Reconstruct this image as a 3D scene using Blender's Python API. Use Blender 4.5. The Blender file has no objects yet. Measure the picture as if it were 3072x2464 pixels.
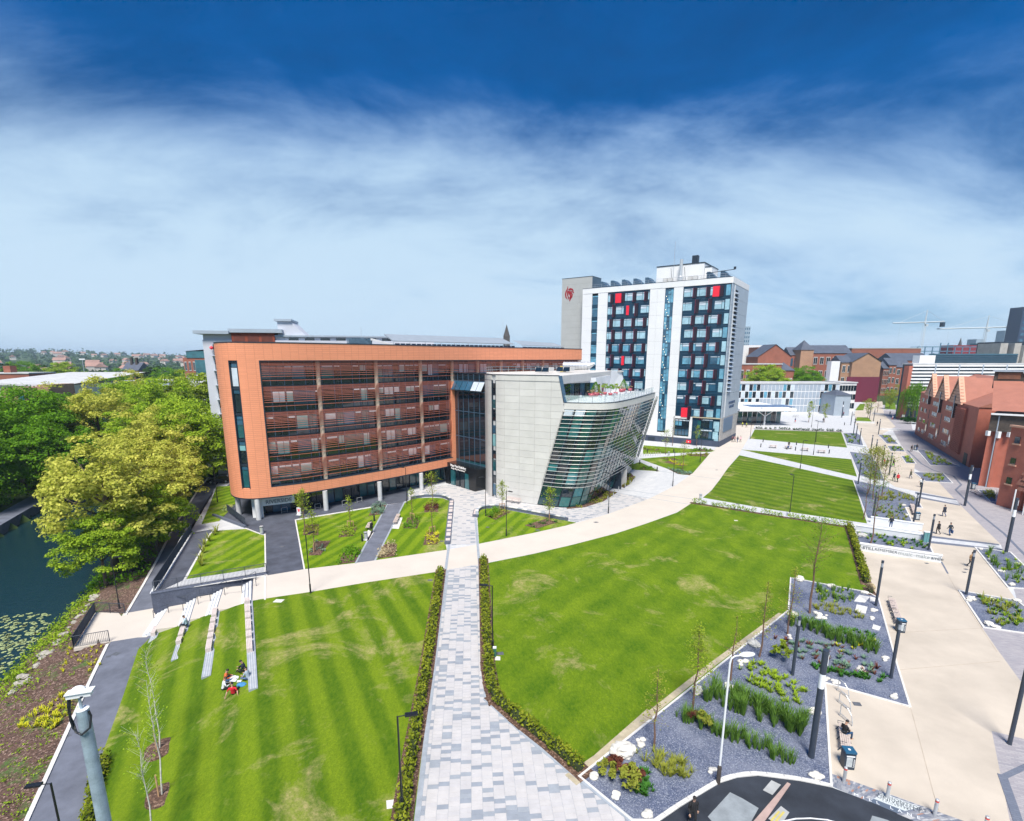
import bpy, math, random
import numpy as np
from mathutils import Vector, Matrix
from mathutils.geometry import tessellate_polygon
R = math.radians
rnd = random.Random(7)
scene = bpy.context.scene
col = scene.collection
CAM_H, LENS_F, TILT = 23.0, 1550.0, R(12.0)      # eye height (m), focal length (survey units), downward tilt
CX, CY, IMG_W, IMG_H = 1525.0, 1405.5, 3072.0, 2464.0
cam_d = bpy.data.cameras.new('camera')
cam_d.sensor_width = 36.0
cam_d.lens = 36.0 * LENS_F / IMG_W
cam_d.shift_x = (IMG_W / 2 - CX) / IMG_W
cam_d.shift_y = (CY - IMG_H / 2) / IMG_W
cam_d.clip_start, cam_d.clip_end = 0.5, 30000.0
cam = bpy.data.objects.new('camera', cam_d)
cam.location = (0, 0, CAM_H)
cam.rotation_euler = (R(90) - TILT, 0, 0)
col.objects.link(cam)
scene.camera = cam
SUN_EL, SUN_AZ = R(58), R(-174)                 # azimuth from +Y towards +X: the sun stands behind the camera
sun_d = bpy.data.lights.new('sun', 'SUN')
sun_d.energy, sun_d.angle, sun_d.color = 3.1, R(20), (1.0, 0.93, 0.83)
sun = bpy.data.objects.new('sun', sun_d)
sdir = Vector((math.sin(SUN_AZ) * math.cos(SUN_EL), math.cos(SUN_AZ) * math.cos(SUN_EL), math.sin(SUN_EL)))
sun.rotation_euler = sdir.to_track_quat('Z', 'Y').to_euler()
sun.location = (0, -20, 80)
col.objects.link(sun)
vs = scene.view_settings
scene.display_settings.display_device = 'sRGB'
vs.view_transform, vs.look, vs.gamma, vs.use_curve_mapping = 'Standard', 'None', 1.0, False
vs.exposure = 1.12
world = bpy.data.worlds.new('World'); scene.world = world; world.use_nodes = True
wn, wl = world.node_tree.nodes, world.node_tree.links
wn.clear()
def wnode(t, **kw):
 n = wn.new(t)
 for k, v in kw.items(): setattr(n, k, v)
 return n
def wmath(op, a, b=None, clamp=False):
 n = wnode('ShaderNodeMath', operation=op, use_clamp=clamp)
 for i, v in enumerate((a, b)):
  if v is None: continue
  if isinstance(v, (int, float)): n.inputs[i].default_value = v
  else: wl.new(v, n.inputs[i])
 return n.outputs[0]
out = wnode('ShaderNodeOutputWorld'); bg = wnode('ShaderNodeBackground')
bg.inputs['Strength'].default_value = 0.108
wl.new(bg.outputs[0], out.inputs['Surface'])
sky = wnode('ShaderNodeTexSky', sky_type='NISHITA', sun_disc=False)
sky.sun_elevation, sky.sun_rotation = SUN_EL, SUN_AZ
sky.altitude, sky.air_density, sky.dust_density, sky.ozone_density = 80, 1.0, 0.6, 4.0
tint = wnode('ShaderNodeMixRGB', blend_type='MULTIPLY'); tint.inputs[0].default_value = 1.0
tint.inputs[2].default_value = (0.0, 0.235, 0.45, 1)
wl.new(sky.outputs[0], tint.inputs[1])
tc = wnode('ShaderNodeTexCoord'); sep = wnode('ShaderNodeSeparateXYZ')
wl.new(tc.outputs['Generated'], sep.inputs[0])
zz = wmath('MAXIMUM', sep.outputs[2], 0.0)
den = wmath('ADD', zz, 0.30)
cmb = wnode('ShaderNodeCombineXYZ')
wl.new(wmath('DIVIDE', sep.outputs[0], den), cmb.inputs[0]); wl.new(wmath('DIVIDE', sep.outputs[1], den), cmb.inputs[1])
cmb.inputs[2].default_value = 3.1
mp = wnode('ShaderNodeMapping'); mp.inputs['Scale'].default_value = (0.9, 1.25, 1.0); mp.inputs['Rotation'].default_value = (0, 0, R(-12))
mp.inputs['Location'].default_value = (2.6, 1.3, 0)
wl.new(cmb.outputs[0], mp.inputs[0])
n1 = wnode('ShaderNodeTexNoise'); n1.inputs['Scale'].default_value = 1.5; n1.inputs['Detail'].default_value = 9; n1.inputs['Roughness'].default_value = 0.62; n1.inputs['Distortion'].default_value = 0.3
wl.new(mp.outputs[0], n1.inputs['Vector'])
n2 = wnode('ShaderNodeTexNoise'); n2.inputs['Scale'].default_value = 0.33; n2.inputs['Detail'].default_value = 3
wl.new(mp.outputs[0], n2.inputs['Vector'])
cov = wnode('ShaderNodeMapRange', interpolation_type='SMOOTHSTEP'); cov.inputs[1].default_value = 0.60; cov.inputs[2].default_value = 0.10
cov.inputs[3].default_value = 0.0; cov.inputs[4].default_value = 1.0
wl.new(zz, cov.inputs[0])
s1 = wmath('ADD', wmath('MULTIPLY', wmath('SUBTRACT', n1.outputs[0], 0.5), 1.9), wmath('MULTIPLY', wmath('SUBTRACT', n2.outputs[0], 0.5), 1.5))
s2 = wmath('ADD', s1, wmath('MULTIPLY', wmath('SUBTRACT', cov.outputs[0], 0.42), 1.6))
mask = wnode('ShaderNodeMapRange', interpolation_type='SMOOTHSTEP'); mask.inputs[1].default_value = -0.32; mask.inputs[2].default_value = 1.05
wl.new(s2, mask.inputs[0])
hz_col = wnode('ShaderNodeMixRGB')          # cloud body: whiter above, a pale blue veil low down
hz_col.inputs[1].default_value = (2.75, 3.5, 4.2, 1); hz_col.inputs[2].default_value = (2.35, 3.2, 4.0, 1)
bel = wnode('ShaderNodeMapRange'); bel.inputs[1].default_value = 0.0; bel.inputs[2].default_value = 0.32; wl.new(zz, bel.inputs[0])
wl.new(bel.outputs[0], hz_col.inputs[0])
mixc = wnode('ShaderNodeMixRGB'); wl.new(mask.outputs[0], mixc.inputs[0])
shade = wnode('ShaderNodeMapRange'); shade.inputs[1].default_value = 0.35; shade.inputs[2].default_value = 0.65; shade.inputs[3].default_value = 0.80; shade.inputs[4].default_value = 1.25; wl.new(n1.outputs[0], shade.inputs[0])
blue = wnode('ShaderNodeMixRGB', blend_type='MULTIPLY'); blue.inputs[0].default_value = 1.0; wl.new(tint.outputs[0], blue.inputs[1]); wl.new(shade.outputs[0], blue.inputs[2]); wl.new(blue.outputs[0], mixc.inputs[1]); wl.new(hz_col.outputs[0], mixc.inputs[2])
wl.new(mixc.outputs[0], bg.inputs['Color'])
_c, _s = math.cos(TILT), math.sin(TILT)
def ray(px, py):
 x = (px - CX) / LENS_F; y = -(py - CY) / LENS_F
 return (x, _c + y * _s, -_s + y * _c)
def G(px, py, z=0.0):
 r = ray(px, py); t = (z - CAM_H) / r[2]
 return Vector((r[0] * t, r[1] * t, z))
def ZY(px, py, Y):                                # the point of a sight line at a depth Y
 r = ray(px, py); t = Y / r[1]
 return Vector((r[0] * t, Y, CAM_H + r[2] * t))
def S(ox, oy, s, pts):
 return [(ox + x / s, oy + y / s) for x, y in pts]
def tag(o, label=None, cat=None, group=None, kind=None):
 if label: o['label'] = label
 if cat: o['category'] = cat
 if group: o['group'] = group
 if kind: o['kind'] = kind
 return o
def obj(name, mesh, parent=None, loc=None, rz=0.0):
 o = bpy.data.objects.new(name, mesh); col.objects.link(o)
 if parent is not None: o.parent = parent
 if loc is not None: o.location = loc
 if rz: o.rotation_euler = (0, 0, rz)
 return o
def thing(name, label, cat, loc=(0, 0, 0), rz=0.0, group=None):
 o = obj(name, None, None, loc, rz); o.empty_display_size = 0.3
 return tag(o, label, cat, group)
def copy_tree(root, loc, rz=0.0, label=None, group=None, scale=None):
 def cp(o, par):
  c = o.copy(); col.objects.link(c); c.parent = par
  for ch in kids.get(o.name, ()): cp(ch, c)
  return c
 kids = {}
 def walk(o):
  kids[o.name] = list(o.children)
  for ch in o.children: walk(ch)
 walk(root)
 c = cp(root, None); c.location = loc; c.rotation_euler = (0, 0, rz)
 if scale: c.scale = (scale,) * 3 if isinstance(scale, (int, float)) else scale
 if label: c['label'] = label
 if group: c['group'] = group
 return c
class MB:
 """collects shapes; build() links them as one mesh object"""
 def __init__(self): self.v, self.f, self.m, self.mats, self.cur = [], [], [], [], 0
 def use(self, m):
  if m not in self.mats: self.mats.append(m)
  self.cur = self.mats.index(m); return self
 def add(self, vs, fs):
  b = len(self.v); self.v.extend([tuple(p) for p in vs])
  for f in fs: self.f.append([b + i for i in f]); self.m.append(self.cur)
  return self
 def box(self, x0, x1, y0, y1, z0, z1):
  return self.hexa([(x0, y0), (x1, y0), (x1, y1), (x0, y1)], z0, z1)
 def hexa(self, q, z0, z1):
  vs = [(x, y, z0) for x, y in q] + [(x, y, z1) for x, y in q]
  return self.add(vs, [(3, 2, 1, 0), (4, 5, 6, 7), (0, 1, 5, 4), (1, 2, 6, 5), (2, 3, 7, 6), (3, 0, 4, 7)])
 def wall(self, a, b, t, z0, z1, off=0.0):
  """upright slab from plan point a to b, t thick, pushed off to the right of a->b by off"""
  a, b = Vector(a[:2]), Vector(b[:2]); d = (b - a).normalized(); n = Vector((d.y, -d.x))
  p, q = a + n * (off - t / 2), b + n * (off - t / 2); r, s = b + n * (off + t / 2), a + n * (off + t / 2)
  return self.hexa([tuple(s), tuple(r), tuple(q), tuple(p)], z0, z1)
 def prism(self, poly, z0, z1, cap=True, z1s=None):
  n = len(poly); poly = [tuple(p[:2]) for p in poly]
  ar = sum(poly[i][0] * poly[(i + 1) % n][1] - poly[(i + 1) % n][0] * poly[i][1] for i in range(n))
  if ar < 0:
   poly = poly[::-1]
   if z1s: z1s = z1s[::-1]
  vs = [(x, y, z0) for x, y in poly] + [(x, y, z1s[i] if z1s else z1) for i, (x, y) in enumerate(poly)]
  fs = [(i, (i + 1) % n, n + (i + 1) % n, n + i) for i in range(n)]
  self.add(vs, fs)
  if cap:
   tri = tessellate_polygon([[Vector((x, y, 0)) for x, y in poly]])
   b = len(self.v) - 2 * n
   for t in tri:
    t = list(t)
    A, B, C = (poly[k] for k in t)
    if (B[0] - A[0]) * (C[1] - A[1]) - (C[0] - A[0]) * (B[1] - A[1]) < 0: t = t[::-1]
    self.f.append([b + n + k for k in t]); self.m.append(self.cur)
    self.f.append([b + k for k in t[::-1]]); self.m.append(self.cur)
  return self
 def tube(self, pts, r, n=8, cap=True, closed=False):
  pts = [Vector(p) for p in pts]; rs = r if isinstance(r, (list, tuple)) else [r] * len(pts)
  rings = []; up = None; m = len(pts)
  for i, p in enumerate(pts):
   if closed: d = pts[(i + 1) % m] - pts[i - 1]
   else: d = (pts[min(i + 1, m - 1)] - pts[max(i - 1, 0)])
   d = d.normalized() if d.length > 1e-9 else Vector((0, 0, 1))
   if up is None: up = Vector((0, 0, 1)) if abs(d.z) < 0.9 else Vector((1, 0, 0))
   x = d.cross(up).normalized(); y = x.cross(d).normalized(); up = y
   rings.append([p + (x * math.cos(2 * math.pi * k / n) + y * math.sin(2 * math.pi * k / n)) * rs[i] for k in range(n)])
  vs = [v for rg in rings for v in rg]; fs = []
  for i in range(m - (0 if closed else 1)):
   j = (i + 1) % m
   for k in range(n): fs.append((i * n + k, i * n + (k + 1) % n, j * n + (k + 1) % n, j * n + k))
  if cap and not closed: fs += [tuple(range(n))[::-1], tuple((m - 1) * n + k for k in range(n))]
  return self.add(vs, fs)
 def lathe(self, prof, n=12, c=(0, 0)):
  vs, fs = [], []
  for r, z in prof:
   for k in range(n): a = 2 * math.pi * k / n; vs.append((c[0] + r * math.cos(a), c[1] + r * math.sin(a), z))
  for i in range(len(prof) - 1):
   for k in range(n): fs.append((i * n + k, i * n + (k + 1) % n, (i + 1) * n + (k + 1) % n, (i + 1) * n + k))
  fs += [tuple(range(n))[::-1], tuple((len(prof) - 1) * n + k for k in range(n))]
  return self.add(vs, fs)
 def blob(self, c, r, seed=0, sub=1, jit=0.25, flat=1.0):
  """an uneven stone"""
  rg = random.Random(seed); t = (1 + 5 ** 0.5) / 2
  vs = [Vector(p).normalized() for p in [(-1, t, 0), (1, t, 0), (-1, -t, 0), (1, -t, 0), (0, -1, t), (0, 1, t), (0, -1, -t), (0, 1, -t), (t, 0, -1), (t, 0, 1), (-t, 0, -1), (-t, 0, 1)]]
  fs = [(0, 11, 5), (0, 5, 1), (0, 1, 7), (0, 7, 10), (0, 10, 11), (1, 5, 9), (5, 11, 4), (11, 10, 2), (10, 7, 6), (7, 1, 8), (3, 9, 4), (3, 4, 2), (3, 2, 6), (3, 6, 8), (3, 8, 9), (4, 9, 5), (2, 4, 11), (6, 2, 10), (8, 6, 7), (9, 8, 1)]
  for _ in range(sub):
   mid = {}; nf = []
   def mp_(a, b):
    k = (min(a, b), max(a, b))
    if k not in mid: vs.append(((vs[a] + vs[b]) / 2).normalized()); mid[k] = len(vs) - 1
    return mid[k]
   for a, b, c_ in fs:
    x, y, z = mp_(a, b), mp_(b, c_), mp_(c_, a); nf += [(a, x, z), (b, y, x), (c_, z, y), (x, y, z)]
   fs = nf
  R3 = r if isinstance(r, (tuple, list)) else (r, r, r * flat)
  ps = []
  for v in vs:
   k = 1 + rg.uniform(-jit, jit)
   ps.append((c[0] + v.x * R3[0] * k, c[1] + v.y * R3[1] * k, c[2] + v.z * R3[2] * k))
  return self.add(ps, fs)
 def mesh(self, name, smooth=False):
  me = bpy.data.meshes.new(name); me.from_pydata(self.v, [], self.f)
  for m in self.mats: me.materials.append(m)
  if len(self.mats) > 1: me.polygons.foreach_set('material_index', self.m)
  if smooth: me.polygons.foreach_set('use_smooth', [True] * len(me.polygons))
  me.update(); return me
 def build(self, name, mat=None, parent=None, smooth=False, loc=None, rz=0.0):
  if mat is not None: self.mats = [mat]; self.m = [0] * len(self.f)
  return obj(name, self.mesh(name, smooth), parent, loc, rz)
MATS = {}
def nodes_of(m):
 m.use_nodes = True; nt = m.node_tree; nt.nodes.clear()
 o = nt.nodes.new('ShaderNodeOutputMaterial'); b = nt.nodes.new('ShaderNodeBsdfPrincipled')
 nt.links.new(b.outputs[0], o.inputs['Surface']); return nt, b
class NT:
 def __init__(self, nt): self.nt = nt
 def n(self, t, ins=None, **kw):
  x = self.nt.nodes.new(t)
  for k, v in kw.items(): setattr(x, k, v)
  for k, v in (ins or {}).items():
   if hasattr(v, 'is_output'): self.nt.links.new(v, x.inputs[k])
   else: x.inputs[k].default_value = v
  return x
 def math(self, op, a, b=0.0, clamp=False): return self.n('ShaderNodeMath', {0: a, 1: b}, operation=op, use_clamp=clamp).outputs[0]
 def noise(self, vec, scale, detail=4, rough=0.55, dist=0.0):
  return self.n('ShaderNodeTexNoise', {'Vector': vec, 'Scale': scale, 'Detail': detail, 'Roughness': rough, 'Distortion': dist}).outputs[0]
 def ramp(self, f, lo, hi, a=0.0, b=1.0): return self.n('ShaderNodeMapRange', {0: f, 1: lo, 2: hi, 3: a, 4: b}).outputs[0]
 def mix(self, f, a, b, mode='MIX'): return self.n('ShaderNodeMixRGB', {0: f, 1: a, 2: b}, blend_type=mode).outputs[0]
 def pos(self): return self.n('ShaderNodeNewGeometry').outputs['Position']
 def objc(self): return self.n('ShaderNodeTexCoord').outputs['Object']
 def bump(self, h, strength=0.3, dist=0.02): return self.n('ShaderNodeBump', {'Height': h, 'Strength': strength, 'Distance': dist}).outputs[0]
 def map(self, v, scale=(1, 1, 1), rot=0.0): return self.n('ShaderNodeMapping', {0: v, 'Scale': scale, 'Rotation': (0, 0, rot)}).outputs[0]
def c4(c): return (c[0], c[1], c[2], 1.0)
def mul(c, k): return tuple(min(1.0, x * k) for x in c)
def mat(name, c, rough=0.6, var=0.14, scale=1.5, bump=0.0, bscale=30.0, metal=0.0, spec=0.5, c2=None, fine=0.0, obj_space=False):
 if name in MATS: return MATS[name]
 m = bpy.data.materials.new(name); nt, b = nodes_of(m); t = NT(nt)
 p = t.objc() if obj_space else t.pos()
 f = t.noise(p, scale, 5, 0.6)
 a = c4(mul(c, 1 - var)); d = c4(c2 if c2 else mul(c, 1 + var))
 cc = t.mix(t.ramp(f, 0.3, 0.7), a, d)
 if fine:
  g = t.noise(p, bscale, 3, 0.7)
  cc = t.mix(t.ramp(g, 0.3, 0.7), t.mix(1.0, cc, c4((1 - fine,) * 3), 'MULTIPLY'), cc)
 nt.links.new(cc, b.inputs['Base Color'])
 b.inputs['Roughness'].default_value = rough; b.inputs['Metallic'].default_value = metal
 b.inputs['Specular IOR Level'].default_value = spec
 if bump: nt.links.new(t.bump(t.noise(p, bscale, 4, 0.65), bump, 0.03), b.inputs['Normal'])
 MATS[name] = m; return m
def glass(name, c, rough=0.06, var=0.35, scale=0.35, spec=0.8):
 """window glass seen by day: a dark body under a clear reflecting skin"""
 if name in MATS: return MATS[name]
 m = bpy.data.materials.new(name); nt, b = nodes_of(m); t = NT(nt); p = t.pos()
 f = t.noise(p, scale, 3, 0.6)
 nt.links.new(t.mix(t.ramp(f, 0.3, 0.7), c4(mul(c, 1 - var)), c4(mul(c, 1 + var))), b.inputs['Base Color'])
 b.inputs['Roughness'].default_value = rough; b.inputs['Specular IOR Level'].default_value = spec
 b.inputs['Coat Weight'].default_value = 0.6; b.inputs['Coat Roughness'].default_value = 0.03
 MATS[name] = m; return m
def emitm(name, c, k):
 m = bpy.data.materials.new(name); nt, b = nodes_of(m)
 b.inputs['Base Color'].default_value = c4(c); b.inputs['Emission Color'].default_value = c4(c); b.inputs['Emission Strength'].default_value = k
 MATS[name] = m; return m
# ================================================================== ground materials
ZL = -2.2                                          # level of the riverside path
def lawn_mat(name, ang, period, amp, worn=0.5, bright=1.0):
 m = bpy.data.materials.new(name); nt, b = nodes_of(m); t = NT(nt); p = t.pos()
 rp = t.map(p, rot=ang)
 sx = t.n('ShaderNodeSeparateXYZ', {0: rp}).outputs[0]
 wob = t.math('MULTIPLY', t.noise(p, 0.5, 3), 0.5)
 st = t.math('SINE', t.math('ADD', t.math('MULTIPLY', sx, 2 * math.pi / period), wob))
 st = t.ramp(st, -0.6, 0.6)
 patch = t.ramp(t.noise(t.map(p, (1.0, 0.6, 1.0), ang), 0.34, 8, 0.72), 0.38, 0.62)
 fine = t.ramp(t.noise(t.map(p, (1.0, 0.45, 1.0), ang), 5.5, 6, 0.75), 0.28, 0.72)
 k = bright
 dark, lite = (0.032 * k, 0.105 * k, 0.003, 1), (0.205 * k, 0.295 * k, 0.012, 1)
 f = t.math('ADD', t.math('MULTIPLY', st, amp), t.math('ADD', t.math('MULTIPLY', patch, 0.46 - amp * 0.6), t.math('MULTIPLY', fine, 0.52)), True)
 c = t.mix(f, dark, lite)
 w = t.ramp(t.noise(p, 0.16, 6, 0.7, 0.6), 0.575 - 0.06 * worn, 0.69 - 0.05 * worn)
 w = t.math('MULTIPLY', w, t.ramp(t.noise(p, 2.4, 5, 0.75), 0.30, 0.62))
 c = t.mix(t.math('MULTIPLY', w, 0.85), c, (0.50, 0.41, 0.19, 1))
 d2 = t.ramp(t.noise(p, 11.0, 5, 0.8), 0.34, 0.62)
 c = t.mix(t.math('MULTIPLY', t.math('SUBTRACT', 1.0, d2), 0.45), c, (0.03, 0.075, 0.004, 1))
 nt.links.new(c, b.inputs['Base Color']); b.inputs['Roughness'].default_value = 0.9; b.inputs['Specular IOR Level'].default_value = 0.12
 nt.links.new(t.bump(t.noise(p, 16.0, 6, 0.85), 0.9, 0.06), b.inputs['Normal'])
 MATS[name] = m; return m
def pave_mat(name, c1, c2, c3, bw, bh, ang, joint=(0.25, 0.25, 0.26), mortar=0.012, rough=0.75):
 m = bpy.data.materials.new(name); nt, b = nodes_of(m); t = NT(nt); p = t.map(t.pos(), rot=ang)
 br = t.n('ShaderNodeTexBrick', {'Vector': p, 'Color1': c4(c1), 'Color2': c4(c2), 'Mortar': c4(joint), 'Scale': 1.0, 'Mortar Size': mortar, 'Mortar Smooth': 0.3, 'Bias': 0.0, 'Brick Width': bw, 'Row Height': bh})
 n = t.ramp(t.noise(p, 0.7, 5, 0.65), 0.3, 0.7)
 c = t.mix(t.math('MULTIPLY', n, 0.35), br.outputs[0], c4(c3))
 nt.links.new(c, b.inputs['Base Color']); b.inputs['Roughness'].default_value = rough
 nt.links.new(t.bump(br.outputs['Fac'], -0.35, 0.01), b.inputs['Normal'])
 MATS[name] = m; return m
def speck_mat(name, cs, scale, rough=0.85, bump=0.5, big=0.5, bigc=None, bigamt=0.3):
 """loose stone: a cell pattern of several tones over broad drifts"""
 m = bpy.data.materials.new(name); nt, b = nodes_of(m); t = NT(nt); p = t.pos()
 v = t.n('ShaderNodeTexVoronoi', {'Vector': p, 'Scale': scale, 'Randomness': 1.0})
 g = t.n('ShaderNodeSeparateXYZ', {0: v.outputs['Color']}).outputs[0]
 c = t.mix(t.ramp(g, 0.0, 0.75), c4(cs[0]), c4(cs[1])); c = t.mix(t.ramp(g, 0.72, 0.95), c, c4(cs[2]))
 if bigc: c = t.mix(t.math('MULTIPLY', t.ramp(t.noise(p, big, 5, 0.65), 0.42, 0.7), bigamt), c, c4(bigc))
 nt.links.new(c, b.inputs['Base Color']); b.inputs['Roughness'].default_value = rough
 nt.links.new(t.bump(v.outputs['Distance'], bump, 0.05), b.inputs['Normal'])
 MATS[name] = m; return m
LAWN_A = lawn_mat('lawn_grass_striped', R(-27), 2.2, 0.46, 0.9)
LAWN_B = lawn_mat('lawn_grass_open', R(40), 3.1, 0.14, 0.5, 1.05)
LAWN_C = lawn_mat('lawn_grass_deep', R(-38), 2.6, 0.34, 0.1, 0.85)
LAWN_U = lawn_mat('lawn_grass_terrace', R(8), 1.9, 0.42, 0.6, 1.15)
LAWN_V = lawn_mat('lawn_grass_court', R(20), 1.7, 0.40, 0.7, 1.15)
SLATE = speck_mat('slate_chippings', [(0.045, 0.06, 0.11), (0.115, 0.14, 0.22), (0.26, 0.285, 0.345)], 20.0, bigc=(0.26, 0.28, 0.34), bigamt=0.5, big=0.5)
BARK = speck_mat('bark_mulch', [(0.05, 0.026, 0.016), (0.12, 0.066, 0.042), (0.26, 0.17, 0.12)], 11.0, bigc=(0.09, 0.05, 0.035))
BEIGE = mat('beige_bound_gravel', (0.53, 0.47, 0.395), 0.85, 0.13, 0.22, 0.25, 60, spec=0.25, fine=0.14)
CREAM = mat('cream_path_surface', (0.58, 0.53, 0.47), 0.8, 0.05, 0.3, 0.15, 50, spec=0.3, fine=0.06)
TARMAC = mat('dark_tarmac', (0.085, 0.095, 0.125), 0.9, 0.28, 0.6, 0.3, 40, spec=0.3, fine=0.25)
TARMAC2 = mat('road_tarmac', (0.035, 0.042, 0.056), 0.85, 0.35, 0.5, 0.3, 50, spec=0.3, fine=0.3)
PATHGREY = mat('grey_tarmac_path', (0.15, 0.165, 0.21), 0.9, 0.22, 0.7, 0.3, 40, spec=0.3, fine=0.2)
KERB = mat('pale_kerb_stone', (0.62, 0.61, 0.59), 0.8, 0.12, 2.0)
GREYKERB = mat('grey_granite_edging', (0.33, 0.37, 0.42), 0.8, 0.15, 2.0, fine=0.15)
PAVE_W = pave_mat('pale_granite_paving', (0.54, 0.55, 0.56), (0.44, 0.46, 0.49), (0.60, 0.60, 0.60), 0.9, 0.30, R(-35), (0.42, 0.43, 0.45), 0.008)
PAVE_G = pave_mat('grey_block_paving', (0.27, 0.26, 0.29), (0.37, 0.355, 0.37), (0.42, 0.38, 0.38), 0.45, 0.15, R(18), (0.2, 0.2, 0.22), 0.012)
PAVE_D = pave_mat('dark_paving_band', (0.12, 0.14, 0.19), (0.15, 0.17, 0.22), (0.17, 0.19, 0.24), 0.45, 0.15, R(18), (0.09, 0.1, 0.13), 0.01)
STONE = mat('pale_concrete', (0.66, 0.68, 0.70), 0.75, 0.07, 1.2, fine=0.05)
DARKSTONE = mat('blue_grey_stone', (0.115, 0.135, 0.19), 0.7, 0.2, 3.0, fine=0.25)
GRAPH = mat('graphite_paint', (0.035, 0.047, 0.07), 0.45, 0.1, 3.0)
BLACK = mat('black_paint', (0.012, 0.014, 0.018), 0.4, 0.1, 3.0)
ROCK = mat('pale_boulder', (0.62, 0.60, 0.55), 0.9, 0.22, 2.5, 0.6, 9)
WOODPALE = mat('silvered_timber', (0.56, 0.47, 0.42), 0.75, 0.12, 6.0, fine=0.15)
WOODWARM = mat('warm_timber', (0.50, 0.30, 0.17), 0.65, 0.15, 6.0, fine=0.15)
def x_near(y): return -43.7 - (y - 39.6) * 0.36
def x_far(y): return -79.4 - (y - 76.8) * 0.42
def x_path(y):
 P = [(0, -14), (23.9, -26.6), (36.3, -33.0), (42.3, -36.0), (47.7, -38.3), (62.5, -44.8), (72, -48.9), (90, -55.6), (112, -64), (400, -165)]
 for (a, xa), (b, xb) in zip(P, P[1:]):
  if y <= b: return xa + (xb - xa) * (y - a) / (b - a)
 return P[-1][1]
def z_path(y): return ZL if y < 60 else min(-0.1, ZL + (y - 60) / 30 * 2.1)
def hill(x, y):
 d = math.hypot(x, y)
 if d < 700: return 0.0
 a = math.atan2(x, y)
 k = min(1.0, (d - 700) / 2600.0); k = k * k * (3 - 2 * k)
 crest = 34 + 7 * math.sin(a * 7.0 + 1.0) + 4 * math.sin(a * 17 + 0.4) + (10 if a < -0.65 else 0) * min(1, max(0, (-0.65 - a) * 8))
 return k * crest + 2.5 * math.sin(x * 0.004) * math.sin(y * 0.0051) * k
def gz(x, y):
 if y > 300 or y < -50: return -0.15 + hill(x, y)
 n, f, p = x_near(y), x_far(y), x_path(y)
 if x > p + 30: return -0.15 + hill(x, y)
 if x > p: return z_path(y) - 0.2 if y > 0 else -0.15
 if x > n: return (z_path(y) - 0.25) + (-4.5 - z_path(y) + 0.25) * (p - x) / max(0.5, p - n)
 if x > f: return -6.0
 if x > f - 1.2: return -2.7
 return -2.7 + min(2.3, (f - 1.2 - x) * 0.05) + hill(x, y)
def frange(a, b, s):
 o = []
 while a < b: o.append(a); a += s
 return o
xs = [-9000, -7000, -5500, -4500, -3700, -3000, -2500, -2000, -1600, -1300, -1000, -800, -600, -450, -350, -270, -220, -180] + frange(-150, 12, 1.5) + [15, 30, 50, 80, 120, 170, 230, 300, 400, 550, 700, 900, 1200, 1600, 2000, 2600, 3200, 4000, 5000, 6500, 9000]
ys = [-400, -200, -100, -60] + frange(-30, 160, 2.0) + [165, 175, 190, 210, 230, 260, 300, 301, 340, 400, 480, 600, 750, 900, 1100, 1300, 1600, 1900, 2200, 2600, 3000, 3400, 3800, 4300, 5000, 6500, 9000, 13000]
gv = [(x, y, gz(x, y)) for y in ys for x in xs]; nx = len(xs)
gf = [(j * nx + i, j * nx + i + 1, (j + 1) * nx + i + 1, (j + 1) * nx + i) for j in range(len(ys) - 1) for i in range(nx - 1)]
m = bpy.data.materials.new('open_ground'); nt, b = nodes_of(m); t = NT(nt); p = t.pos()
f1 = t.ramp(t.noise(p, 0.012, 6, 0.7), 0.35, 0.65); f2 = t.ramp(t.noise(p, 0.15, 5, 0.7), 0.3, 0.7)
cc = t.mix(f2, t.mix(f1, (0.035, 0.07, 0.018, 1), (0.075, 0.12, 0.03, 1)), (0.05, 0.08, 0.03, 1))
nt.links.new(cc, b.inputs['Base Color']); b.inputs['Roughness'].default_value = 0.95; b.inputs['Specular IOR Level'].default_value = 0.1
mg = MB(); mg.add(gv, gf)
tag(mg.build('ground', m, smooth=True), kind='structure')
m = bpy.data.materials.new('river_water'); nt, b = nodes_of(m); t = NT(nt); p = t.pos()
b.inputs['Base Color'].default_value = (0.008, 0.030, 0.038, 1); b.inputs['Roughness'].default_value = 0.05; b.inputs['Specular IOR Level'].default_value = 0.9; b.inputs['IOR'].default_value = 1.45
nt.links.new(t.bump(t.noise(t.map(p, (1.0, 2.4, 1), R(35)), 1.6, 6, 0.65), 0.9, 0.12), b.inputs['Normal'])
tag(MB().add([(x_far(y) - 0.4 if k == 0 else x_near(y) + 1.2, y, -4.15) for y in frange(-20, 300, 10) for k in (0, 1)],
 [(2 * i, 2 * i + 1, 2 * i + 3, 2 * i + 2) for i in range(31)]).build('river', m), kind='structure')
def sheet(name, pts, z, m, dz=0.12, world=False, parent=None):
 P = [p if world else G(p[0], p[1], z) for p in pts]
 o = MB().prism(P, z - dz, z).build(name, m, parent)
 if parent is None: tag(o, kind='structure')
 return o
def strip_line(mb, pts, w, z0, z1, closed=False):
 P = [Vector(p[:2]) for p in pts]
 n = len(P)
 for i in range(n if closed else n - 1):
  a, c = P[i], P[(i + 1) % n]; d = (c - a)
  if d.length < 0.05: continue
  d.normalize(); mb.wall(a - d * w * 0.5, c + d * w * 0.5, w - 0.004 * (i % 3), z0 - 0.01 * (i % 3), z1 + 0.003 * (i % 3))
 return mb
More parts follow.
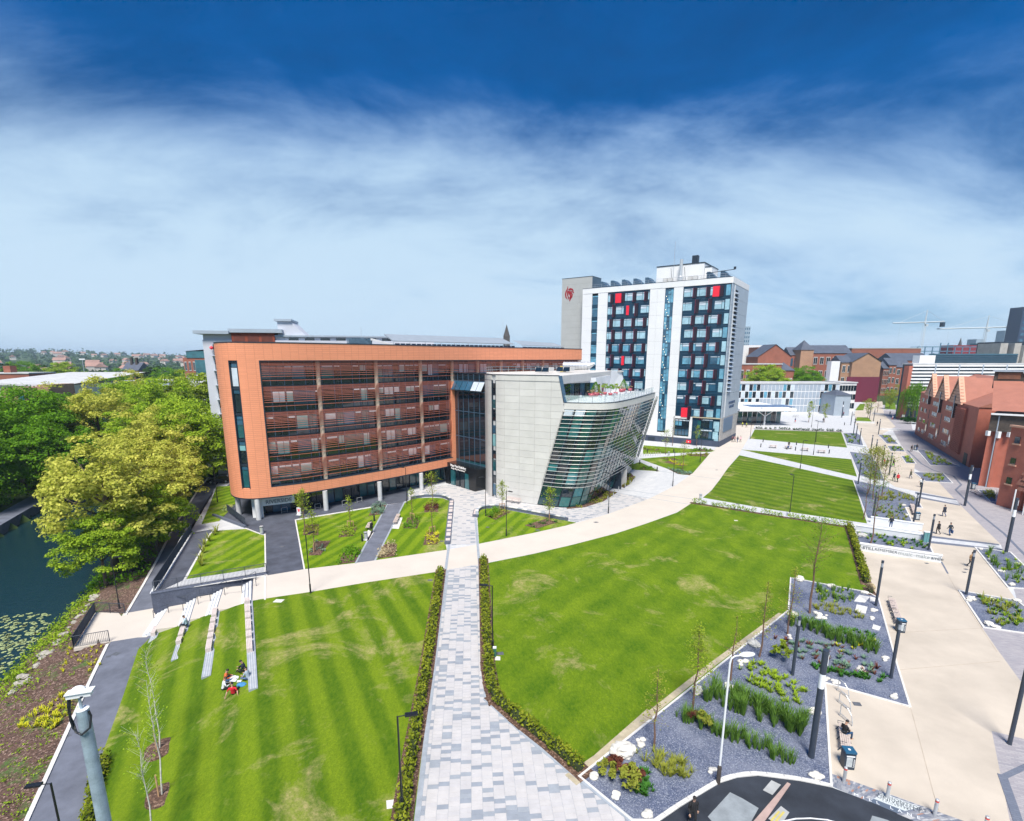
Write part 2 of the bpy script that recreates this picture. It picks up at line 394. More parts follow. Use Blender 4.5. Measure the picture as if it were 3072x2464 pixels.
sheet('pavement', [(-5, 12), (-24.5, 46.3), (-26.5, 52.6), (-35.6, 48.2), (-43.9, 67.7), (-52, 88), (-62, 112), (-62, 330), (190, 330), (190, 12)], 0.0, PAVE_W, 0.1, True)
grey_poly = [(2879, 1514), (2818, 1449), (2742, 1405), (2700, 1330), (2652, 1243), (2650, 1215), (2720, 1215), (2738, 1290), (2770, 1300), (2925, 1400), (3010, 1450), (3130, 1530), (4200, 1760), (4200, 2700), (3085, 2700), (3030, 2464), (2975, 2193), (3072, 2217), (3250, 2250), (3250, 2150), (3072, 2058), (2993, 1950), (2947, 1884), (3052, 1803), (3003, 1634)]
sheet('block_paving', grey_poly, 0.006, PAVE_G, 0.05)
prom = [(2578, 1651), (2610, 1758), (2612, 1783), (2635, 1796), (2692, 2000), (2730, 2122), (2475, 2050), (2494, 2361), (2495, 2322), (2658, 2378), (2894, 2464), (3030, 2520), (3030, 2464), (2975, 2193), (3072, 2217), (3250, 2262), (3250, 2140), (3072, 2058), (2993, 1950), (2947, 1884), (2877, 1773), (3050, 1803), (3024, 1764), (2927, 1643), (3003, 1634), (2879, 1514), (2818, 1449), (2742, 1419), (2745, 1391), (2716, 1356), (2647, 1302), (2687, 1280), (2652, 1243), (2647, 1205), (2598, 1205), (2565, 1236), (2565, 1268), (2581, 1300), (2618, 1371), (2655, 1440), (2750, 1505), (2716, 1523), (2742, 1579), (2780, 1613), (2799, 1661)]
sheet('promenade', prom, 0.012, BEIGE, 0.05)
for nm, q in (('paving_band', [(1430, 682), (1960, 742), (1990, 785), (1425, 727)]), ('paving_band', [(1110, 285), (1620, 388), (1650, 432), (1290, 362)]), ('paving_band', [(1270, 0), (1360, 0), (1500, 40), (1400, 50)])):
 if nm: sheet(nm, S(2250, 1350, 2.623, q), 0.018, PAVE_W, 0.05)
for q in ([(1430, 676), (1955, 740), (1965, 752), (1432, 692)], [(1425, 718), (1985, 780), (2000, 794), (1425, 734)], [(1300, 330), (1622, 388), (1632, 398), (1300, 345)], [(1295, 360), (1648, 430), (1655, 440), (1300, 374)], [(1500, 882), (1512, 880), (1565, 975), (1550, 972)]):
 sheet('paving_border', S(2250, 1350, 2.623, q), 0.024, PAVE_D, 0.05)
ml = MB(); ln = [G(x, y) for x, y in S(2250, 1350, 2.623, [(1235, 0), (1350, 110), (1440, 160), (1600, 205), (1662, 275), (1618, 315), (1800, 500), (2000, 660), (2156, 820), (2400, 1080)])]
strip_line(ml, ln, 0.32, 0.0, 0.014); tag(ml.build('paving_line', PAVE_D), kind='structure')
ml = MB(); strip_line(ml, [G(x, y) for x, y in S(2300, 1950, 2.793, [(1980, 1070), (2060, 1300), (2105, 1435), (2160, 1600)])], 0.42, 0.0, 0.03)
strip_line(ml, [G(x, y) for x, y in S(2300, 1950, 2.793, [(1985, 1065), (2156, 985), (2500, 840)])], 0.3, 0.0, 0.028)
tag(ml.build('paving_line', PAVE_D), kind='structure')
near = [(776, 1800), (932, 1777), (1100, 1748.5), (1308, 1717), (1459, 1688), (1600, 1661), (1720, 1633), (1847, 1600), (1939, 1570), (2031, 1536.6), (2070, 1514), (2098, 1497.6), (2134, 1470), (2159, 1439), (2184, 1403), (2215, 1365), (2243, 1319.5), (2260, 1288), (2268, 1262)]
far = [(2217, 1262), (2178, 1311.6), (2151, 1341), (2128.6, 1361), (2098, 1394.6), (2067, 1428), (2028, 1456), (1950.5, 1495), (1825, 1542), (1700, 1577), (1600, 1599.5), (1434, 1633), (1345, 1649), (1100, 1685), (913, 1708), (797, 1727.5), (760, 1735)]
near = near[:1] + near[1:]
sheet('main_path', [(757, 1803)] + near + far, 0.02, CREAM, 0.06)
ml = MB()
for a, c in (((547, 602), (1430, 720)), ((547, 645), (1320, 768)), ((1000, 410), (1660, 500)), ((1390, 1100 - 1000), (1910, 130)), ((1600, 140), (1880, 168))):
 q = S(1700, 1300, 3.593, (a, c)); strip_line(ml, [G(*q[0]), G(*q[1])], 0.14, 0.0, 0.026)
tag(ml.build('drain_line', GREYKERB), kind='structure')
pl = [Vector((x_path(y), y, z_path(y))) for y in (12, 23.9, 36.3, 42.3, 47.7, 55, 62.5, 72, 80, 90, 100)]
pr_ = [Vector((a.x + w, a.y + 0.6, a.z)) for a, w in zip(pl, (3.0, 3.0, 3.2, 3.4, 3.2, 3.3, 3.5, 3.9, 4.6, 6.0, 7.5))]
mb = MB()
for i in range(len(pl) - 1): mb.add([pl[i], pr_[i], pr_[i + 1], pl[i + 1]], [(0, 1, 2, 3)])
tag(mb.build('riverside_path', PATHGREY), kind='structure')
mk = MB(); mk2 = MB()
for i in range(len(pl) - 1):
 for L, s in ((pl, -1), (pr_, 1)):
  if s > 0 and 3 <= i <= 4: continue
  if s < 0 and i == 3: continue
  a, c = L[i], L[i + 1]; d = (c - a).normalized(); n = Vector((d.y, -d.x, 0)).normalized() * 0.24 * s
  mb2 = mk if s < 0 else mk2
  mb2.add([a, c, c + n, a + n] + [v + Vector((0, 0, 0.08)) for v in (a, c, c + n, a + n)], [(4, 5, 6, 7), (0, 1, 5, 4), (1, 2, 6, 5), (2, 3, 7, 6), (3, 0, 4, 7)])
tag(mk.build('kerb', KERB), kind='structure'); tag(mk2.build('kerb', KERB), kind='structure')
deck = [G(*p, ZL) for p in ((221, 1946), (329, 1926), (412, 1913), (440, 1912), (463, 1889), (512, 1813), (470, 1824), (379, 1840), (287, 1837))]
sheet('river_deck', deck, ZL + 0.012, CREAM, 0.3, True)
fore = [(660, 1478), (700, 1440), (1000, 1450), (1225, 1470), (1226, 1500), (1214, 1506), (1162, 1514), (886, 1559), (913, 1708), (797, 1727.5), (795, 1604), (779, 1602), (737, 1586), (650, 1545), (630, 1530)]
sheet('forecourt', fore, 0.008, TARMAC, 0.05)
sheet('garden_path', [(1161, 1515), (1214, 1506), (1124, 1681), (1068, 1690)], 0.014, PATHGREY, 0.05)
sheet('ramp', [(470, 1778), (580, 1598), (640, 1588), (628, 1604), (548, 1742)], 0.006, TARMAC, 0.05)
sheet('road', [(1950, 2540), (1974, 2464), (2031, 2425), (2082, 2393), (2158, 2348), (2209, 2332), (2273, 2326), (2400, 2342), (2494, 2362), (2700, 2440), (2780, 2475), (2900, 2560)], 0.02, TARMAC2, 0.05)
def lawn(pts, m, z=0.035, world=False):
 return sheet('lawn', pts, z, m, 0.15, world)
ext = Vector((-5.4, 15.0, 0)); A4 = Vector((-24.9, 46.3, 0)); A4e = Vector((-9.3, 16.0, 0))
lw = [A4, G(776, 1800), G(932, 1777), G(1100, 1748.5), G(1308, 1717), G(1337, 1711), G(1303, 2000), G(1251, 2464), Vector((-3.9, 16, 0)), A4e]
mb = MB().prism(lw, -0.1, 0.035)
Q = [Vector((-33.1, 44.1)), Vector((-32.7, 41.3)), Vector((-29.4, 35)), Vector((-26.3, 28.8)), Vector((-23.4, 23.2)), Vector((-19.8, 16.0))]
Pn = [A4.xy.lerp(A4e.xy, k) for k in (0, 0.11, 0.32, 0.53, 0.73, 1.0)]
def lawn_left(f, k):
 """point of the sloping lawn: f from the level lawn (0) down to the path kerb (1), k along it (0..5)"""
 i = min(4, int(k)); u = k - i
 a = Pn[i].lerp(Pn[i + 1], u); c = Q[i].lerp(Q[i + 1], u); q = a.lerp(c, f)
 return Vector((q.x, q.y, 0.035 + (ZL + 0.03) * f + (0.05 * math.sin(q.x * 2.1) * math.sin(q.y * 1.7) if 0.02 < f < 0.98 else 0)))
nf, nk = 16, 40
vv = [lawn_left(i / nf, 5 * j / nk) for j in range(nk + 1) for i in range(nf + 1)]
mb.add(vv, [(j * (nf + 1) + i, j * (nf + 1) + i + 1, (j + 1) * (nf + 1) + i + 1, (j + 1) * (nf + 1) + i) for j in range(nk) for i in range(nf)])
tag(mb.build('lawn', LAWN_A, smooth=False), kind='structure')
lawn([(1459, 1690), (1453, 1990), (1460, 2100), (1610, 2232), (1736, 2330), (2365, 1833), (2372, 1735), (2585, 1775), (2604, 1765), (2543, 1580), (2300, 1545), (2073, 1511), (2031, 1538), (1939, 1571), (1847, 1601), (1720, 1634), (1600, 1662)], LAWN_B)
lawn([(2218, 1366), (2184, 1404), (2159, 1440), (2134, 1472), (2109, 1493), (2300, 1526), (2601, 1570), (2559, 1441)], LAWN_C)
lawn([(2225, 1349), (2554, 1378), (2571, 1430)], LAWN_C)
lawn([(2264, 1289), (2524, 1297), (2541, 1343), (2250, 1316)], LAWN_C)
lawn([(558, 1737), (631, 1602), (653, 1592), (737, 1587), (779, 1603), (794, 1606), (795, 1700), (700, 1716)], LAWN_U)
lawn([(888, 1561), (1160, 1516), (1067, 1689), (914, 1707)], LAWN_V)
lawn([(1214, 1509), (1235, 1497), (1252, 1495), (1293, 1493), (1328, 1495), (1351, 1504), (1337, 1634), (1340, 1649), (1128, 1680)], LAWN_U)
lawn([(1432, 1553), (1433, 1537), (1444, 1529), (1461, 1526), (1487, 1525), (1522, 1530), (1700, 1563), (1728, 1568), (1700, 1576), (1600, 1598.5), (1437, 1631)], LAWN_V)
for q in ([(830, 130), (1600, 188), (1560, 200), (820, 225)], [(785, 275), (1545, 215), (1500, 270), (1360, 430), (1325, 452), (1210, 440), (1080, 380)], [(680, 345), (790, 310), (1000, 410), (690, 390)]):
 lawn(S(1700, 1300, 3.593, q), LAWN_B)
lawn([Vector((-43.5, 70, 0)), Vector((-47.5, 79, 0)), Vector((-53.5, 92, 0)), Vector((-48.5, 93, 0)), Vector((-44.5, 82, 0)), Vector((-41.8, 71.5, 0))], LAWN_V, 0.05, True)
BEDS = {
 'main': [(1738, 2332), (2365, 1833), (2372, 1735), (2585, 1775), (2612, 1783), (2635, 1796), (2692, 2000), (2730, 2122), (2475, 2050), (2494, 2361), (2400, 2342), (2273, 2326), (2209, 2332), (2158, 2348), (2082, 2393), (2031, 2425), (1974, 2464), (1896, 2464)],
 'wall': [(2566, 1594), (2574, 1628), (2799, 1660), (2784, 1628), (2780, 1613)],
 'tree': [(2559, 1441), (2601, 1556), (2742, 1579), (2716, 1523), (2767, 1525), (2746, 1490), (2670, 1464)],
 'mid': [(2548, 1356), (2578, 1428), (2655, 1445), (2637, 1400), (2613, 1364)],
 'farleft': [(2528, 1300), (2542, 1337), (2591, 1339), (2581, 1307), (2571, 1300)],
 'r1': [(2634, 1305), (2660, 1332), (2696, 1334), (2669, 1305)], 'r2': [(2661, 1339), (2672, 1354), (2716, 1356), (2704, 1339)],
 'r3': [(2703, 1369), (2718, 1391), (2748, 1392), (2731, 1369)], 'r4': [(2740, 1417), (2776, 1445), (2858, 1450), (2829, 1420)],
 'r5': [(2925, 1643), (3024, 1764), (3110, 1770), (3110, 1735), (3031, 1658)], 'r6': [(2877, 1773), (2951, 1884), (3110, 1906), (3110, 1850), (3050, 1803)],
 'brick': [(2749, 1348), (2791, 1397), (2877, 1400), (2770, 1350)], 'turret': [(2932, 1470), (2972, 1506), (2990, 1506), (2985, 1472)]}
BEDW = {}
for k, pts in BEDS.items():
 P = [G(*p) for p in pts]; BEDW[k] = P
 bd = sheet('slate_bed', P, 0.045, SLATE, 0.15, True)
 e = MB(); strip_line(e, P, 0.13 if k == 'main' else 0.16, -0.02, 0.085, True); e.build('edging', KERB, bd)
bv, NX = [], 14
byy = frange(10, 130, 1.6)
for y in byy:
 for i in range(NX + 1):
  u = i / NX; xa, xb = x_path(y) - 0.22, x_near(y) - 0.6
  z = z_path(y) - 0.02 + (-4.5 - z_path(y)) * (u ** 1.6) + (0.16 * math.sin(y * 1.3 + i) * math.sin(i * 1.9 + y * 0.37) if 0 < i < NX else 0)
  bv.append((xa + (xb - xa) * u, y, z))
m = bpy.data.materials.new('bark_bank'); nt, b = nodes_of(m); t = NT(nt); p = t.pos()
v = t.n('ShaderNodeTexVoronoi', {'Vector': p, 'Scale': 10.0}); g = t.n('ShaderNodeSeparateXYZ', {0: v.outputs['Color']}).outputs[0]
c = t.mix(t.ramp(g, 0, 0.8), (0.05, 0.028, 0.02, 1), (0.13, 0.075, 0.055, 1)); c = t.mix(t.ramp(g, 0.8, 0.97), c, (0.30, 0.21, 0.17, 1))
gr = t.math('MULTIPLY', t.ramp(t.noise(p, 0.45, 6, 0.7), 0.54, 0.62), t.ramp(t.noise(p, 3.0, 4, 0.7), 0.35, 0.55))
c = t.mix(gr, c, (0.06, 0.115, 0.02, 1))
zc = t.n('ShaderNodeSeparateXYZ', {0: p}).outputs[1]
c = t.mix(t.ramp(zc, 62, 72), c, (0.045, 0.08, 0.018, 1))
nt.links.new(c, b.inputs['Base Color']); b.inputs['Roughness'].default_value = 0.95; nt.links.new(t.bump(v.outputs['Distance'], 0.6, 0.06), b.inputs['Normal'])
tag(MB().add(bv, [(j * (NX + 1) + i, j * (NX + 1) + i + 1, (j + 1) * (NX + 1) + i + 1, (j + 1) * (NX + 1) + i) for j in range(len(byy) - 1) for i in range(NX)]).build('riverbank', m, smooth=True), kind='structure')
mb = MB()
for ya, yb in zip(frange(-10, 200, 10), frange(0, 210, 10)):
 a, c = x_far(ya), x_far(yb)
 mb.add([(a, ya, -2.55), (c, yb, -2.55), (c - 3.6, yb, -2.5), (a - 3.6, ya, -2.5), (a, ya, -4.6), (c, yb, -4.6)], [(3, 2, 1, 0), (0, 1, 5, 4)])
tag(mb.build('towpath', PATHGREY), kind='structure')
# ================================================================== terracotta building
def proj(p):
 z = p[2] - CAM_H; d = p[1] * _c - z * _s; u = p[1] * _s + z * _c
 return (CX + LENS_F * p[0] / d, CY - LENS_F * u / d)
class Curve:
 """smooth plan curve through points, measured by length; right-hand normal points outwards"""
 def __init__(self, pts, step=0.5):
  P = [Vector(p[:2]) for p in pts]; dense = []
  for i in range(len(P) - 1):
   p0, p1, p2, p3 = P[max(i - 1, 0)], P[i], P[i + 1], P[min(i + 2, len(P) - 1)]
   k = max(2, int((p2 - p1).length / step))
   for j in range(k):
    t = j / k
    dense.append(0.5 * ((2 * p1) + (p2 - p0) * t + (2 * p0 - 5 * p1 + 4 * p2 - p3) * t * t + (3 * p1 - p0 - 3 * p2 + p3) * t ** 3))
  dense.append(P[-1]); self.p = dense; self.s = [0.0]
  for a, c in zip(dense, dense[1:]): self.s.append(self.s[-1] + (c - a).length)
  self.len = self.s[-1]
 def at(self, s, off=0.0):
  s = min(max(s, 0.0), self.len); lo, hi = 0, len(self.s) - 1
  while hi - lo > 1:
   m_ = (lo + hi) // 2
   if self.s[m_] <= s: lo = m_
   else: hi = m_
  u = (s - self.s[lo]) / max(1e-6, self.s[hi] - self.s[lo]); q = self.p[lo].lerp(self.p[hi], u)
  d = (self.p[min(hi + 1, len(self.p) - 1)] - self.p[max(lo - 1, 0)]).normalized(); n = Vector((d.y, -d.x))
  return q + n * off
 def find(self, px, z, smin=0.0):
  best, bs = 1e9, 0
  for i in range(int(smin * 10), int(self.len * 10)):
   q = self.at(i / 10); e = abs(proj((q.x, q.y, z))[0] - px)
   if e < best: best, bs = e, i / 10
  return bs
def ribbon(cv, s0, s1, z0, z1, m, name, parent, t=0.3, off=0.0, step=0.8, uv=False, z1b=None, z0b=None):
 """a slab that follows the curve; (z0b, z1b) are the levels at its far end"""
 n = max(1, int(round((s1 - s0) / step))); vs, fs, uvs = [], [], []
 for i in range(n + 1):
  s = s0 + (s1 - s0) * i / n; k = i / n
  a, c = cv.at(s, off), cv.at(s, off - t); lo = z0 + ((z0b if z0b is not None else z0) - z0) * k; hi = z1 + ((z1b if z1b is not None else z1) - z1) * k
  vs += [(a.x, a.y, lo), (a.x, a.y, hi), (c.x, c.y, hi), (c.x, c.y, lo)]; uvs += [(s, lo), (s, hi), (s + 0.1, hi), (s + 0.1, lo)]
 for i in range(n):
  a, c = 4 * i, 4 * (i + 1)
  fs += [(a, c, c + 1, a + 1), (a + 1, c + 1, c + 2, a + 2), (a + 2, c + 2, c + 3, a + 3), (a + 3, c + 3, c, a)]
 fs += [(0, 1, 2, 3), (4 * n + 3, 4 * n + 2, 4 * n + 1, 4 * n)]
 mb = MB(); mb.add(vs, fs); o = mb.build(name, m, parent)
 if uv:
  L = o.data.uv_layers.new(name='uv')
  for lp in o.data.loops: L.data[lp.index].uv = uvs[lp.vertex_index]
 return o
def tile_mat(name, c1, c2, j, bw, bh, ms=0.03, rough=0.7):
 m = bpy.data.materials.new(name); nt, b = nodes_of(m); t = NT(nt)
 uv = t.n('ShaderNodeUVMap', uv_map='uv').outputs[0]
 br = t.n('ShaderNodeTexBrick', {'Vector': uv, 'Color1': c4(c1), 'Color2': c4(c2), 'Mortar': c4(j), 'Scale': 1.0, 'Mortar Size': ms, 'Mortar Smooth': 0.1, 'Brick Width': bw, 'Row Height': bh}, offset=0.0)
 n = t.ramp(t.noise(t.pos(), 0.5, 5, 0.6), 0.3, 0.7)
 nt.links.new(t.mix(t.math('MULTIPLY', n, 0.25), br.outputs[0], c4(mul(c1, 0.85))), b.inputs['Base Color']); b.inputs['Roughness'].default_value = rough
 nt.links.new(t.bump(br.outputs['Fac'], -0.5, 0.03), b.inputs['Normal'])
 MATS[name] = m; return m
TERRA = tile_mat('terracotta_tiles', (0.78, 0.305, 0.165), (0.72, 0.28, 0.15), (0.45, 0.16, 0.085), 1.15, 0.27, 0.018)
LOUV = mat('terracotta_louvre', (0.46, 0.14, 0.09), 0.7, 0.1, 1.0)
NAVY = mat('dark_frame', (0.016, 0.028, 0.045), 0.45, 0.2, 2.0)
BLUEFRAME = mat('blue_grey_frame', (0.05, 0.10, 0.16), 0.4, 0.15, 2.0)
GL_DARK = glass('dark_window_glass', (0.010, 0.020, 0.030))
GL_TEAL = glass('teal_window_glass', (0.02, 0.11, 0.13))
GL_BLUE = glass('blue_window_glass', (0.03, 0.10, 0.17))
BLIND = mat('drawn_pale_blind', (0.52, 0.60, 0.68), 0.35, 0.12, 1.0)
BLINDT = mat('drawn_teal_blind', (0.20, 0.42, 0.45), 0.3, 0.15, 1.0)
COLUMN = mat('beige_column', (0.42, 0.35, 0.28), 0.7, 0.1, 2.0)
WHITE = mat('white_render', (0.74, 0.76, 0.78), 0.7, 0.04, 0.6, fine=0.03)
SILVER = mat('silver_cladding', (0.58, 0.575, 0.555), 0.45, 0.06, 0.5, spec=0.5)
SILVER2 = mat('silver_cladding_light', (0.61, 0.605, 0.585), 0.45, 0.06, 0.5, spec=0.5)
ALU = mat('brushed_aluminium', (0.62, 0.63, 0.64), 0.35, 0.08, 2.0, metal=0.55)
ROOFGREY = mat('roof_membrane', (0.50, 0.51, 0.52), 0.85, 0.12, 0.4, fine=0.1)
CONC = mat('concrete_column', (0.52, 0.53, 0.54), 0.8, 0.1, 1.5)
INTER = mat('dim_interior', (0.012, 0.016, 0.02), 0.9, 0.3, 1.0)
RAIL = mat('steel_rail', (0.45, 0.48, 0.52), 0.4, 0.08, 2.0, metal=0.5)
ZT = 25.1
OC = Curve([(-45.5, 88), (-44.0, 81.5), (-42.4, 76.6), (-41.0, 74.1), (-39.4, 72.5), (-37.2, 71.8), (-34.6, 72.6), (-31.1, 74.7), (-28.2, 77.1), (-21.9, 83.0), (-16.2, 89.0), (-10.4, 95.6), (-3.0, 103.6), (6.5, 113.5), (17.3, 124.5)])
terra = thing('terracotta_building', 'long curved orange terracotta building with dark red louvres, raised on round columns', 'building', (-28, 84, 0))
def TP(o):
 o.parent = terra; o.matrix_parent_inverse = Matrix.Translation((28, -84, 0)); return o
sOL, sOR = OC.find(795, 14, 15.5), OC.find(1357, 12, 15.5)
sS0, sS1 = OC.find(706, 14, 15.5), OC.find(732, 14, 15.5)
sE = OC.len
wall = TP(ribbon(OC, 0, sE, 22.75, ZT, TERRA, 'wall', None, 0.5, uv=True, step=0.6)); wall['label'] = 'orange terracotta parapet band along the roof'
TP(ribbon(OC, 0, sOR + 0.9, 3.3, 4.75, TERRA, 'wall', None, 0.5, uv=True, step=0.6))
TP(ribbon(OC, 0, sS0, 4.75, 22.75, TERRA, 'wall', None, 0.5, uv=True, step=0.6))
TP(ribbon(OC, sS1, sOL, 4.75, 22.75, TERRA, 'wall', None, 0.5, uv=True, step=0.6))
TP(ribbon(OC, sOR, sOR + 0.9, 4.75, 18.9, TERRA, 'wall', None, 0.9, uv=True, step=0.6))
TP(ribbon(OC, sOR, sE, 18.3, 18.9, TERRA, 'wall', None, 0.5, uv=True, step=0.6))
TP(ribbon(OC, 0, sE, ZT, ZT + 0.14, NAVY, 'coping', None, 0.6, 0.05))
TP(ribbon(OC, 0, sOR + 0.9, 3.12, 3.3, NAVY, 'soffit_trim', None, 4.0, 0.03))
core = [OC.at(s, -1.6) for s in frange(0, sE, 1.5)] + [OC.at(sE, -1.6), OC.at(sE, -14), OC.at(sOR, -16), OC.at(sOL, -14), OC.at(0, -9)]
TP(MB().prism(core, 3.3, 24.4).build('core', INTER));  # solid block added to stop light; near-black colour stands in for unlit rooms
TP(MB().prism([OC.at(s, -0.45) for s in frange(0, sE, 1.5)] + [OC.at(sE, -0.45), OC.at(sE, -14), OC.at(sOR, -16), OC.at(sOL, -14), OC.at(0, -9)], 24.4, 24.55).build('roof', ROOFGREY))
gcore = [OC.at(s, -3.4) for s in frange(sOL - 8, sOR + 4, 1.5)] + [OC.at(sOR + 4, -14), OC.at(sOL, -13)]
TP(MB().prism(gcore, 0.0, 3.12).build('ground_floor_core', INTER))
rg = random.Random(4)
def pane(cv, s0, s1, z0, z1, m, off, parent=None, name='pane', t=0.06, root=TP):
 a, c, d, e = cv.at(s0, off), cv.at(s1, off), cv.at(s1, off - t), cv.at(s0, off - t)
 o = MB().hexa([tuple(a), tuple(c), tuple(d), tuple(e)], z0, z1).build(name, m, None)
 return root(o) if root else o
s = sOL - 7.5
while s < sOR + 3:
 w = 1.5
 if s < sOL - 4.5: pane(OC, s, s + w - 0.06, 0.1, 3.1, WHITE, -3.3, name='ground_wall')
 else:
  pane(OC, s, s + w - 0.1, 0.12, 2.5, rg.choice([GL_DARK, GL_DARK, GL_TEAL, GL_BLUE]), -3.3, name='shopfront_pane')
  pane(OC, s, s + w - 0.1, 2.58, 3.1, GL_DARK, -3.3, name='shopfront_pane')
  pane(OC, s + w - 0.1, s + w, 0.05, 3.12, NAVY, -3.2, name='mullion', t=0.16)
 s += w
z = 4.75
TP(ribbon(OC, sS0, sS0 + 0.12, 4.75, 22.75, NAVY, 'window_frame', None, 0.5, 0.03)); TP(ribbon(OC, sS1 - 0.12, sS1, 4.75, 22.75, NAVY, 'window_frame', None, 0.5, 0.03))
for k in range(5):
 z0 = 4.75 + 3.6 * k
 pane(OC, sS0 + 0.14, sS1 - 0.14, z0 + 0.1, z0 + 2.6, [GL_TEAL, GL_DARK, GL_TEAL, GL_DARK, BLIND][k], -0.25)
 pane(OC, sS0 + 0.14, sS1 - 0.14, z0 + 2.68, z0 + 3.2, GL_BLUE, -0.25)
 pane(OC, sS0 + 0.12, sS1 - 0.12, z0 + 3.25, z0 + 3.6, NAVY, -0.15, name='window_frame', t=0.2)
 if k in (1, 2): pane(OC, sS0 + 0.16, sS1 - 0.16, z0 + 1.9, z0 + 2.6, BLINDT if k == 1 else GL_BLUE, -0.21, name='blind', t=0.03)
FLZ = [4.75 + 3.6 * k for k in range(5)]
OFFS = [0.0, 0.042, 0.094, 0.135, 0.19, 0.25, 0.302, 0.354, 0.417, 0.5, 0.594, 0.75]
cols = [OC.find(px, 20, 15.5) for px in (959, 1134, 1268)] + [OC.find(1362, 22, 15.5) + 6.5 * k for k in range(5)]
for k, z0 in enumerate(FLZ):
 end = sE - 0.3 if k == 4 else sOR
 TP(ribbon(OC, sOL, end, z0 - 0.02, z0 + 0.1, NAVY, 'sill_rail', None, 0.25, -0.75))
 TP(ribbon(OC, sOL, end, z0 + 0.86, z0 + 0.95, NAVY, 'sill_rail', None, 0.2, -0.75))
 s = sOL + 0.1; i = 0
 while s < end - 0.3:
  w = (1.25, 1.9, 1.15, 1.9, 1.2)[i % 5]; e = min(s + w, end)
  near_col = any(abs((s + e) / 2 - c_) < 0.7 for c_ in cols)
  r_ = rg.random()
  g_ = GL_DARK if near_col or r_ < 0.34 else GL_TEAL if r_ < 0.56 else GL_BLUE if r_ < 0.70 else BLIND if r_ < 0.85 else BLINDT
  pane(OC, s, e - 0.09, z0 + 0.96, z0 + 2.9, g_ if g_ not in (BLIND, BLINDT) else GL_DARK, -0.85)
  if g_ in (BLIND, BLINDT):
   pane(OC, s + 0.1, e - 0.18, z0 + rg.choice([1.0, 1.35, 1.7, 2.0]), z0 + 2.85, g_, -0.80, name='blind', t=0.03)
  if rg.random() < 0.45: pane(OC, s + 0.1, e - 0.18, z0 + 2.62, z0 + 2.85, BLIND, -0.79, name='blind', t=0.03)
  pane(OC, s, e - 0.09, z0 + 0.12, z0 + 0.84, GL_DARK, -0.85, name='spandrel')
  pane(OC, e - 0.09, e, z0 + 0.1, z0 + 3.5, BLUEFRAME, -0.78, name='mullion', t=0.14)
  s = e; i += 1
 TP(ribbon(OC, sOL, end, z0 + 2.92, z0 + 3.6, NAVY, 'ceiling_edge', None, 0.3, -0.9))
 for o_ in OFFS:
  zc = z0 + 3.6 * (1 - o_) - 0.08
  TP(ribbon(OC, sOL + 0.1, end - 0.02, zc - 0.028, zc + 0.028, LOUV, 'louvre', None, 0.06, -0.12, step=1.0))
TP(ribbon(OC, sOL, sOL + 0.14, 4.75, 22.75, NAVY, 'opening_frame', None, 0.9, 0.03)); TP(ribbon(OC, sOL, sE, 22.62, 22.75, NAVY, 'opening_frame', None, 0.9, 0.02))
TP(ribbon(OC, sOL, sOR, 4.75, 4.83, NAVY, 'opening_frame', None, 0.9, 0.02))
for c_ in cols[:3]:
 q = OC.at(c_, -0.55); TP(MB().lathe([(0.32, 4.75), (0.32, 22.7)], 14, q).build('column', COLUMN, smooth=False))
for c_ in cols[3:]:
 if c_ < sE: q = OC.at(c_, -0.55); TP(MB().lathe([(0.3, 18.9), (0.3, 22.7)], 12, q).build('column', COLUMN))
s = sOL + 2.2
while s < sE:                                     # louvre hangers
 TP(ribbon(OC, s, s + 0.05, 4.75 if s < sOR else 18.9, 22.7, NAVY, 'hanger', None, 0.05, -0.3, step=5)); s += 4.4
for px, py in ((718, 1544), (777, 1559.5), (979, 1531), (1141, 1501), (1265, 1471)):
 q = G(px, py); TP(MB().lathe([(0.36, 0), (0.36, 3.12)], 16, q.xy).build('support_column', CONC, smooth=False))
SCREEN = mat('plant_screen', (0.06, 0.11, 0.16), 0.5, 0.2, 2.0)
def at_roof(px, depth, z): r = ray(px, 1040); return Vector((r[0] / r[1] * depth, depth, z))
a, c = at_roof(1042, 92, 0), at_roof(1113, 89, 0)
for k in range(12):
 z0 = 24.6 + 0.16 * k;
 TP(MB().wall(a, a.lerp(c, 1 - 0.04 * max(0, k - 4)), 0.12, z0, z0 + 0.11).build('screen_louvre', SCREEN))
TP(MB().wall(a + Vector((0.2, 0.6, 0)), c + Vector((0, 0.6, 0)), 0.2, 24.5, 26.3).build('plant_screen', SCREEN))
p0, p1 = at_roof(1180, 91, 0), at_roof(1540, 110, 0)
mb = MB(); q0, q1 = p0 + Vector((-2.5, 4.5, 0)), p1 + Vector((-2.5, 4.5, 0))
mb.add([(p0.x, p0.y, 26.0), (p1.x, p1.y, 26.0), (q1.x, q1.y, 27.3), (q0.x, q0.y, 27.3), (p0.x, p0.y, 25.85), (p1.x, p1.y, 25.85), (q1.x, q1.y, 27.1), (q0.x, q0.y, 27.1)], [(0, 1, 2, 3), (7, 6, 5, 4), (0, 4, 5, 1), (1, 5, 6, 2), (2, 6, 7, 3), (3, 7, 4, 0)])
TP(mb.build('lantern_roof', mat('lantern_roof_sheet', (0.30, 0.34, 0.38), 0.4, 0.1, 1.0)))
a0 = at_roof(1113, 89, 0); TP(MB().add([(a0.x, a0.y, 26.3), (a0.x + 4.5, a0.y + 1.5, 25.0), (a0.x + 4.0, a0.y + 4, 25.2), (a0.x - 1, a0.y + 4, 26.5), (a0.x, a0.y, 26.0), (a0.x + 4.5, a0.y + 1.5, 24.8)], [(0, 1, 2, 3), (0, 4, 5, 1)]).build('plant_roof', ROOFGREY))
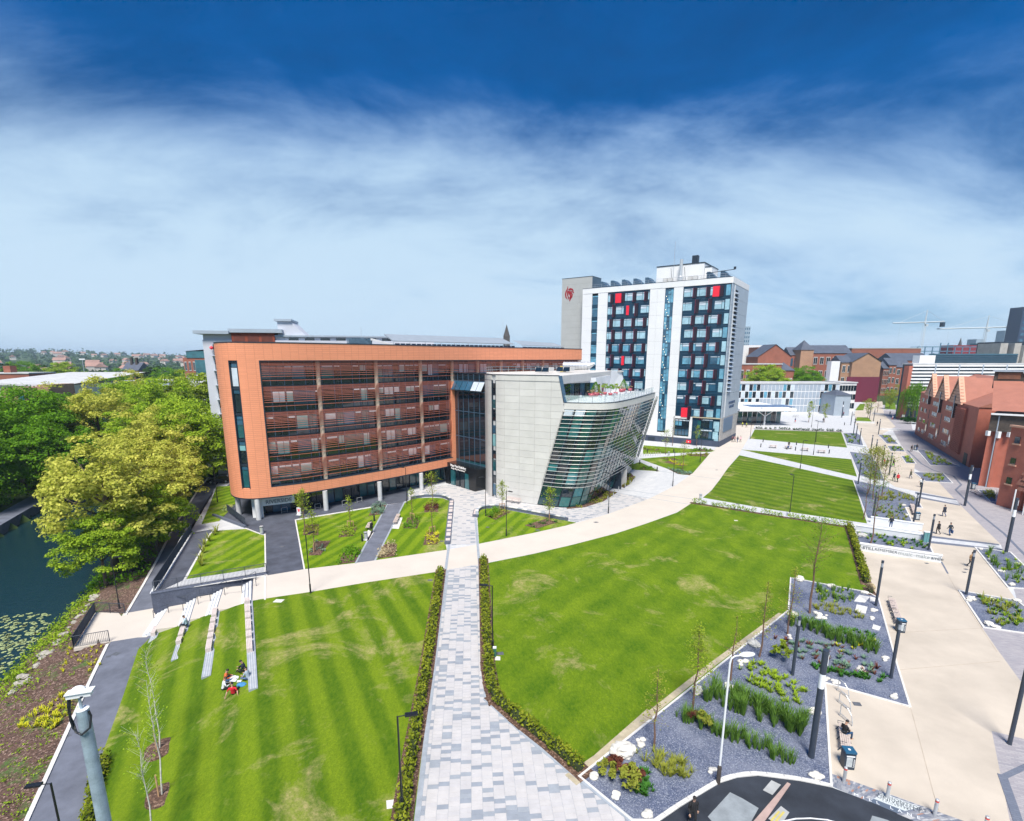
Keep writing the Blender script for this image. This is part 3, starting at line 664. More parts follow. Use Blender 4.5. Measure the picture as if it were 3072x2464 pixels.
for k in range(26):
 u0, u1 = p0.lerp(p1, k / 26 + 0.003), p0.lerp(p1, (k + 1) / 26 - 0.004)
 TP(MB().wall(u0, u1, 0.08, 24.7, 25.55, 0.5).build('solar_panel', mat('solar_panel', (0.012, 0.02, 0.045), 0.25, 0.2, 2.0)))
 if k % 3 == 0: TP(MB().tube([(u0.x, u0.y, 24.5), (u0.x, u0.y, 26.0)], 0.06, 6).build('post', RAIL))
p2, p3 = at_roof(1565, 113, 0), at_roof(1690, 122, 0)
for k in range(9):
 u0, u1 = p2.lerp(p3, k / 9 + 0.008), p2.lerp(p3, (k + 1) / 9 - 0.008)
 TP(MB().wall(u0, u1, 0.08, 24.7, 25.45, 0.3).build('solar_panel', MATS['solar_panel']))
mb = MB(); q2, q3 = p2 + Vector((-2, 4, 0)), p3 + Vector((-2, 4, 0))
mb.add([(p2.x, p2.y, 25.8), (p3.x, p3.y, 25.7), (q3.x, q3.y, 26.6), (q2.x, q2.y, 26.9), (p2.x, p2.y, 25.7), (p3.x, p3.y, 25.6)], [(0, 1, 2, 3), (0, 4, 5, 1)]); TP(mb.build('lantern_roof', MATS['lantern_roof_sheet']))
for px, d, h in ((1086, 95, 28.5), (1509, 112, 31.0)):
 q = at_roof(px, d, 0); TP(MB().tube([(q.x, q.y, 24.5), (q.x, q.y, h)], 0.03, 5).build('aerial', RAIL))
def text_mesh(txt, size, m, name='lettering', depth=0.02, spacing=1.0, bold=0.0):
 cu = bpy.data.curves.new(name, 'FONT'); cu.body = txt; cu.size = size; cu.extrude = depth; cu.align_x = 'CENTER'; cu.align_y = 'CENTER'; cu.space_character = spacing; cu.offset = bold; cu.resolution_u = 3
 o = bpy.data.objects.new(name, cu); col.objects.link(o)
 dg = bpy.context.evaluated_depsgraph_get(); me = bpy.data.meshes.new_from_object(o.evaluated_get(dg)); me.name = name
 bpy.data.objects.remove(o); bpy.data.curves.remove(cu)
 me.materials.clear(); me.materials.append(m); return me
def upright_text(me, name, loc, ang, parent=None, tilt=R(90)):
 o = bpy.data.objects.new(name, me); col.objects.link(o); o.rotation_euler = (tilt, 0, ang); o.location = loc
 if parent is not None:
  o.parent = parent; o.matrix_parent_inverse = parent.matrix_basis.inverted()
 return o
terra.matrix_basis = Matrix.Translation((-28, 84, 0))
GREYL = mat('grey_letter', (0.16, 0.19, 0.22), 0.5, 0.05)
LETTER = mat('pale_letter', (0.72, 0.74, 0.76), 0.5, 0.03, 1.0)
pr0 = OC.find(838, 3.0, 15.5); qa, qb = OC.at(pr0 - 1.6, -1.0), OC.at(pr0 + 1.6, -1.0); pane(OC, pr0 - 4.6, pr0 - 2.4, 0.02, 3.1, WHITE, -1.15, name='ground_wall'); pane(OC, pr0 - 2.4, pr0 + 2.3, 1.75, 3.1, WHITE, -1.15, name='sign_board')
upright_text(text_mesh('RIVERSIDE', 0.8, GREYL, bold=0.012), 'lettering', ((qa.x + qb.x) / 2, (qa.y + qb.y) / 2, 2.3), math.atan2(qb.y - qa.y, qb.x - qa.x), terra)
# ================================================================== design wing: silver wall, leaning glass, roof terrace
wing = thing('silver_wing', 'silver panelled wing with leaning curved green glass, white sun louvres and a roof terrace', 'building', (8, 92, 0))
wing.matrix_basis = Matrix.Translation((8, 92, 0))
def WP(o):
 o.parent = wing; o.matrix_parent_inverse = Matrix.Translation((-8, -92, 0)); return o
SC = Curve([(-4.1, 90.2), (-3.85, 88.1), (-3.4, 86.3), (-2.5, 84.8), (-1.9, 84.1), (-0.6, 83.0), (1.9, 81.55), (4.6, 80.0), (7.5, 78.35), (9.2, 77.4)], 0.3)
ZW = 20.45
def s_on(x):
 lo, hi = 0.0, SC.len
 for _ in range(40):
  md = (lo + hi) / 2
  if SC.at(md).x < x: lo = md
  else: hi = md
 return lo
sB, sT, sM = s_on(4.6), s_on(7.5), s_on(8.4)     # wall end at the ground, at the roof, at the terrace
def clip(poly, f):
 o = []
 for i, p in enumerate(poly):
  q = poly[(i + 1) % len(poly)]; a, c = f(p), f(q)
  if a >= 0: o.append(p)
  if (a >= 0) != (c >= 0): k = a / (a - c); o.append((p[0] + (q[0] - p[0]) * k, p[1] + (q[1] - p[1]) * k))
 return o
ZK = 15.6
low = lambda p: (sB + (sM - sB) * p[1] / ZK) - p[0]
upp = lambda p: (sM + (sT - sM) * (p[1] - ZK) / (ZW - ZK)) - p[0]
joints = [0.0, 1.3, 2.6, s_on(-2.7), s_on(-2.05), s_on(-0.6)] + [s_on(-0.6) + 2.72 * k for k in (1, 2, 3, 4)]
slit = (s_on(-2.7), s_on(-2.05))
WP(MB().prism([SC.at(s_, -0.14) for s_ in frange(0, sB, 0.4)] + [SC.at(sB, -0.14), (6, 84), (-3, 93)], 0, ZK).build('backing_wall', CONC))
WP(MB().prism([SC.at(s_, -0.14) for s_ in frange(0, sT, 0.4)] + [SC.at(sT, -0.14), (7.6, 82), (-3, 93)], ZK, ZW - 0.05).build('backing_wall', CONC))
rows = [0.05] + [0.05 + 1.075 * k for k in range(1, 18)] + [ZW - 0.95, ZW]
rows = sorted(set(round(r_, 3) for r_ in rows if r_ < ZW - 0.9)) + [ZW - 0.85, ZW]
for ji in range(len(joints) - 1):
 a_, c_ = joints[ji], joints[ji + 1]
 if a_ >= sM: break
 if abs(a_ - slit[0]) < 1e-6: continue
 for ri in range(len(rows) - 1):
  z0, z1 = rows[ri], rows[ri + 1]
  if z1 - z0 < 0.1: continue
  poly = [(a_ + 0.012, z0 + 0.012), (c_ - 0.012, z0 + 0.012), (c_ - 0.012, z1 - 0.012), (a_ + 0.012, z1 - 0.012)]
  poly = clip(poly, low if (z0 + z1) / 2 < ZK else upp)
  if len(poly) < 3: continue
  ns = 4 if a_ < s_on(-0.6) - 0.01 else 1
  for si in range(ns):
   e0, e1 = a_ + (c_ - a_) * si / ns, a_ + (c_ - a_) * (si + 1) / ns
   pp = clip(clip(poly, lambda p: p[0] - e0), lambda p: e1 - p[0]) if ns > 1 else poly
   if len(pp) < 3: continue
   if si == 0: mbp = MB()
   f_ = [SC.at(p[0], 0.0).to_3d() + Vector((0, 0, p[1])) for p in pp]; g_ = [SC.at(p[0], -0.12).to_3d() + Vector((0, 0, p[1])) for p in pp]; n_ = len(pp)
   mbp.add(f_ + g_, [tuple(range(n_)), tuple(range(2 * n_ - 1, n_ - 1, -1))] + [(i_, n_ + i_, n_ + (i_ + 1) % n_, (i_ + 1) % n_) for i_ in range(n_)])
  WP(mbp.build('cladding_panel', SILVER if (ri * 7 + ji * 3) % 5 else SILVER2))
for k in range(9):
 z0 = 0.4 + 2.1 * k
 pane(SC, slit[0] + 0.08, slit[1] - 0.08, z0, z0 + (1.35 if k % 2 else 1.9), [GL_BLUE, GL_DARK, GL_TEAL, GL_DARK, BLINDT][k % 5], -0.08, root=WP)
WP(ribbon(SC, slit[0], slit[1], 0.05, ZW - 0.9, NAVY, 'window_frame', None, 0.05, -0.13));
for s_ in slit: WP(ribbon(SC, s_ - 0.05, s_ + 0.05, 0.05, ZW - 0.9, NAVY, 'window_frame', None, 0.14, 0.02, step=1))
WP(ribbon(SC, 0, sT, ZW, ZW + 0.1, NAVY, 'coping', None, 0.4, 0.04, step=0.4))
Bc = Curve([(4.6, 80.0), (7.0, 78.75), (9.2, 78.2), (11.2, 78.9), (12.6, 80.3), (14.2, 82.9), (16.2, 86.4), (18.8, 90.6), (22.0, 96.8), (25.1, 103.5)], 0.3)
Tc = Curve([(8.4, 77.85), (11.1, 77.0), (13.7, 76.9), (15.4, 77.7), (16.8, 79.2), (19.5, 83.6), (22.4, 88.8), (25.3, 94.6), (28.3, 100.6)], 0.3)
ZG0, ZG1 = 0.15, 15.55
def LF(u, v, off=0.0):
 a_, c_ = Bc.at(u * Bc.len, off), Tc.at(u * Tc.len, off); q = a_.lerp(c_, v)
 return Vector((q.x, q.y, ZG0 + (ZG1 - ZG0) * v))
NCOL = 20; vr = [0.0, 0.105, 0.20, 0.235, 0.36, 0.44, 0.475, 0.60, 0.685, 0.72, 0.85, 0.93, 1.0]
GL_GREEN = glass('green_window_glass', (0.012, 0.10, 0.095)); GL_GREEN2 = glass('deep_green_glass', (0.008, 0.045, 0.05)); GL_CYAN = glass('cyan_window_glass', (0.025, 0.17, 0.19))
rg = random.Random(12)
for i in range(NCOL):
 u0, u1 = i / NCOL + 0.004, (i + 1) / NCOL - 0.004
 for j in range(len(vr) - 1):
  v0, v1 = vr[j] + 0.003, vr[j + 1] - 0.003
  if i in (12, 13) and j < 3: continue      # the side entrance
  A = [LF(u0, v0), LF(u1, v0), LF(u1, v1), LF(u0, v1)]; B_ = [LF(u0, v0, -0.08), LF(u1, v0, -0.08), LF(u1, v1, -0.08), LF(u0, v1, -0.08)]
  thin = vr[j + 1] - vr[j] < 0.05
  m_ = GL_GREEN2 if thin else rg.choice([GL_GREEN, GL_GREEN, GL_GREEN2, GL_GREEN2, GL_CYAN, GL_DARK] if i < 9 else [GL_GREEN2, GL_DARK, GL_GREEN2, GL_GREEN, GL_BLUE])
  if j == 11 and i in (0, 1): m_ = BLIND
  WP(MB().add(A + B_, [(0, 1, 2, 3), (7, 6, 5, 4), (0, 4, 5, 1), (1, 5, 6, 2), (2, 6, 7, 3), (3, 7, 4, 0)]).build('glass_pane', m_))
NB = 40; vb = [LF(i / NB, v_, -0.14) for v_ in (0, 1) for i in range(NB + 1)]
WP(MB().add(vb, [(i, i + 1, NB + 2 + i, NB + 1 + i) for i in range(NB)]).build('mullion_frame', NAVY))
TUBEW = mat('pale_sun_louvre', (0.50, 0.50, 0.48), 0.4, 0.06, 1.0, metal=0.2)
for k in range(20):
 v_ = 0.215 + 0.0405 * k
 WP(MB().tube([LF(i / 44, v_, 0.55) for i in range(45)], 0.045, 6).build('sun_louvre', TUBEW))
for i in range(0, 45, 2):
 WP(MB().tube([LF(i / 44, 0.21, 0.42), LF(i / 44, 0.99, 0.42)], 0.035 if i else 0.06, 5).build('louvre_post', BLUEFRAME if i else TUBEW))
for dv in (0.0, 0.9): WP(MB().tube([LF(1, 0.22, 0.55) + Vector((0, dv, 0)), LF(1, 1.02, 0.55) + Vector((0, dv, 0))], 0.09, 6).build('louvre_post', TUBEW))
WP(ribbon(Tc, 0, Tc.len, ZG1, 16.5, SILVER, 'parapet', None, 0.35, 0.05, step=0.5)); WP(ribbon(Tc, 0, Tc.len, 16.5, 16.58, NAVY, 'coping', None, 0.4, 0.08, step=0.5))
ter = [Tc.at(s_, -0.2) for s_ in frange(0, Tc.len, 0.8)] + [Tc.at(Tc.len, -0.2), (29.5, 108.0), (25.0, 114.0), (20.0, 110), (7.6, 80.0)]
WP(MB().prism(ter, ZG1 - 0.3, 16.2).build('terrace_floor', PAVE_W))
m = bpy.data.materials.new('balustrade_glass'); nt, b = nodes_of(m); b.inputs['Base Color'].default_value = (0.72, 0.92, 0.92, 1); b.inputs['Roughness'].default_value = 0.03; b.inputs['Transmission Weight'].default_value = 0.0; b.inputs['Alpha'].default_value = 0.22; b.inputs['Specular IOR Level'].default_value = 0.6; MATS['balustrade_glass'] = m
n_ = 16
for i in range(n_):
 WP(ribbon(Tc, Tc.len * i / n_ + 0.04, Tc.len * (i + 1) / n_ - 0.04, 16.58, 17.6, m, 'balustrade_pane', None, 0.03, -0.3, step=1.0))
 q = Tc.at(Tc.len * i / n_, -0.3); WP(MB().box(q.x - .03, q.x + .03, q.y - .03, q.y + .03, 16.5, 17.65).build('balustrade_post', RAIL))
F0, F1, F2 = Vector((7.6, 79.0)), Vector((21.5, 110.0)), Vector((25.0, 114.0))
WP(MB().wall(F0, F1, 0.5, 19.15, ZW).build('fascia', SILVER));
d_ = (F1 - F0).normalized(); n2 = Vector((-d_.y, d_.x)); K0, K1, K2, K3 = Vector((7.5, 80.0)), Vector((9.6, 91.0)), Vector((15.9, 95.6)), Vector((21.0, 108.5)); W1 = K3
WP(MB().wall(K0, K1, 0.2, 16.2, 19.6).build('dark_panel', BLUEFRAME))
for k in range(6): WP(MB().wall(K1.lerp(K2, 0.02 + 0.163 * k), K1.lerp(K2, 0.16 + 0.163 * k), 0.12, 16.3, 18.7).build('terrace_door', [GL_DARK, GL_BLUE][k % 2]))
WP(MB().wall(K1, K2, 0.2, 18.75, 19.6).build('white_wall', WHITE)); WP(MB().wall(K2, K3, 0.2, 16.2, 19.6).build('white_wall', WHITE))
for k in (0.12, 0.42): WP(MB().wall(K2.lerp(K3, k), K2.lerp(K3, k + 0.14), 0.1, 16.4, 18.3, 0.12).build('window', GL_DARK))
mb = MB(); e0, e1 = K3, F2 + n2 * 0.4
mb.add([(e0.x, e0.y, 16.2), (e1.x + 1.4, e1.y + 1.2, 16.2), (e1.x, e1.y, ZW), (e0.x, e0.y, ZW), (e0.x - .3, e0.y + .2, 16.2), (e1.x + 1.1, e1.y + 1.4, 16.2), (e1.x - .3, e1.y + .2, ZW), (e0.x - .3, e0.y + .2, ZW)], [(0, 1, 2, 3), (7, 6, 5, 4), (0, 4, 5, 1), (1, 5, 6, 2), (2, 6, 7, 3)])
WP(mb.build('white_fin_wall', WHITE))
a_, c_ = Vector((e1.x, e1.y, ZW)), Vector((e1.x + 1.4, e1.y + 1.2, 16.2)); WP(MB().tube([a_, c_], 0.16, 6).build('fin_trim', BLUEFRAME))
a_, c_ = SC.at(sT, 0.05), SC.at(sM, 0.05)
mb = MB(); mb.add([(a_.x, a_.y, ZW), (c_.x, c_.y, 16.5), (c_.x + 0.5, c_.y + 0.3, 16.5), (a_.x + 0.6, a_.y + 0.5, ZW), (a_.x - .3, a_.y + 1.5, ZW), (c_.x - .1, c_.y + 1.5, 16.5)], [(0, 1, 2, 3), (3, 2, 5, 4), (0, 3, 4), (1, 5, 2)]); WP(mb.build('fin_trim', BLUEFRAME))
WP(MB().prism([(7.0, 80.6), (9.2, 91.3), (15.5, 96.0), (20.6, 108.6), (24.3, 114.2), (16.8, 121), (-3.5, 101), (-3.6, 90.5)], 16.0, ZW - 0.35).build('upper_body', WHITE))
WP(MB().prism([(7.0, 80.6), (13, 83), (17, 92), (23.5, 104), (24.3, 113), (16.8, 121), (-3.5, 101), (-3.6, 90.5)], 0.0, 15.2).build('body', INTER))
roofp = [SC.at(s_, -0.2) for s_ in frange(0, sT, 0.6)] + [(F0.x, F0.y), (F1.x, F1.y), (F2.x, F2.y), (16.6, 121), (-4.1, 101.5)]
WP(MB().prism(roofp, ZW - 0.3, ZW - 0.04).build('roof', mat('pale_roof_ballast', (0.60, 0.585, 0.555), 0.9, 0.08, 0.5, fine=0.1)))
for (x, y, rz_) in ((6.6, 96.0, -35), (10.8, 99.5, -35)):
 mb = MB().box(-1.5, 1.5, -0.7, 0.9, 0.3, 1.0)
 o = WP(mb.build('rooflight', SILVER, None)); o.location = (x, y, ZW); o.rotation_euler = (0, 0, R(rz_))
 for sx in (-0.72, 0.72):
  g = MB().add([(sx - .62, -1.15, 0.2), (sx + .62, -1.15, 0.2), (sx + .62, -0.74, 1.0), (sx - .62, -0.74, 1.0), (sx - .62, -0.72, 0.2), (sx + .62, -0.72, 0.2)], [(0, 1, 2, 3), (0, 3, 4), (1, 5, 2), (0, 4, 5, 1)]).build('rooflight_pane', GL_DARK, o)
mb = MB().tube([(10.8, 103.0, 21.6), (15.4, 101.6, 21.6)], 0.75, 16); WP(mb.build('air_duct', ALU));
mb = MB()
for k in range(9): x0 = 10.9 + 4.4 * k / 8; y0 = 103.0 - 1.4 * k / 8; mb.tube([(x0 - .05, y0 + .015, 21.6), (x0 + .05, y0 - .015, 21.6)], 0.8, 16)
WP(mb.build('duct_band', RAIL)); WP(MB().tube([(15.3, 101.6, 21.6), (16.6, 101.2, 22.1)], [0.75, 0.2], 12).build('duct_cowl', ALU))
WP(MB().box(10.2, 11.4, 103.5, 103.8, ZW, ZW + 1.1).build('access_hatch', mat('safety_yellow', (0.65, 0.45, 0.03), 0.5, 0.05)))
rl = [(-3.9, 92.5), (-3.0, 97), (1.5, 102), (6, 106.5), (12, 112)]
for zz_ in (0.55, 1.05): WP(MB().tube([(x, y, ZW + zz_) for x, y in rl], 0.03, 5).build('guard_rail', RAIL))
for i in range(13):
 k = i / 12 * (len(rl) - 1); j = min(3, int(k)); q = Vector(rl[j]).lerp(Vector(rl[j + 1]), k - j); WP(MB().tube([(q.x, q.y, ZW - .1), (q.x, q.y, ZW + 1.1)], 0.035, 5).build('guard_post', RAIL))
q = LF(13 / NCOL, 0.0, -0.3); q2 = LF(13 / NCOL, 0.0, 1.4); d_ = (LF(14 / NCOL, 0) - LF(12 / NCOL, 0)); d_.z = 0; d_.normalize(); n_ = Vector((d_.y, -d_.x, 0))
c0 = LF(13 / NCOL, 0);
WP(MB().wall((c0 - d_ * 1.7 + n_ * 0.2), (c0 + d_ * 1.7 + n_ * 0.2), 2.2, 3.0, 3.5).build('porch_roof', NAVY))
WP(MB().wall((c0 - d_ * 1.7 - n_ * 0.9), (c0 - d_ * 1.7 + n_ * 1.5), 0.3, 0, 3.0).build('porch_wall', NAVY)); WP(MB().wall((c0 + d_ * 1.7 - n_ * 0.9), (c0 + d_ * 1.7 + n_ * 1.5), 0.3, 0, 3.0).build('porch_wall', SILVER))
WP(MB().wall((c0 - d_ * 1.5 - n_ * 0.3), (c0 + d_ * 1.5 - n_ * 0.3), 0.1, 0.05, 2.9).build('entrance_door', GL_DARK))
# ================================================================== glazed atrium between the two
atr = thing('glass_atrium', 'tall dark glass atrium with black entrance portal between orange and silver buildings', 'building', (-7, 94, 0))
atr.matrix_basis = Matrix.Translation((-7, 94, 0))
def AP(o):
 o.parent = atr; o.matrix_parent_inverse = Matrix.Translation((7, -94, 0)); return o
a0 = OC.at(sOR + 0.9, -0.6); a1 = Vector((-3.95, 89.6));
AP(MB().prism([a0 + Vector((0.2, 0.5)), a1 + Vector((0.1, 0.6)), (-3.4, 100), (-7, 101)], 0, ZW - 0.1).build('core', INTER))
nc = 6; zr = [0.1, 3.8, 4.6, 8.6, 9.3, 13.3, 13.9, 17.3, 19.1, ZW]
for i in range(nc):
 u0, u1 = a0.lerp(a1, i / nc + 0.006), a0.lerp(a1, (i + 1) / nc - 0.006)
 for j in range(len(zr) - 1):
  if j == 7: continue
  AP(MB().wall(u0, u1, 0.06, zr[j] + 0.04, zr[j + 1] - 0.04).build('glass_pane', GL_TEAL if j in (1,) else GL_DARK))
 AP(MB().wall(u0, u1, 0.05, 17.34, 19.06, -0.05).build('glass_pane', GL_DARK))
 d_ = (a1 - a0).normalized(); n_ = Vector((d_.y, -d_.x))
 t0, t1 = u0 + n_ * 0.08, u1 + n_ * 0.08
 AP(MB().add([(t0.x, t0.y, 19.0), (t1.x, t1.y, 19.0), (t1.x + n_.x * .85, t1.y + n_.y * .85, 17.5), (t0.x + n_.x * .85, t0.y + n_.y * .85, 17.5)], [(0, 1, 2, 3)]).build('vent_window', GL_BLUE if i < 4 else BLIND))
for i in range(nc + 1): AP(MB().wall(a0.lerp(a1, i / nc - 0.007), a0.lerp(a1, i / nc + 0.007), 0.14, 0, ZW).build('mullion', BLUEFRAME))
for z0 in (4.2, 8.95, 13.6, 17.25, 19.1): AP(MB().wall(a0, a1, 0.1, z0 - 0.06, z0 + 0.06).build('transom', BLUEFRAME))
AP(MB().wall(a0, a1, 0.3, ZW, ZW + 0.12).build('coping', NAVY))
d_ = (a1 - a0).normalized(); n_ = Vector((d_.y, -d_.x)); L_ = (a1 - a0).length
def pt(u, o, z): q = a0 + d_ * (u * L_) + n_ * o; return (q.x, q.y, z)
PORTAL = mat('black_portal_panel', (0.008, 0.010, 0.013), 0.25, 0.2, 1.0)
def slabp(q, name, m_):   # q: 4 front points (u,z), depth 2.2
 f_ = [pt(u, 2.3, z) for u, z in q]; g_ = [pt(u, 0.1, z) for u, z in q]
 AP(MB().add(f_ + g_, [(0, 1, 2, 3), (7, 6, 5, 4), (0, 4, 5, 1), (1, 5, 6, 2), (2, 6, 7, 3), (3, 7, 4, 0)]).build(name, m_))
slabp([(0.03, 0), (0.15, 0), (0.17, 2.9), (-0.03, 2.9)], 'portal_side', PORTAL); slabp([(0.80, 0), (0.97, 0), (1.02, 2.9), (0.76, 2.9)], 'portal_side', PORTAL)
slabp([(-0.03, 2.9), (1.02, 2.9), (1.05, 4.1), (-0.05, 4.1)], 'portal_header', PORTAL)
for u_ in (0.2, 0.36, 0.52, 0.66): slabp([(u_, 0.05), (u_ + 0.12, 0.05), (u_ + 0.12, 2.85), (u_, 2.85)], 'door_leaf', GL_TEAL if u_ in (0.2, 0.66) else GL_DARK)
SIGNW = mat('white_sign_letter', (0.8, 0.8, 0.8), 0.5, 0.02)
ang_ = math.atan2(d_.y, d_.x)
upright_text(text_mesh('Vijay Patel Building', 0.62, SIGNW, bold=0.012), 'lettering', pt(0.45, 2.36, 3.72), ang_, atr)
upright_text(text_mesh('Design Wing West Entrance', 0.36, SIGNW, bold=0.006), 'lettering', pt(0.45, 2.36, 3.2), ang_, atr)
AP(MB().wall(Vector(pt(-0.62, 0.6, 0)[:2]), Vector(pt(-0.04, 0.6, 0)[:2]), 0.25, 0, 3.1).build('white_side_wall', WHITE))
# ================================================================== tower block
TU = Vector((-0.82, 0.573)).normalized(); TC_ = Vector((55.7, 135.5)); TW, TD, TH = 41.3, 19.4, 42.9
TO = TC_ + TU * TW
tower = thing('tower_block', 'tall white tower block with navy window panels, dark fins and red squares', 'building', (TO.x, TO.y, 0), math.atan2(-TU.y, -TU.x))
WHITEP = mat('white_cladding_panel', (0.73, 0.74, 0.75), 0.5, 0.035, 0.3, spec=0.4)
NAVYP = mat('navy_cladding', (0.006, 0.038, 0.075), 0.3, 0.25, 0.3)
FIN = mat('maroon_fin', (0.022, 0.008, 0.018), 0.4, 0.2, 1.0)
FINRED = mat('fin_red_edge', (0.30, 0.01, 0.06), 0.4, 0.1, 1.0)
REDP = mat('bright_red_panel', (0.80, 0.02, 0.045), 0.45, 0.04, 1.0)
GL_PALE = glass('pale_window_glass', (0.31, 0.50, 0.59), 0.08, 0.2, 0.8); GL_MID = glass('mid_blue_glass', (0.12, 0.32, 0.45), 0.06, 0.3, 0.8)
BRICKD = mat('slate_blue_brick', (0.055, 0.075, 0.125), 0.8, 0.2, 1.0, fine=0.3)
def tb(name, m_, x0, x1, y0, y1, z0, z1, parent=None): return MB().box(x0, x1, y0, y1, z0, z1).build(name, m_, parent if parent is not None else tower)
tb('core', INTER, 0.3, TW - 0.3, 0.3, TD - 0.3, 0, TH - 0.6); tb('roof', ROOFGREY, 0.2, TW - 0.2, 0.2, TD - 0.2, TH - 0.6, TH - 0.4)
def white_col(x0, x1, z0, z1, step=3.45, zt=41.4):
 zs = sorted({z0, z1} | {zt - step * k for k in range(13) if z0 < zt - step * k < z1})
 for a, c in zip(zs, zs[1:]):
  if c - a > 0.2: tb('cladding_panel', WHITEP, x0 + 0.015, x1 - 0.015, 0.0, 0.3, a + 0.012, c - 0.012)
for x0, x1 in ((0, 3.1), (5.0, 8.0), (20.4, 22.5), (22.5, 24.6), (26.9, 29.4)): white_col(x0, x1, 1.6, 41.4)
white_col(24.6, 26.9, 1.6, 2.7)
for k in range(7): tb('cladding_panel', WHITEP, TW * k / 7 + 0.015, TW * (k + 1) / 7 - 0.015, -0.05, 0.3, 41.45, TH)
tb('parapet_cap', NAVY, 0, TW, -0.08, 0.35, TH, TH + 0.1)
tb('brick_base', BRICKD, 0, TW + 0.1, -0.25, 0.3, -0.3, 1.55);
tb('basement_window', NAVY, 22.2, 24.2, -0.32, -0.2, 0.2, 1.2)
for k in range(11):
 z1 = 41.3 - 3.45 * k
 tb('slit_pane', GL_BLUE if k < 4 else GL_MID, 3.2, 4.9, 0.12, 0.2, z1 - 3.0, z1 - 1.0); tb('slit_pane', GL_MID, 3.2, 4.9, 0.12, 0.2, z1 - 0.9, z1 - 0.55)
 tb('spandrel', NAVYP, 3.1, 5.0, 0.05, 0.2, z1 - 0.5, z1) if k else None
 tb('spandrel', NAVYP, 3.1, 5.0, 0.1, 0.2, z1 - 3.45, z1 - 3.05)
for k in range(11):
 z1 = 41.0 - 3.45 * k; zb = max(2.75, z1 - 3.36)
 for i in range(3): tb('stair_pane', GL_MID if (i + k) % 3 else GL_BLUE, 24.68 + 0.745 * i, 24.68 + 0.745 * i + 0.70, 0.12, 0.2, zb, z1)
 tb('stair_frame', BLUEFRAME, 24.6, 26.9, 0.05, 0.2, z1, z1 + 0.09); tb('stair_frame', NAVY, 25.42, 26.1, 0.08, 0.14, z1 - 1.3, z1 - 1.2) ; tb('stair_frame', NAVY, 25.42, 26.1, 0.08, 0.14, z1 - 0.3, z1 - 0.2)
tb('stair_frame', NAVYP, 24.6, 26.9, 0.05, 0.2, 41.0, 41.4)
for x in (24.62, 25.4, 26.14, 26.86): tb('stair_frame', BLUEFRAME, x - 0.03, x + 0.03, 0.06, 0.2, 2.7, 41.0)
LAMPW = emitm('stair_lamp_glow', (1.0, 0.85, 0.6), 1.2)
for k in range(10):
 for i in range(3): tb('stair_lamp', LAMPW, 24.95 + 0.35 * i, 25.03 + 0.35 * i, 0.02, 0.1, 39.2 - 3.45 * k - 0.75 * i, 39.36 - 3.45 * k - 0.75 * i)
rg = random.Random(9)
reds = {(0, 0): (10.4, 12.1), (0, 1): (13.8, 14.55), (0, 5): (13.0, 13.75), (1, 0): (36.9, 38.5), (1, 9): (31.0, 32.7)}
for fi, (X0, X1, f0, nrow) in enumerate(((8.0, 20.4, 9.0, 10), (29.4, 40.0, 32.05, 10))):
 tb('window_field', NAVYP, X0, X1 if fi == 0 else TW - 0.02, 0.12, 0.3, 7.6 if fi else 4.0, 41.4)
 for k in range(nrow):
  zt = 40.95 - 3.45 * k; zb = zt - 2.5; odd = k % 2
  fins = [f0 + (0.75 if odd else 0) + 3.33 * j for j in range(-1, 4)]
  fins = [x for x in fins if X0 + 0.1 < x < X1 - 0.75]
  rd = reds.get((fi, k))
  for x in fins:
   if rd and x < rd[1] and x + 0.8 > rd[0]: continue
   tb('fin', FIN, x, x + 0.8, -0.28, 0.12, zb - (0.45 if odd else 0), zt + 0.5 if odd else zt)
   tb('fin_edge', FINRED, x - 0.06, x, -0.30, 0.1, zb - (0.45 if odd else 0), zt + 0.5 if odd else zt)
  edges = [X0] + [v for x in fins for v in (x, x + 0.8)] + [X1]
  for a, c in zip(edges[::2], edges[1::2]):
   a += 0.12; c -= 0.12
   if c - a < 0.35: continue
   cells = []
   if c - a < 1.0: cells = [(a, c)]
   elif rg.random() < 0.5: cells = [(a, a + 0.55), (a + 0.65, min(c, a + 2.3))]
   else: cells = [(max(a, c - 2.3), c - 0.65), (c - 0.55, c)]
   for (p, q) in cells:
    if rd and p < rd[1] and q > rd[0]: continue
    if q - p < 0.2: continue
    g_ = GL_PALE if k < 4 else rg.choice([GL_PALE, GL_MID, GL_MID, GL_BLUE]) if k < 7 else rg.choice([GL_PALE, GL_PALE, GL_BLUE])
    w_ = tb('window', g_, p, q, 0.04, 0.14, zb + 0.35, zt - 0.5)
    tb('transom_light', BLIND, p + 0.03, q - 0.03, 0.04, 0.12, zt - 0.36, zt - 0.2)
    if q - p > 1.2 and rg.random() < 0.4: tb('blind', BLIND, p + 0.03, q - 0.03, 0.0, 0.05, zt - 1.0, zt - 0.52)
  if rd: tb('red_panel', REDP, rd[0], rd[1], -0.12, 0.12, zb - 0.05, zt)
 for k in range(nrow): tb('floor_line', BLUEFRAME, X0, X1 if fi == 0 else TW - .05, 0.06, 0.14, 40.95 - 3.45 * k - 2.92, 40.95 - 3.45 * k - 2.86)
for k in range(12):
 zt = 41.1 - 3.45 * k
 if zt < 3: continue
 tb('corner_window', GL_PALE if k % 3 else GL_MID, 40.1, TW - 0.15, 0.02, 0.14, zt - 2.55, zt)
tb('lower_field', NAVYP, 34.2, TW - 0.05, 0.05, 0.3, 1.6, 7.3); tb('ledge', mat('gold_ledge', (0.45, 0.40, 0.28), 0.5, 0.1), 34.2, TW, -0.3, 0.3, 7.4, 7.65)
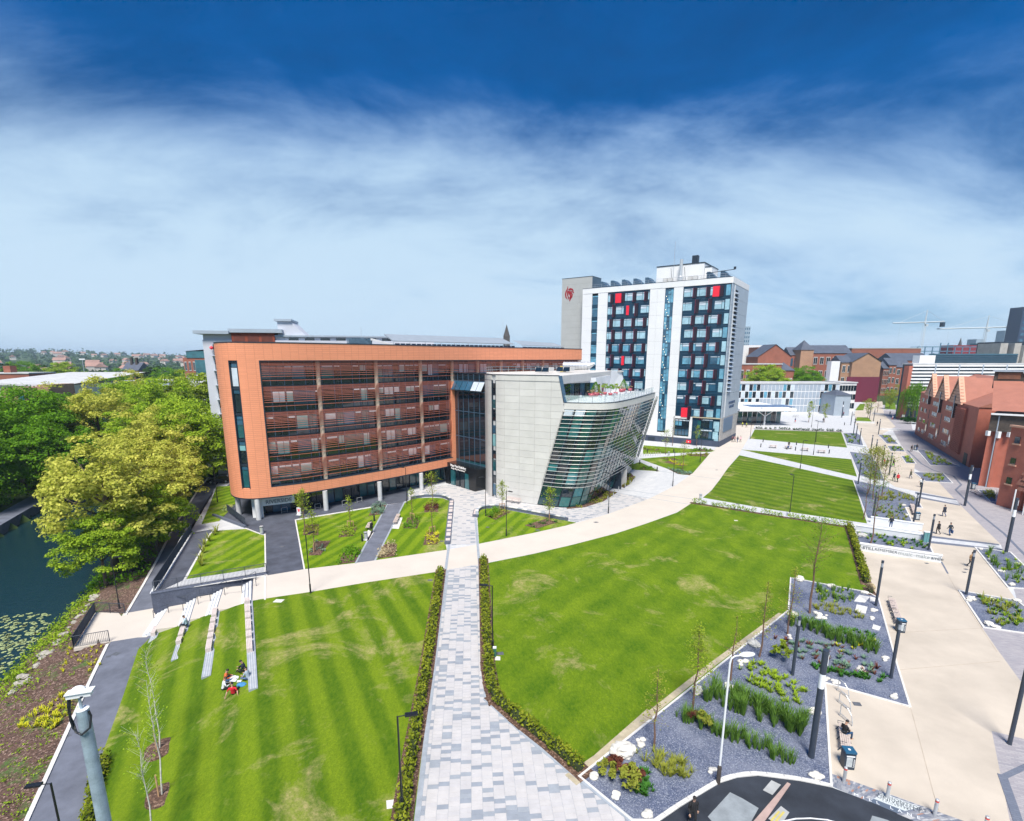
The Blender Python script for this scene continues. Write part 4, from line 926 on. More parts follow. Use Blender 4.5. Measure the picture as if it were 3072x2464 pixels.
for z0 in (2.0, 4.8):
 for x0, x1, g_ in ((35.6, 36.4, GL_TEAL), (36.5, 37.2, GL_DARK), (37.3, 38.6, GL_DARK), (38.7, 39.4, GL_BLUE), (39.7, 41.0, GL_PALE)): tb('window', g_, x0, x1, -0.02, 0.08, z0, z0 + 1.9)
 for x0, x1 in ((36.5, 37.2), (37.3, 38.6), (38.7, 39.4)): tb('transom_light', BLIND, x0, x1, -0.02, 0.08, z0 + 2.0, z0 + 2.3)
white_col(29.4, 34.15, 6.9, 7.55); white_col(33.4, 34.15, 1.6, 6.9); white_col(29.0, 29.42, 1.6, 7.5); white_col(29.4, 33.4, 1.6, 2.1)
tb('window', GL_DARK, 29.45, 33.4, 0.05, 0.2, 2.1, 6.9)
for i in range(4): tb('window', GL_MID if i < 2 else GL_DARK, 29.6 + 0.95 * i, 30.4 + 0.95 * i, 0.0, 0.1, 5.0, 6.1); tb('transom_light', BLIND, 29.6 + 0.95 * i, 30.4 + 0.95 * i, 0.0, 0.1, 6.3, 6.6); tb('window', GL_BLUE, 29.6 + 0.95 * i, 30.4 + 0.95 * i, 0.0, 0.1, 2.4, 4.0)
tb('vent_grille', SILVER, 20.6, 22.0, -0.05, 0.05, 3.5, 8.5)
PALEB = mat('pale_blue_panel', (0.33, 0.39, 0.46), 0.4, 0.08, 0.5)
for k in range(12):
 z1 = 41.4 - 3.45 * k; z0 = max(7.6, z1 - 3.43)
 if z1 < 8: break
 tb('flank_panel', PALEB, TW, TW + 0.25, 0.1, 2.4, z0 + 0.02, (z0 + z1) / 2 - 0.02); tb('flank_panel', PALEB, TW, TW + 0.25, 0.1, 2.4, (z0 + z1) / 2 + 0.02, z1)
 tb('flank_panel', WHITEP, TW, TW + 0.3, 2.4, 3.2, z0 + 0.02, z1); tb('flank_panel', PALEB, TW, TW + 0.3, 6.8, TD, z0 + 0.02, z1)
tb('flank_recess', INTER, TW - 0.1, TW + 0.05, 3.2, 6.8, 14, 40.2)
for k in range(24):
 z0 = 14.2 + 1.08 * k; mb = MB().add([(TW + .1, 3.2, z0 + 0.75), (TW + .1, 6.8, z0 + 0.75), (TW + .75, 6.8, z0 + 0.1), (TW + .75, 3.2, z0 + 0.1), (TW + .1, 3.2, z0 + .1), (TW + .1, 6.8, z0 + .1)], [(0, 3, 2, 1), (0, 4, 3), (1, 2, 5), (3, 4, 5, 2)]); mb.build('flank_louvre', PALEB, tower)
tb('flank_panel', PALEB, TW, TW + 0.3, 3.2, 6.8, 40.2, 41.4); tb('flank_panel', PALEB, TW, TW + 0.3, 3.2, 6.8, 7.6, 14)
for a, c in ((0, 4.8), (4.8, 9.7), (9.7, 14.5), (14.5, TD)): tb('cladding_panel', WHITEP, TW - 0.02, TW + 0.35, a + 0.01, c - 0.01, 41.45, TH)
tb('flank_grille', mat('blue_grille', (0.10, 0.16, 0.26), 0.5, 0.2, 4.0), TW + 0.3, TW + 0.42, 2.6, 13, 3.6, 7.3); tb('flank_wall', mat('patterned_stone_wall', (0.42, 0.41, 0.40), 0.8, 0.25, 1.5, fine=0.3), TW, TW + 0.3, 0.1, TD, 1.55, 7.6); tb('brick_base', BRICKD, TW, TW + 0.36, -0.25, TD, -0.3, 1.54)
NAVYL = mat('navy_letter', (0.03, 0.07, 0.16), 0.5, 0.05)
o = obj('lettering', text_mesh('DE MONTFORT\nUNIVERSITY', 1.1, NAVYL, depth=0.03), tower, (TW + 0.36, 10.5, 10.6)); o.rotation_euler = (R(90), 0, R(90))
tb('plant_room', WHITEP, 20.5, 33.2, 4.0, 11.0, TH - 0.4, TH + 4.6); tb('plant_room_cap', NAVY, 20.4, 33.3, 3.9, 11.1, TH + 4.6, TH + 4.85); tb('plant_room', WHITEP, 33.2, 35.0, 5.0, 11, TH - 0.4, TH + 3.6); tb('plant_room_cap', NAVY, 33.2, 35.1, 4.9, 11.1, TH + 3.6, TH + 3.8)
MB().lathe([(0.42, TH), (0.42, TH + 5.8)], 12, (27.6, 2.6)).build('flue', ALU, tower, smooth=False); MB().lathe([(0.8, TH), (0.8, TH + 1.4), (0.5, TH + 1.6)], 12, (27.6, 2.6)).build('flue_base', ALU, tower)
tb('flue_box', NAVY, 29.6, 31.1, 5, 6.4, TH + 4.85, TH + 6.9); MB().tube([(25.5, 3.0, TH), (25.5, 3.0, TH + 10.5)], 0.05, 5).build('mast', RAIL, tower)
for x in (25.3, 28.9): MB().tube([(x, 2.8, TH), (x - 0.5, 2.8, TH + 3.8)], 0.06, 5).build('flue_brace', NAVY, tower)
for x in (23.2, 24.6, 29.8, 31.2): tb('air_unit', SILVER, x, x + 1.0, 1.6, 2.8, TH - 0.4, TH + 1.3)
for x in (4.6, 8.0, 11.4, 14.8, 18.2, 34.6, 38.0):
 MB().add([(x, 1.6, TH - .2), (x + 2.9, 1.6, TH - .2), (x + 0.8, 1.6, TH + 1.9), (x, 1.6, TH + 1.9), (x, 5.0, TH - .2), (x + 2.9, 5.0, TH - .2), (x + 0.8, 5.0, TH + 1.9), (x, 5.0, TH + 1.9)], [(0, 1, 2, 3), (7, 6, 5, 4), (1, 5, 6, 2), (2, 6, 7, 3), (3, 7, 4, 0)]).build('wind_catcher', BLUEFRAME, tower)
for z_ in (0.55, 1.05): MB().tube([(1.5, 0.8, TH + z_), (TW - 1, 0.8, TH + z_), (TW - 1, TD - 1, TH + z_)], 0.03, 4).build('guard_rail', RAIL, tower)
for i in range(20): MB().tube([(1.5 + 2.0 * i, 0.8, TH), (1.5 + 2.0 * i, 0.8, TH + 1.05)], 0.03, 4).build('guard_post', RAIL, tower)
MB().tube([(34.5, 1.2, TH + 1.5), (41.5, 1.2, TH + 1.9)], 0.09, 6).build('cradle_arm', NAVY, tower); MB().box(41.2, 41.7, 1.0, 1.5, TH + 1.9, TH + 2.5).build('cradle_head', NAVY, tower)
rzT = math.atan2(-TU.y, -TU.x)
stub = thing('stair_core_tower', 'grey stair core with dark red emblem, left of the white tower', 'building', tuple((TO + TU * 8.2 + Vector((0.573, 0.82)) * 2.2).to_3d()), rzT)
PANELG = mat('warm_grey_panel', (0.40, 0.41, 0.40), 0.55, 0.05, 0.4)
HS = 46.6
MB().box(0.1, 10.0, 0.1, 6, 0, HS - 0.1).build('core', NAVY, stub)
for k in range(26):
 z1 = HS - 1.8 * k; z0 = z1 - 1.78
 if z1 < 1: break
 for a, c in ((0, 6.1 if k % 2 else 5.4), (6.1 if k % 2 else 5.4, 10.1)): MB().box(a + .012, c - .012, 0, 0.12, max(0, z0), z1).build('cladding_panel', PANELG, stub)
MB().box(10.0, 10.12, 0.1, 6, 30, HS).build('flank_panel', SCREEN, stub); MB().box(-.05, 10.15, -.05, 6, HS, HS + 0.12).build('coping', NAVY, stub)
CREST = mat('dark_red_emblem', (0.30, 0.012, 0.02), 0.5, 0.05)
def swoosh(pts, ws, y=-0.06):
 mb = MB(); vs = []
 for (x, z), w, i in zip(pts, ws, range(len(pts))):
  a = Vector(pts[max(0, i - 1)]); c = Vector(pts[min(len(pts) - 1, i + 1)]); d = (c - a).normalized(); n = Vector((-d.y, d.x)) * w / 2
  vs += [(x + n.x, y, z + n.y), (x - n.x, y, z - n.y), (x + n.x, 0.05, z + n.y), (x - n.x, 0.05, z - n.y)]
 fs = []
 for i in range(len(pts) - 1): a, c = 4 * i, 4 * i + 4; fs += [(a, a + 1, c + 1, c), (a, c, c + 2, a + 2), (a + 1, a + 3, c + 3, c + 1)]
 return mb.add(vs, fs)
def emblem(parent, ox, oz, k, m_, flip=None):
 """lion's head of curved strokes: mane, brow, muzzle"""
 for pts, ws in (([(1.0, 5.2), (0.9, 4.3), (0.35, 3.5), (0.1, 2.5), (0.3, 1.5), (0.9, 0.7)], [0.15, .4, .5, .5, .45, .1]),
     ([(1.3, 3.9), (1.9, 4.15), (2.7, 4.0), (3.2, 3.5)], [.5, .75, .6, .3]), ([(1.2, 3.6), (0.95, 2.9), (1.0, 2.1), (1.35, 1.3)], [.7, .6, .5, .1]),
     ([(1.7, 3.5), (1.7, 2.8), (2.1, 2.1), (2.1, 1.2), (1.7, 0.2)], [.7, .75, .6, .5, .1]), ([(2.4, 3.4), (2.3, 2.8), (2.8, 2.3), (2.6, 1.5), (2.1, 0.8), (1.8, -0.1)], [.5, .5, .5, .6, .4, .1]),
     ([(2.6, 3.2), (3.2, 3.1), (3.4, 2.7)], [.3, .45, .3]), ([(1.0, 1.35), (1.5, 0.95), (1.9, 1.3)], [.15, .3, .15]), ([(1.45, 1.5), (1.45, 0.55)], [.2, .15])):
  swoosh([(ox + x * k, oz + z * k) for x, z in pts], [w * k for w in ws]).build('emblem_stroke', m_, parent)
emblem(stub, 1.2, HS - 6.6, 0.85, CREST)
# ================================================================== slab path
def inside(p, poly):
 x, y = p[0], p[1]; c = False; n = len(poly)
 for i in range(n):
  a, b_ = poly[i], poly[i - 1]
  if (a[1] > y) != (b_[1] > y) and x < (b_[0] - a[0]) * (y - a[1]) / (b_[1] - a[1]) + a[0]: c = not c
 return c
SLAB_L = [mat('pale_slab_%d' % i, c, 0.75, 0.07, 1.5, fine=0.05) for i, c in enumerate([(0.49, 0.48, 0.48), (0.505, 0.49, 0.485), (0.48, 0.47, 0.475)])]
SLAB_D = [mat('grey_slab_%d' % i, c, 0.75, 0.10, 1.5, fine=0.08) for i, c in enumerate([(0.27, 0.30, 0.345), (0.305, 0.335, 0.375)])]
pa0, pa1 = G(1251, 2464), G(1337, 1711)
PD = (pa1 - pa0).xy.normalized(); PN = Vector((PD.y, -PD.x))
polyA = [G(*q).xy for q in ((1340, 1708), (1305, 2000), (1253, 2464))] + [Vector((-3.7, 15.5)), Vector((11.5, 15.5))] + [G(*q).xy for q in ((1896, 2464), (1729, 2330), (1610, 2237), (1456, 2101), (1452, 2000), (1436, 1695))]
polyB = [G(*q).xy for q in ((1352, 1636), (1363, 1507), (1353, 1501), (1330, 1492), (1293, 1489), (1252, 1492), (1222, 1500), (1232, 1478), (1290, 1462), (1366, 1452), (1450, 1470), (1490, 1496), (1611, 1516), (1700, 1528), (1760, 1518), (1835, 1486), (1860, 1482), (1945, 1496), (1825, 1541), (1728, 1567), (1700, 1561), (1522, 1528), (1487, 1523), (1461, 1524), (1444, 1527), (1431, 1537), (1430, 1553), (1434, 1631))]
SLW, SLD = 0.6, 0.3
slabs = []
rg = random.Random(21)
for cidx in range(-40, 80):
 off = 0.15 if cidx % 2 else 0.0
 for ridx in range(-40, 300):
  q = pa0.xy + PN * (0.36 + SLW * (cidx + 0.5)) + PD * (ridx * SLD + off)
  if q.y < 15.6: continue
  inA, inB = inside(q, polyA), False
  if not inA: inB = inside(q, polyB)
  if not (inA or inB): continue
  slabs.append((q, rg.random() < (0.30 if inA else 0.18), cidx, inA))
slabs.sort(key=lambda s_: s_[0].length)
ang = math.atan2(PN.y, PN.x)
path_o = sheet('slab_path', [v.to_3d() for v in polyA], 0.008, GREYKERB, 0.06, True)
sm = {}
for i, m_ in enumerate(SLAB_L + SLAB_D):
 hw, hd, bv_ = SLW / 2 - 0.006, SLD / 2 - 0.006, 0.006
 mb = MB().add([(-hw, -hd, -.02), (hw, -hd, -.02), (hw, hd, -.02), (-hw, hd, -.02), (-hw, -hd, .012), (hw, -hd, .012), (hw, hd, .012), (-hw, hd, .012), (-hw + bv_, -hd + bv_, .018), (hw - bv_, -hd + bv_, .018), (hw - bv_, hd - bv_, .018), (-hw + bv_, hd - bv_, .018)],
  [(0, 1, 5, 4), (1, 2, 6, 5), (2, 3, 7, 6), (3, 0, 4, 7), (4, 5, 9, 8), (5, 6, 10, 9), (6, 7, 11, 10), (7, 4, 8, 11), (8, 9, 10, 11)])
 mb.use(m_); mb.m = [0] * len(mb.f); sm[m_.name] = (mb.mesh('slab'), mb)
vis = [s_ for s_ in slabs if s_[3] and -3 < proj((s_[0].x, s_[0].y, 0))[1] < 2475][:300]; vid = {id(s_) for s_ in vis}
rest = MB()
for s_ in slabs:
 q, dk, ci, inA = s_; m_ = rg.choice(SLAB_D) if dk else rg.choice(SLAB_L)
 z_ = 0.008 + rg.uniform(-0.003, 0.003)
 if id(s_) in vid:
  obj('slab', sm[m_.name][0], path_o, (q.x, q.y, z_), ang)
 else:
  mbs = sm[m_.name][1]; rest.use(m_); ca, sa = math.cos(ang), math.sin(ang)
  top = mbs.v[4:]; rest.add([(q.x + x * ca - y * sa, q.y + x * sa + y * ca, z + z_ + (0 if inA else 0.004)) for x, y, z in top], [tuple(k - 4 for k in f) for f in mbs.f[4:]])
tag(rest.build('slab', None, path_o), kind='stuff')
for ln in ([(1251, 2464), (1303, 2000), (1337, 1709)], [(1337, 1711), (1347, 1636)], [(1896, 2464), (1729, 2330), (1610, 2237), (1458, 2100), (1454, 2000), (1438, 1694), (1430, 1600), (1426, 1555)]):
 P = [G(*q) for q in ln]
 if ln[0][1] == 2464: P = [P[0] + (P[0] - P[1]).normalized() * 6] + P
 e = MB(); strip_line(e, P, 0.30, -0.02, 0.05); e.build('edging', GREYKERB, path_o)
BRICKBLUE = mat('blue_brick', (0.085, 0.10, 0.145), 0.85, 0.2, 1.0, 0.3, 8, fine=0.35)
zl = [0.0, -0.55, -1.1, -1.65, ZL]
LO = [(757, 1803), (650, 1831), (570, 1859), (463, 1889)]; UP = [(758, 1738), (671, 1764), (591, 1791), (512, 1813)]
Lw = [G(*q, zl[i]) for i, q in enumerate(LO)]; Uw = [G(*q, zl[i]) for i, q in enumerate(UP)]
for i in range(3):
 poly = [Lw[i], Lw[i + 1], Uw[i + 1], Uw[i]]
 sheet('landing', [v.copy() for v in poly], zl[i + 1] + 0.01, CREAM, 0.6, True)
for i in range(4):
 a, c = Uw[i].xy, Lw[i].xy; d = (c - a).normalized(); n = Vector((-d.y, d.x))
 if n.x > 0: n = -n
 st = obj('stone_steps', None); tag(st, kind='structure')
 for k in range(3):
  z1 = zl[i] - 0.1375 * (k + 1) + 0.02 * (0); p, q = a + n * (0.32 * k + 0.02), c + n * (0.32 * k + 0.02)
  MB().hexa([tuple(p), tuple(q), tuple(q + n * 0.34), tuple(p + n * 0.34)], z1 - 0.4, z1).build('step', STONE, st)
  MB().hexa([tuple(p - n * .01), tuple(q - n * .01), tuple(q + n * 0.11), tuple(p + n * 0.11)], z1 + 0.002, z1 + 0.006).build('step_nosing', DARKSTONE, st)
wa, wb, wc = G(457, 1781), G(800, 1722), G(757, 1732)
rw = thing('retaining_wall', 'blue brick retaining wall beside the steps, dropping towards the river path', 'wall', (wa.x, wa.y, ZL)); rw.matrix_basis = Matrix.Translation((wa.x, wa.y, ZL))
def PT(o, root): o.parent = root; o.matrix_parent_inverse = root.matrix_basis.inverted(); return o
PT(MB().wall(wa, wb, 0.4, ZL - 0.3, 0.02).build('wall', BRICKBLUE), rw); PT(MB().wall(wa - (wb - wa).normalized() * 0.1, wb, 0.5, 0.02, 0.12).build('coping', DARKSTONE), rw)
wd = G(575, 1600)
PT(MB().wall(wa + Vector((-.1, .2, 0)), Vector((-52, 88, 0)), 0.35, ZL - 0.3, 0.0).build('wall', BRICKBLUE), rw); PT(MB().wall(wa, Vector((-44.5, 68.5, 0)), 0.4, 0.005, 0.1).build('coping', STONE), rw)
def railing(a, c, za, zc, h, label, cat='railing', spacing=1.9, bal=0.12, m_=GRAPH, name='metal_railing', bar=0.016):
 a, c = Vector(a[:2]), Vector(c[:2]); L = (c - a).length; r = thing(name, label, cat, (a.x, a.y, za)); r.matrix_basis = Matrix.Translation((a.x, a.y, za))
 n = max(1, round(L / spacing)); P = lambda k, z: (a.x + (c.x - a.x) * k, a.y + (c.y - a.y) * k, za + (zc - za) * k + z)
 for i in range(n + 1): PT(MB().tube([P(i / n, 0), P(i / n, h + 0.02)], 0.035, 6).build('post', m_), r)
 PT(MB().tube([P(0, h), P(1, h)], 0.03, 6).build('top_rail', m_), r); PT(MB().tube([P(0, 0.12), P(1, 0.12)], 0.022, 5).build('bottom_rail', m_), r)
 if bal:
  mb = MB(); k = int(L / bal)
  for i in range(1, k): mb.tube([P(i / k, 0.12), P(i / k, h)], bar, 4, cap=False)
  o = PT(mb.build('balusters', m_), r); o['kind'] = 'stuff'
 return r
railing(wa + Vector((0.1, 0.1, 0)), wb, 0.12, 0.12, 1.1, 'long black railing on the retaining wall above the steps')
railing(wa + Vector((0, 0.4, 0)), wd, 0.1, 0.1, 1.15, 'black close-barred railing between the ramp and the riverside path', bal=0.09, bar=0.03)
railing(G(683, 1540), G(737, 1583), 0.35, 0.35, 1.05, 'black railing on low wall beside the bicycle racks', bal=0.09, bar=0.032)
PT(MB().wall(G(640, 1548), G(737, 1584), 0.3, -0.3, 0.34).build('wall', DARKSTONE), rw)
dk = [G(*q, ZL) for q in ((221, 1944), (329, 1925), (287, 1838), (376, 1842))]
railing(dk[0], dk[1], ZL, ZL, 1.1, 'black railing along the near side of the river deck', bal=0.13); railing(dk[0], dk[2], ZL, ZL, 1.1, 'black railing on the river side of the deck', bal=0.09, bar=0.03); railing(dk[2], dk[3], ZL, ZL, 1.1, 'black railing along the far side of the river deck', bal=0.13)
def handrail(t0, label):
 pts = []
 for i in range(3, -1, -1):
  p = Lw[i].lerp(Uw[i], t0); dd = (Lw[max(0, i - 1)].lerp(Uw[max(0, i - 1)], t0) - p) if i else Vector((0.5, 0.3, 0)); dd.z = 0; dd.normalize()
  pts += [p - dd * 1.0 + Vector((0, 0, zl[i + 1] - p.z + 0.95)), p + dd * 0.35 + Vector((0, 0, zl[i] - p.z + 0.95))]
 r = thing('handrail', label, 'handrail', tuple(pts[0] - Vector((0, 0, 0.95)))); r.matrix_basis = Matrix.Translation(pts[0] - Vector((0, 0, 0.95)))
 PT(MB().tube(pts, 0.03, 6).build('rail', GRAPH), r)
 for p in pts: PT(MB().tube([p, p - Vector((0, 0, 0.95))], 0.028, 6).build('post', GRAPH), r)
handrail(0.93, 'thin black handrail along the wall side of the steps'); handrail(0.62, 'thin black handrail down the middle of the steps')
SEATTOP = mat('pale_timber_seat', (0.62, 0.54, 0.51), 0.7, 0.08, 4.0, fine=0.1)
strips = [([(733, 1806), (758, 1803), (774, 2066), (746, 2074)], 0.03, [(0.0, .06), (.10, .20), (.22, .285), (.31, .43), (.455, .52), (.545, .66)], 'longest stone seat strip on the lawn, with six timber tops'),
          ([(639, 1832), (661, 1829), (633, 2029), (604, 2037)], -0.76, [(0.03, .16), (.20, .27), (.30, .42), (.45, .52), (.55, .69)], 'stone seat strip with five timber tops, second from the picnic'),
          ([(553, 1862), (574, 1858), (539, 1978), (513, 1985)], -1.42, [(.10, .27), (.31, .50), (.55, .66)], 'short stone seat strip where a person sits alone'),
          ([(463, 1889), (483, 1886), (458, 1946), (437, 1948)], -2.1, [(.05, .42)], 'shortest stone seat strip beside the tarmac path')]
for q, z_, seats, lab in strips:
 P = [G(*v, z_) for v in q]; r = thing('seat_strip', lab, 'stone seat', tuple(P[0].xy) + (z_,), group='stone seat strips on the sloping lawn'); r.matrix_basis = Matrix.Translation((P[0].x, P[0].y, z_))
 MBs = MB().prism(P, z_ - 0.4, z_ + 0.10); PT(MBs.build('stone_base', GREYKERB), r)
 n_ = 4
 for i in range(1, n_):
  a, c = P[0].lerp(P[1], i / n_), P[3].lerp(P[2], i / n_); PT(MB().wall(a, c, 0.025, z_ + 0.1, z_ + 0.104).build('joint', KERB), r)
 for s0, s1 in seats:
  a, b_, c, d = P[0].lerp(P[3], s0), P[1].lerp(P[2], s0), P[1].lerp(P[2], s1), P[0].lerp(P[3], s1)
  for k in range(4):
   k0, k1 = 0.02 + 0.17 * k, 0.17 + 0.17 * k
   PT(MB().prism([a.lerp(b_, k0), a.lerp(b_, k1), d.lerp(c, k1), d.lerp(c, k0)], z_ + 0.10, z_ + 0.45).build('seat_slat', SEATTOP), r)
def low_wall(a, c, h, t, label, m_=STONE, name='low_wall', cap=True):
 r = thing(name, label, 'wall', (a.x, a.y, 0)); r.matrix_basis = Matrix.Translation((a.x, a.y, 0))
 PT(MB().wall(a, c, t, -0.1, h).build('wall', m_), r)
 if cap: d = (c - a).normalized() * 0.05; PT(MB().wall(a - d, c + d, t + 0.1, h, h + 0.09).build('coping', WHITE), r)
 return r
w1a, w1b = G(2578, 1651), G(2822, 1688); w1 = low_wall(w1a, w1b, 0.85, 0.35, 'low white wall carrying printed words beside the promenade')
d_ = (w1b - w1a).normalized(); n_ = Vector((d_.y, -d_.x, 0)); an = math.atan2(d_.y, d_.x); Lw1 = (w1b - w1a).length
INK = mat('dark_ink', (0.06, 0.075, 0.09), 0.6, 0.05); INK2 = mat('grey_ink', (0.28, 0.32, 0.33), 0.6, 0.05); INK3 = mat('faint_ink', (0.5, 0.53, 0.55), 0.6, 0.03)
for k, txt, sz, m_, bd in ((0.11, 'STILL', 0.5, INK, 0.006), (0.33, 'REMEMBER', 0.46, INK, 0.0), (0.57, 'music', 0.6, INK2, 0.004), (0.78, 'make', 0.6, INK2, 0.002), (0.95, 'smile', 0.55, INK, 0.008), (0.04, 'can', 0.3, INK2, 0.0), (0.48, 'the', 0.2, INK3, 0), (0.68, 'to', 0.24, INK3, 0), (0.87, 'me', 0.24, INK3, 0)):
 p = w1a + d_ * (k * Lw1) + n_ * 0.19; upright_text(text_mesh(txt, sz, m_, depth=0.004, bold=bd), 'lettering', (p.x, p.y, 0.45), an, w1)
w2 = low_wall(G(2566, 1592), G(2790, 1625), 0.75, 0.4, 'white wall at the back of the bed with the green box')
w3 = low_wall(G(2611, 1567), G(2766, 1590), 0.8, 0.35, 'white wall with end return below the tree bed')
PT(MB().wall(G(2615, 1580), G(2766, 1603), 0.3, -.05, 0.3).build('bench_ledge', STONE), w3)
sheet('step_paving', [(2615, 1583), (2770, 1606), (2775, 1618), (2600, 1594)], 0.02, DARKSTONE, 0.05)
for k, (q, lab) in enumerate((([(2542, 1337), (2597, 1345)], 'white planter wall beside the nearest striped lawn corner'), ([(2640, 1290), (2700, 1293)], 'white planter wall at the middle of the promenade'), ([(2567, 1268), (2624, 1271)], 'white planter wall left of the promenade'), ([(2618, 1243), (2653, 1246)], 'small white planter wall far along the promenade'), ([(2650, 1231), (2690, 1234)], 'white planter wall under the round tree'))):
 low_wall(G(*q[0]), G(*q[1]), 0.5, 0.5, lab)
sheet('planter_grass', [(2571, 1252), (2605, 1253), (2615, 1265), (2567, 1264)], 0.35, LAWN_B, 0.4); sheet('planter_grass', [(2657, 1207), (2685, 1209), (2688, 1228), (2655, 1227)], 0.3, LAWN_B, 0.4)
sheet('planter_grass', [(2580, 1212), (2595, 1212), (2590, 1230), (2566, 1230)], 0.2, LAWN_B, 0.3); sheet('planter_grass', [(2590, 1200), (2625, 1200), (2625, 1207), (2587, 1207)], 0.2, LAWN_B, 0.3)
for pts, lab, hh in (([(1234, 1499), (1252, 1495), (1275, 1491.5), (1300, 1491), (1325, 1493), (1342, 1498), (1352, 1505)], 'curved blue stone garden wall left of the entrance', 0.45), ([(1432, 1553), (1432, 1540), (1440, 1531), (1455, 1526.5), (1487, 1524), (1522, 1529), (1600, 1543), (1703, 1563)], 'curved blue stone garden wall in front of the silver wing', 0.45)):
 P = [G(*q) for q in pts]; r = thing('garden_wall', lab, 'wall', tuple(P[0])); r.matrix_basis = Matrix.Translation(P[0]); cv = Curve([p.xy for p in P], 0.3)
 PT(ribbon(cv, 0, cv.len, -0.1, hh, DARKSTONE, 'wall', None, 0.35, 0.15, step=0.5), r)
 k = 0.0
 while k < cv.len - 0.8: PT(ribbon(cv, k, k + 0.78, hh, hh + 0.08, KERB if int(k) % 2 else GREYKERB, 'coping_stone', None, 0.45, 0.2, step=0.4), r); k += 0.82
a, c = G(1340, 1634), G(1353, 1506); r = thing('seat_wall', 'blue stone seat wall with pale timber pads beside the slab path', 'stone seat', tuple(a)); r.matrix_basis = Matrix.Translation(a)
PT(MB().wall(a, c, 0.75, -0.1, 0.42, 0.1).build('stone_base', DARKSTONE), r)
for k in range(11): PT(MB().wall(a.lerp(c, 0.015 + 0.09 * k), a.lerp(c, 0.015 + 0.09 * k + (0.06 if k % 2 else 0.035)), 0.55, 0.42, 0.5, 0.14).build('timber_pad', SEATTOP), r)
a, c = G(1425, 1552), G(1429, 1536); r = thing('seat_wall', 'short blue stone seat with timber pads right of the slab path', 'stone seat', tuple(a)); r.matrix_basis = Matrix.Translation(a)
PT(MB().wall(a, c, 0.75, -0.1, 0.42).build('stone_base', DARKSTONE), r)
for k in range(3): PT(MB().wall(a.lerp(c, 0.05 + 0.32 * k), a.lerp(c, 0.27 + 0.32 * k), 0.5, 0.42, 0.5).build('timber_pad', SEATTOP), r)
e = MB()
for ln in ([(558, 1737), (631, 1602)], [(737, 1586), (779, 1602)], [(795, 1604), (797, 1727)], [(886, 1560), (913, 1708)], [(886, 1560), (1050, 1533), (1161, 1514)], [(457, 1781), (800, 1727)], [(796, 1727), (795, 1800)]): strip_line(e, [G(*q) for q in ln], 0.16, 0.0, 0.07)
tag(e.build('kerb', KERB), kind='structure')
e = MB()
for ln in ([(1161, 1515), (1067, 1690)], [(1214, 1506), (1126, 1681)]): strip_line(e, [G(*q) for q in ln], 0.22, 0.0, 0.05)
tag(e.build('kerb', GREYKERB), kind='structure')
rk = obj('road_kerb', None); tag(rk, kind='structure')
kp = [G(*q).xy for q in ((1960, 2475), (1974, 2464), (2031, 2425), (2082, 2393), (2158, 2348), (2209, 2332), (2273, 2326), (2400, 2342), (2496, 2363))]; kc = Curve([(p.x, p.y) for p in kp], 0.2); k = 0.0
while k < kc.len - 0.5: ribbon(kc, k, k + 0.87, -0.05, 0.13, KERB, 'kerb_stone', rk, 0.16, 0.02, step=0.3); k += 0.9
cs0, cs1, cs2, cs3 = (G(*q) for q in ((2495, 2322), (2930, 2478), (2800, 2490), (2495, 2360)))
cob = sheet('cobbled_strip', [cs0, cs1, cs2, cs3], 0.012, GREYKERB, 0.06, True)
SETT = [mat('sett_%d' % i, c, 0.8, 0.15, 3.0) for i, c in enumerate([(0.22, 0.23, 0.27), (0.30, 0.31, 0.34), (0.16, 0.18, 0.23), (0.36, 0.20, 0.15), (0.40, 0.40, 0.41)])]
rows_ = 5; rg = random.Random(3)
for i in range(rows_):
 v0, v1 = i / rows_ + 0.012, (i + 1) / rows_ - 0.012; u = 0.0
 while u < 0.985:
  du = rg.choice([0.016, 0.02, 0.024]); Q4 = []
  for uu, vv_ in ((u + .001, v0), (u + du - .001, v0), (u + du - .001, v1), (u + .001, v1)): Q4.append(cs0.lerp(cs1, uu).lerp(cs3.lerp(cs2, uu), vv_).xy)
  if not (0.385 < u + du / 2 < 0.66 and 0.1 < (v0 + v1) / 2 < 0.95): MB().prism(Q4, 0.0, 0.024 + rg.uniform(0, .004)).build('sett', rg.choices(SETT, [5, 4, 4, 1.2, 2])[0], cob)
  u += du
def on_cob(u, v): return cs0.lerp(cs1, u).lerp(cs3.lerp(cs2, u), v)
sg = thing('ground_sign', 'pale university sign plate set flat in the cobbled strip', 'sign', tuple(on_cob(.39, .5))); sg.matrix_basis = Matrix.Translation(on_cob(.39, .5))
Q4 = [on_cob(u, v).xy for u, v in ((.388, .1), (.655, .1), (.655, .66), (.388, .66))]; PT(MB().prism(Q4, 0, 0.028).build('plate', mat('pale_sign_stone', (0.52, 0.56, 0.57), 0.6, 0.06)), sg)
Q4 = [on_cob(u, v).xy for u, v in ((.388, .68), (.655, .68), (.655, .95), (.388, .95))]; PT(MB().prism(Q4, 0, 0.026).build('name_strip', mat('dark_sign_stone', (0.10, 0.13, 0.18), 0.6, 0.1)), sg)
dd = (cs1 - cs0).normalized(); an = math.atan2(dd.y, dd.x)
for txt, u, v, sz, m_, sp in (('DE MONTFORT', .55, .24, 0.30, INK, 1.0), ('UNIVERSITY', .55, .40, 0.36, INK, 1.0), ('LEICESTER', .55, .54, 0.16, INK, 1.6), ('MILL LANE', .52, .815, 0.30, LETTER, 2.2)):
 p = on_cob(u, v); o = obj('lettering', text_mesh(txt, sz, m_, depth=0.003, spacing=sp, bold=0.0), None, (p.x, p.y, 0.031), an); PT(o, sg)
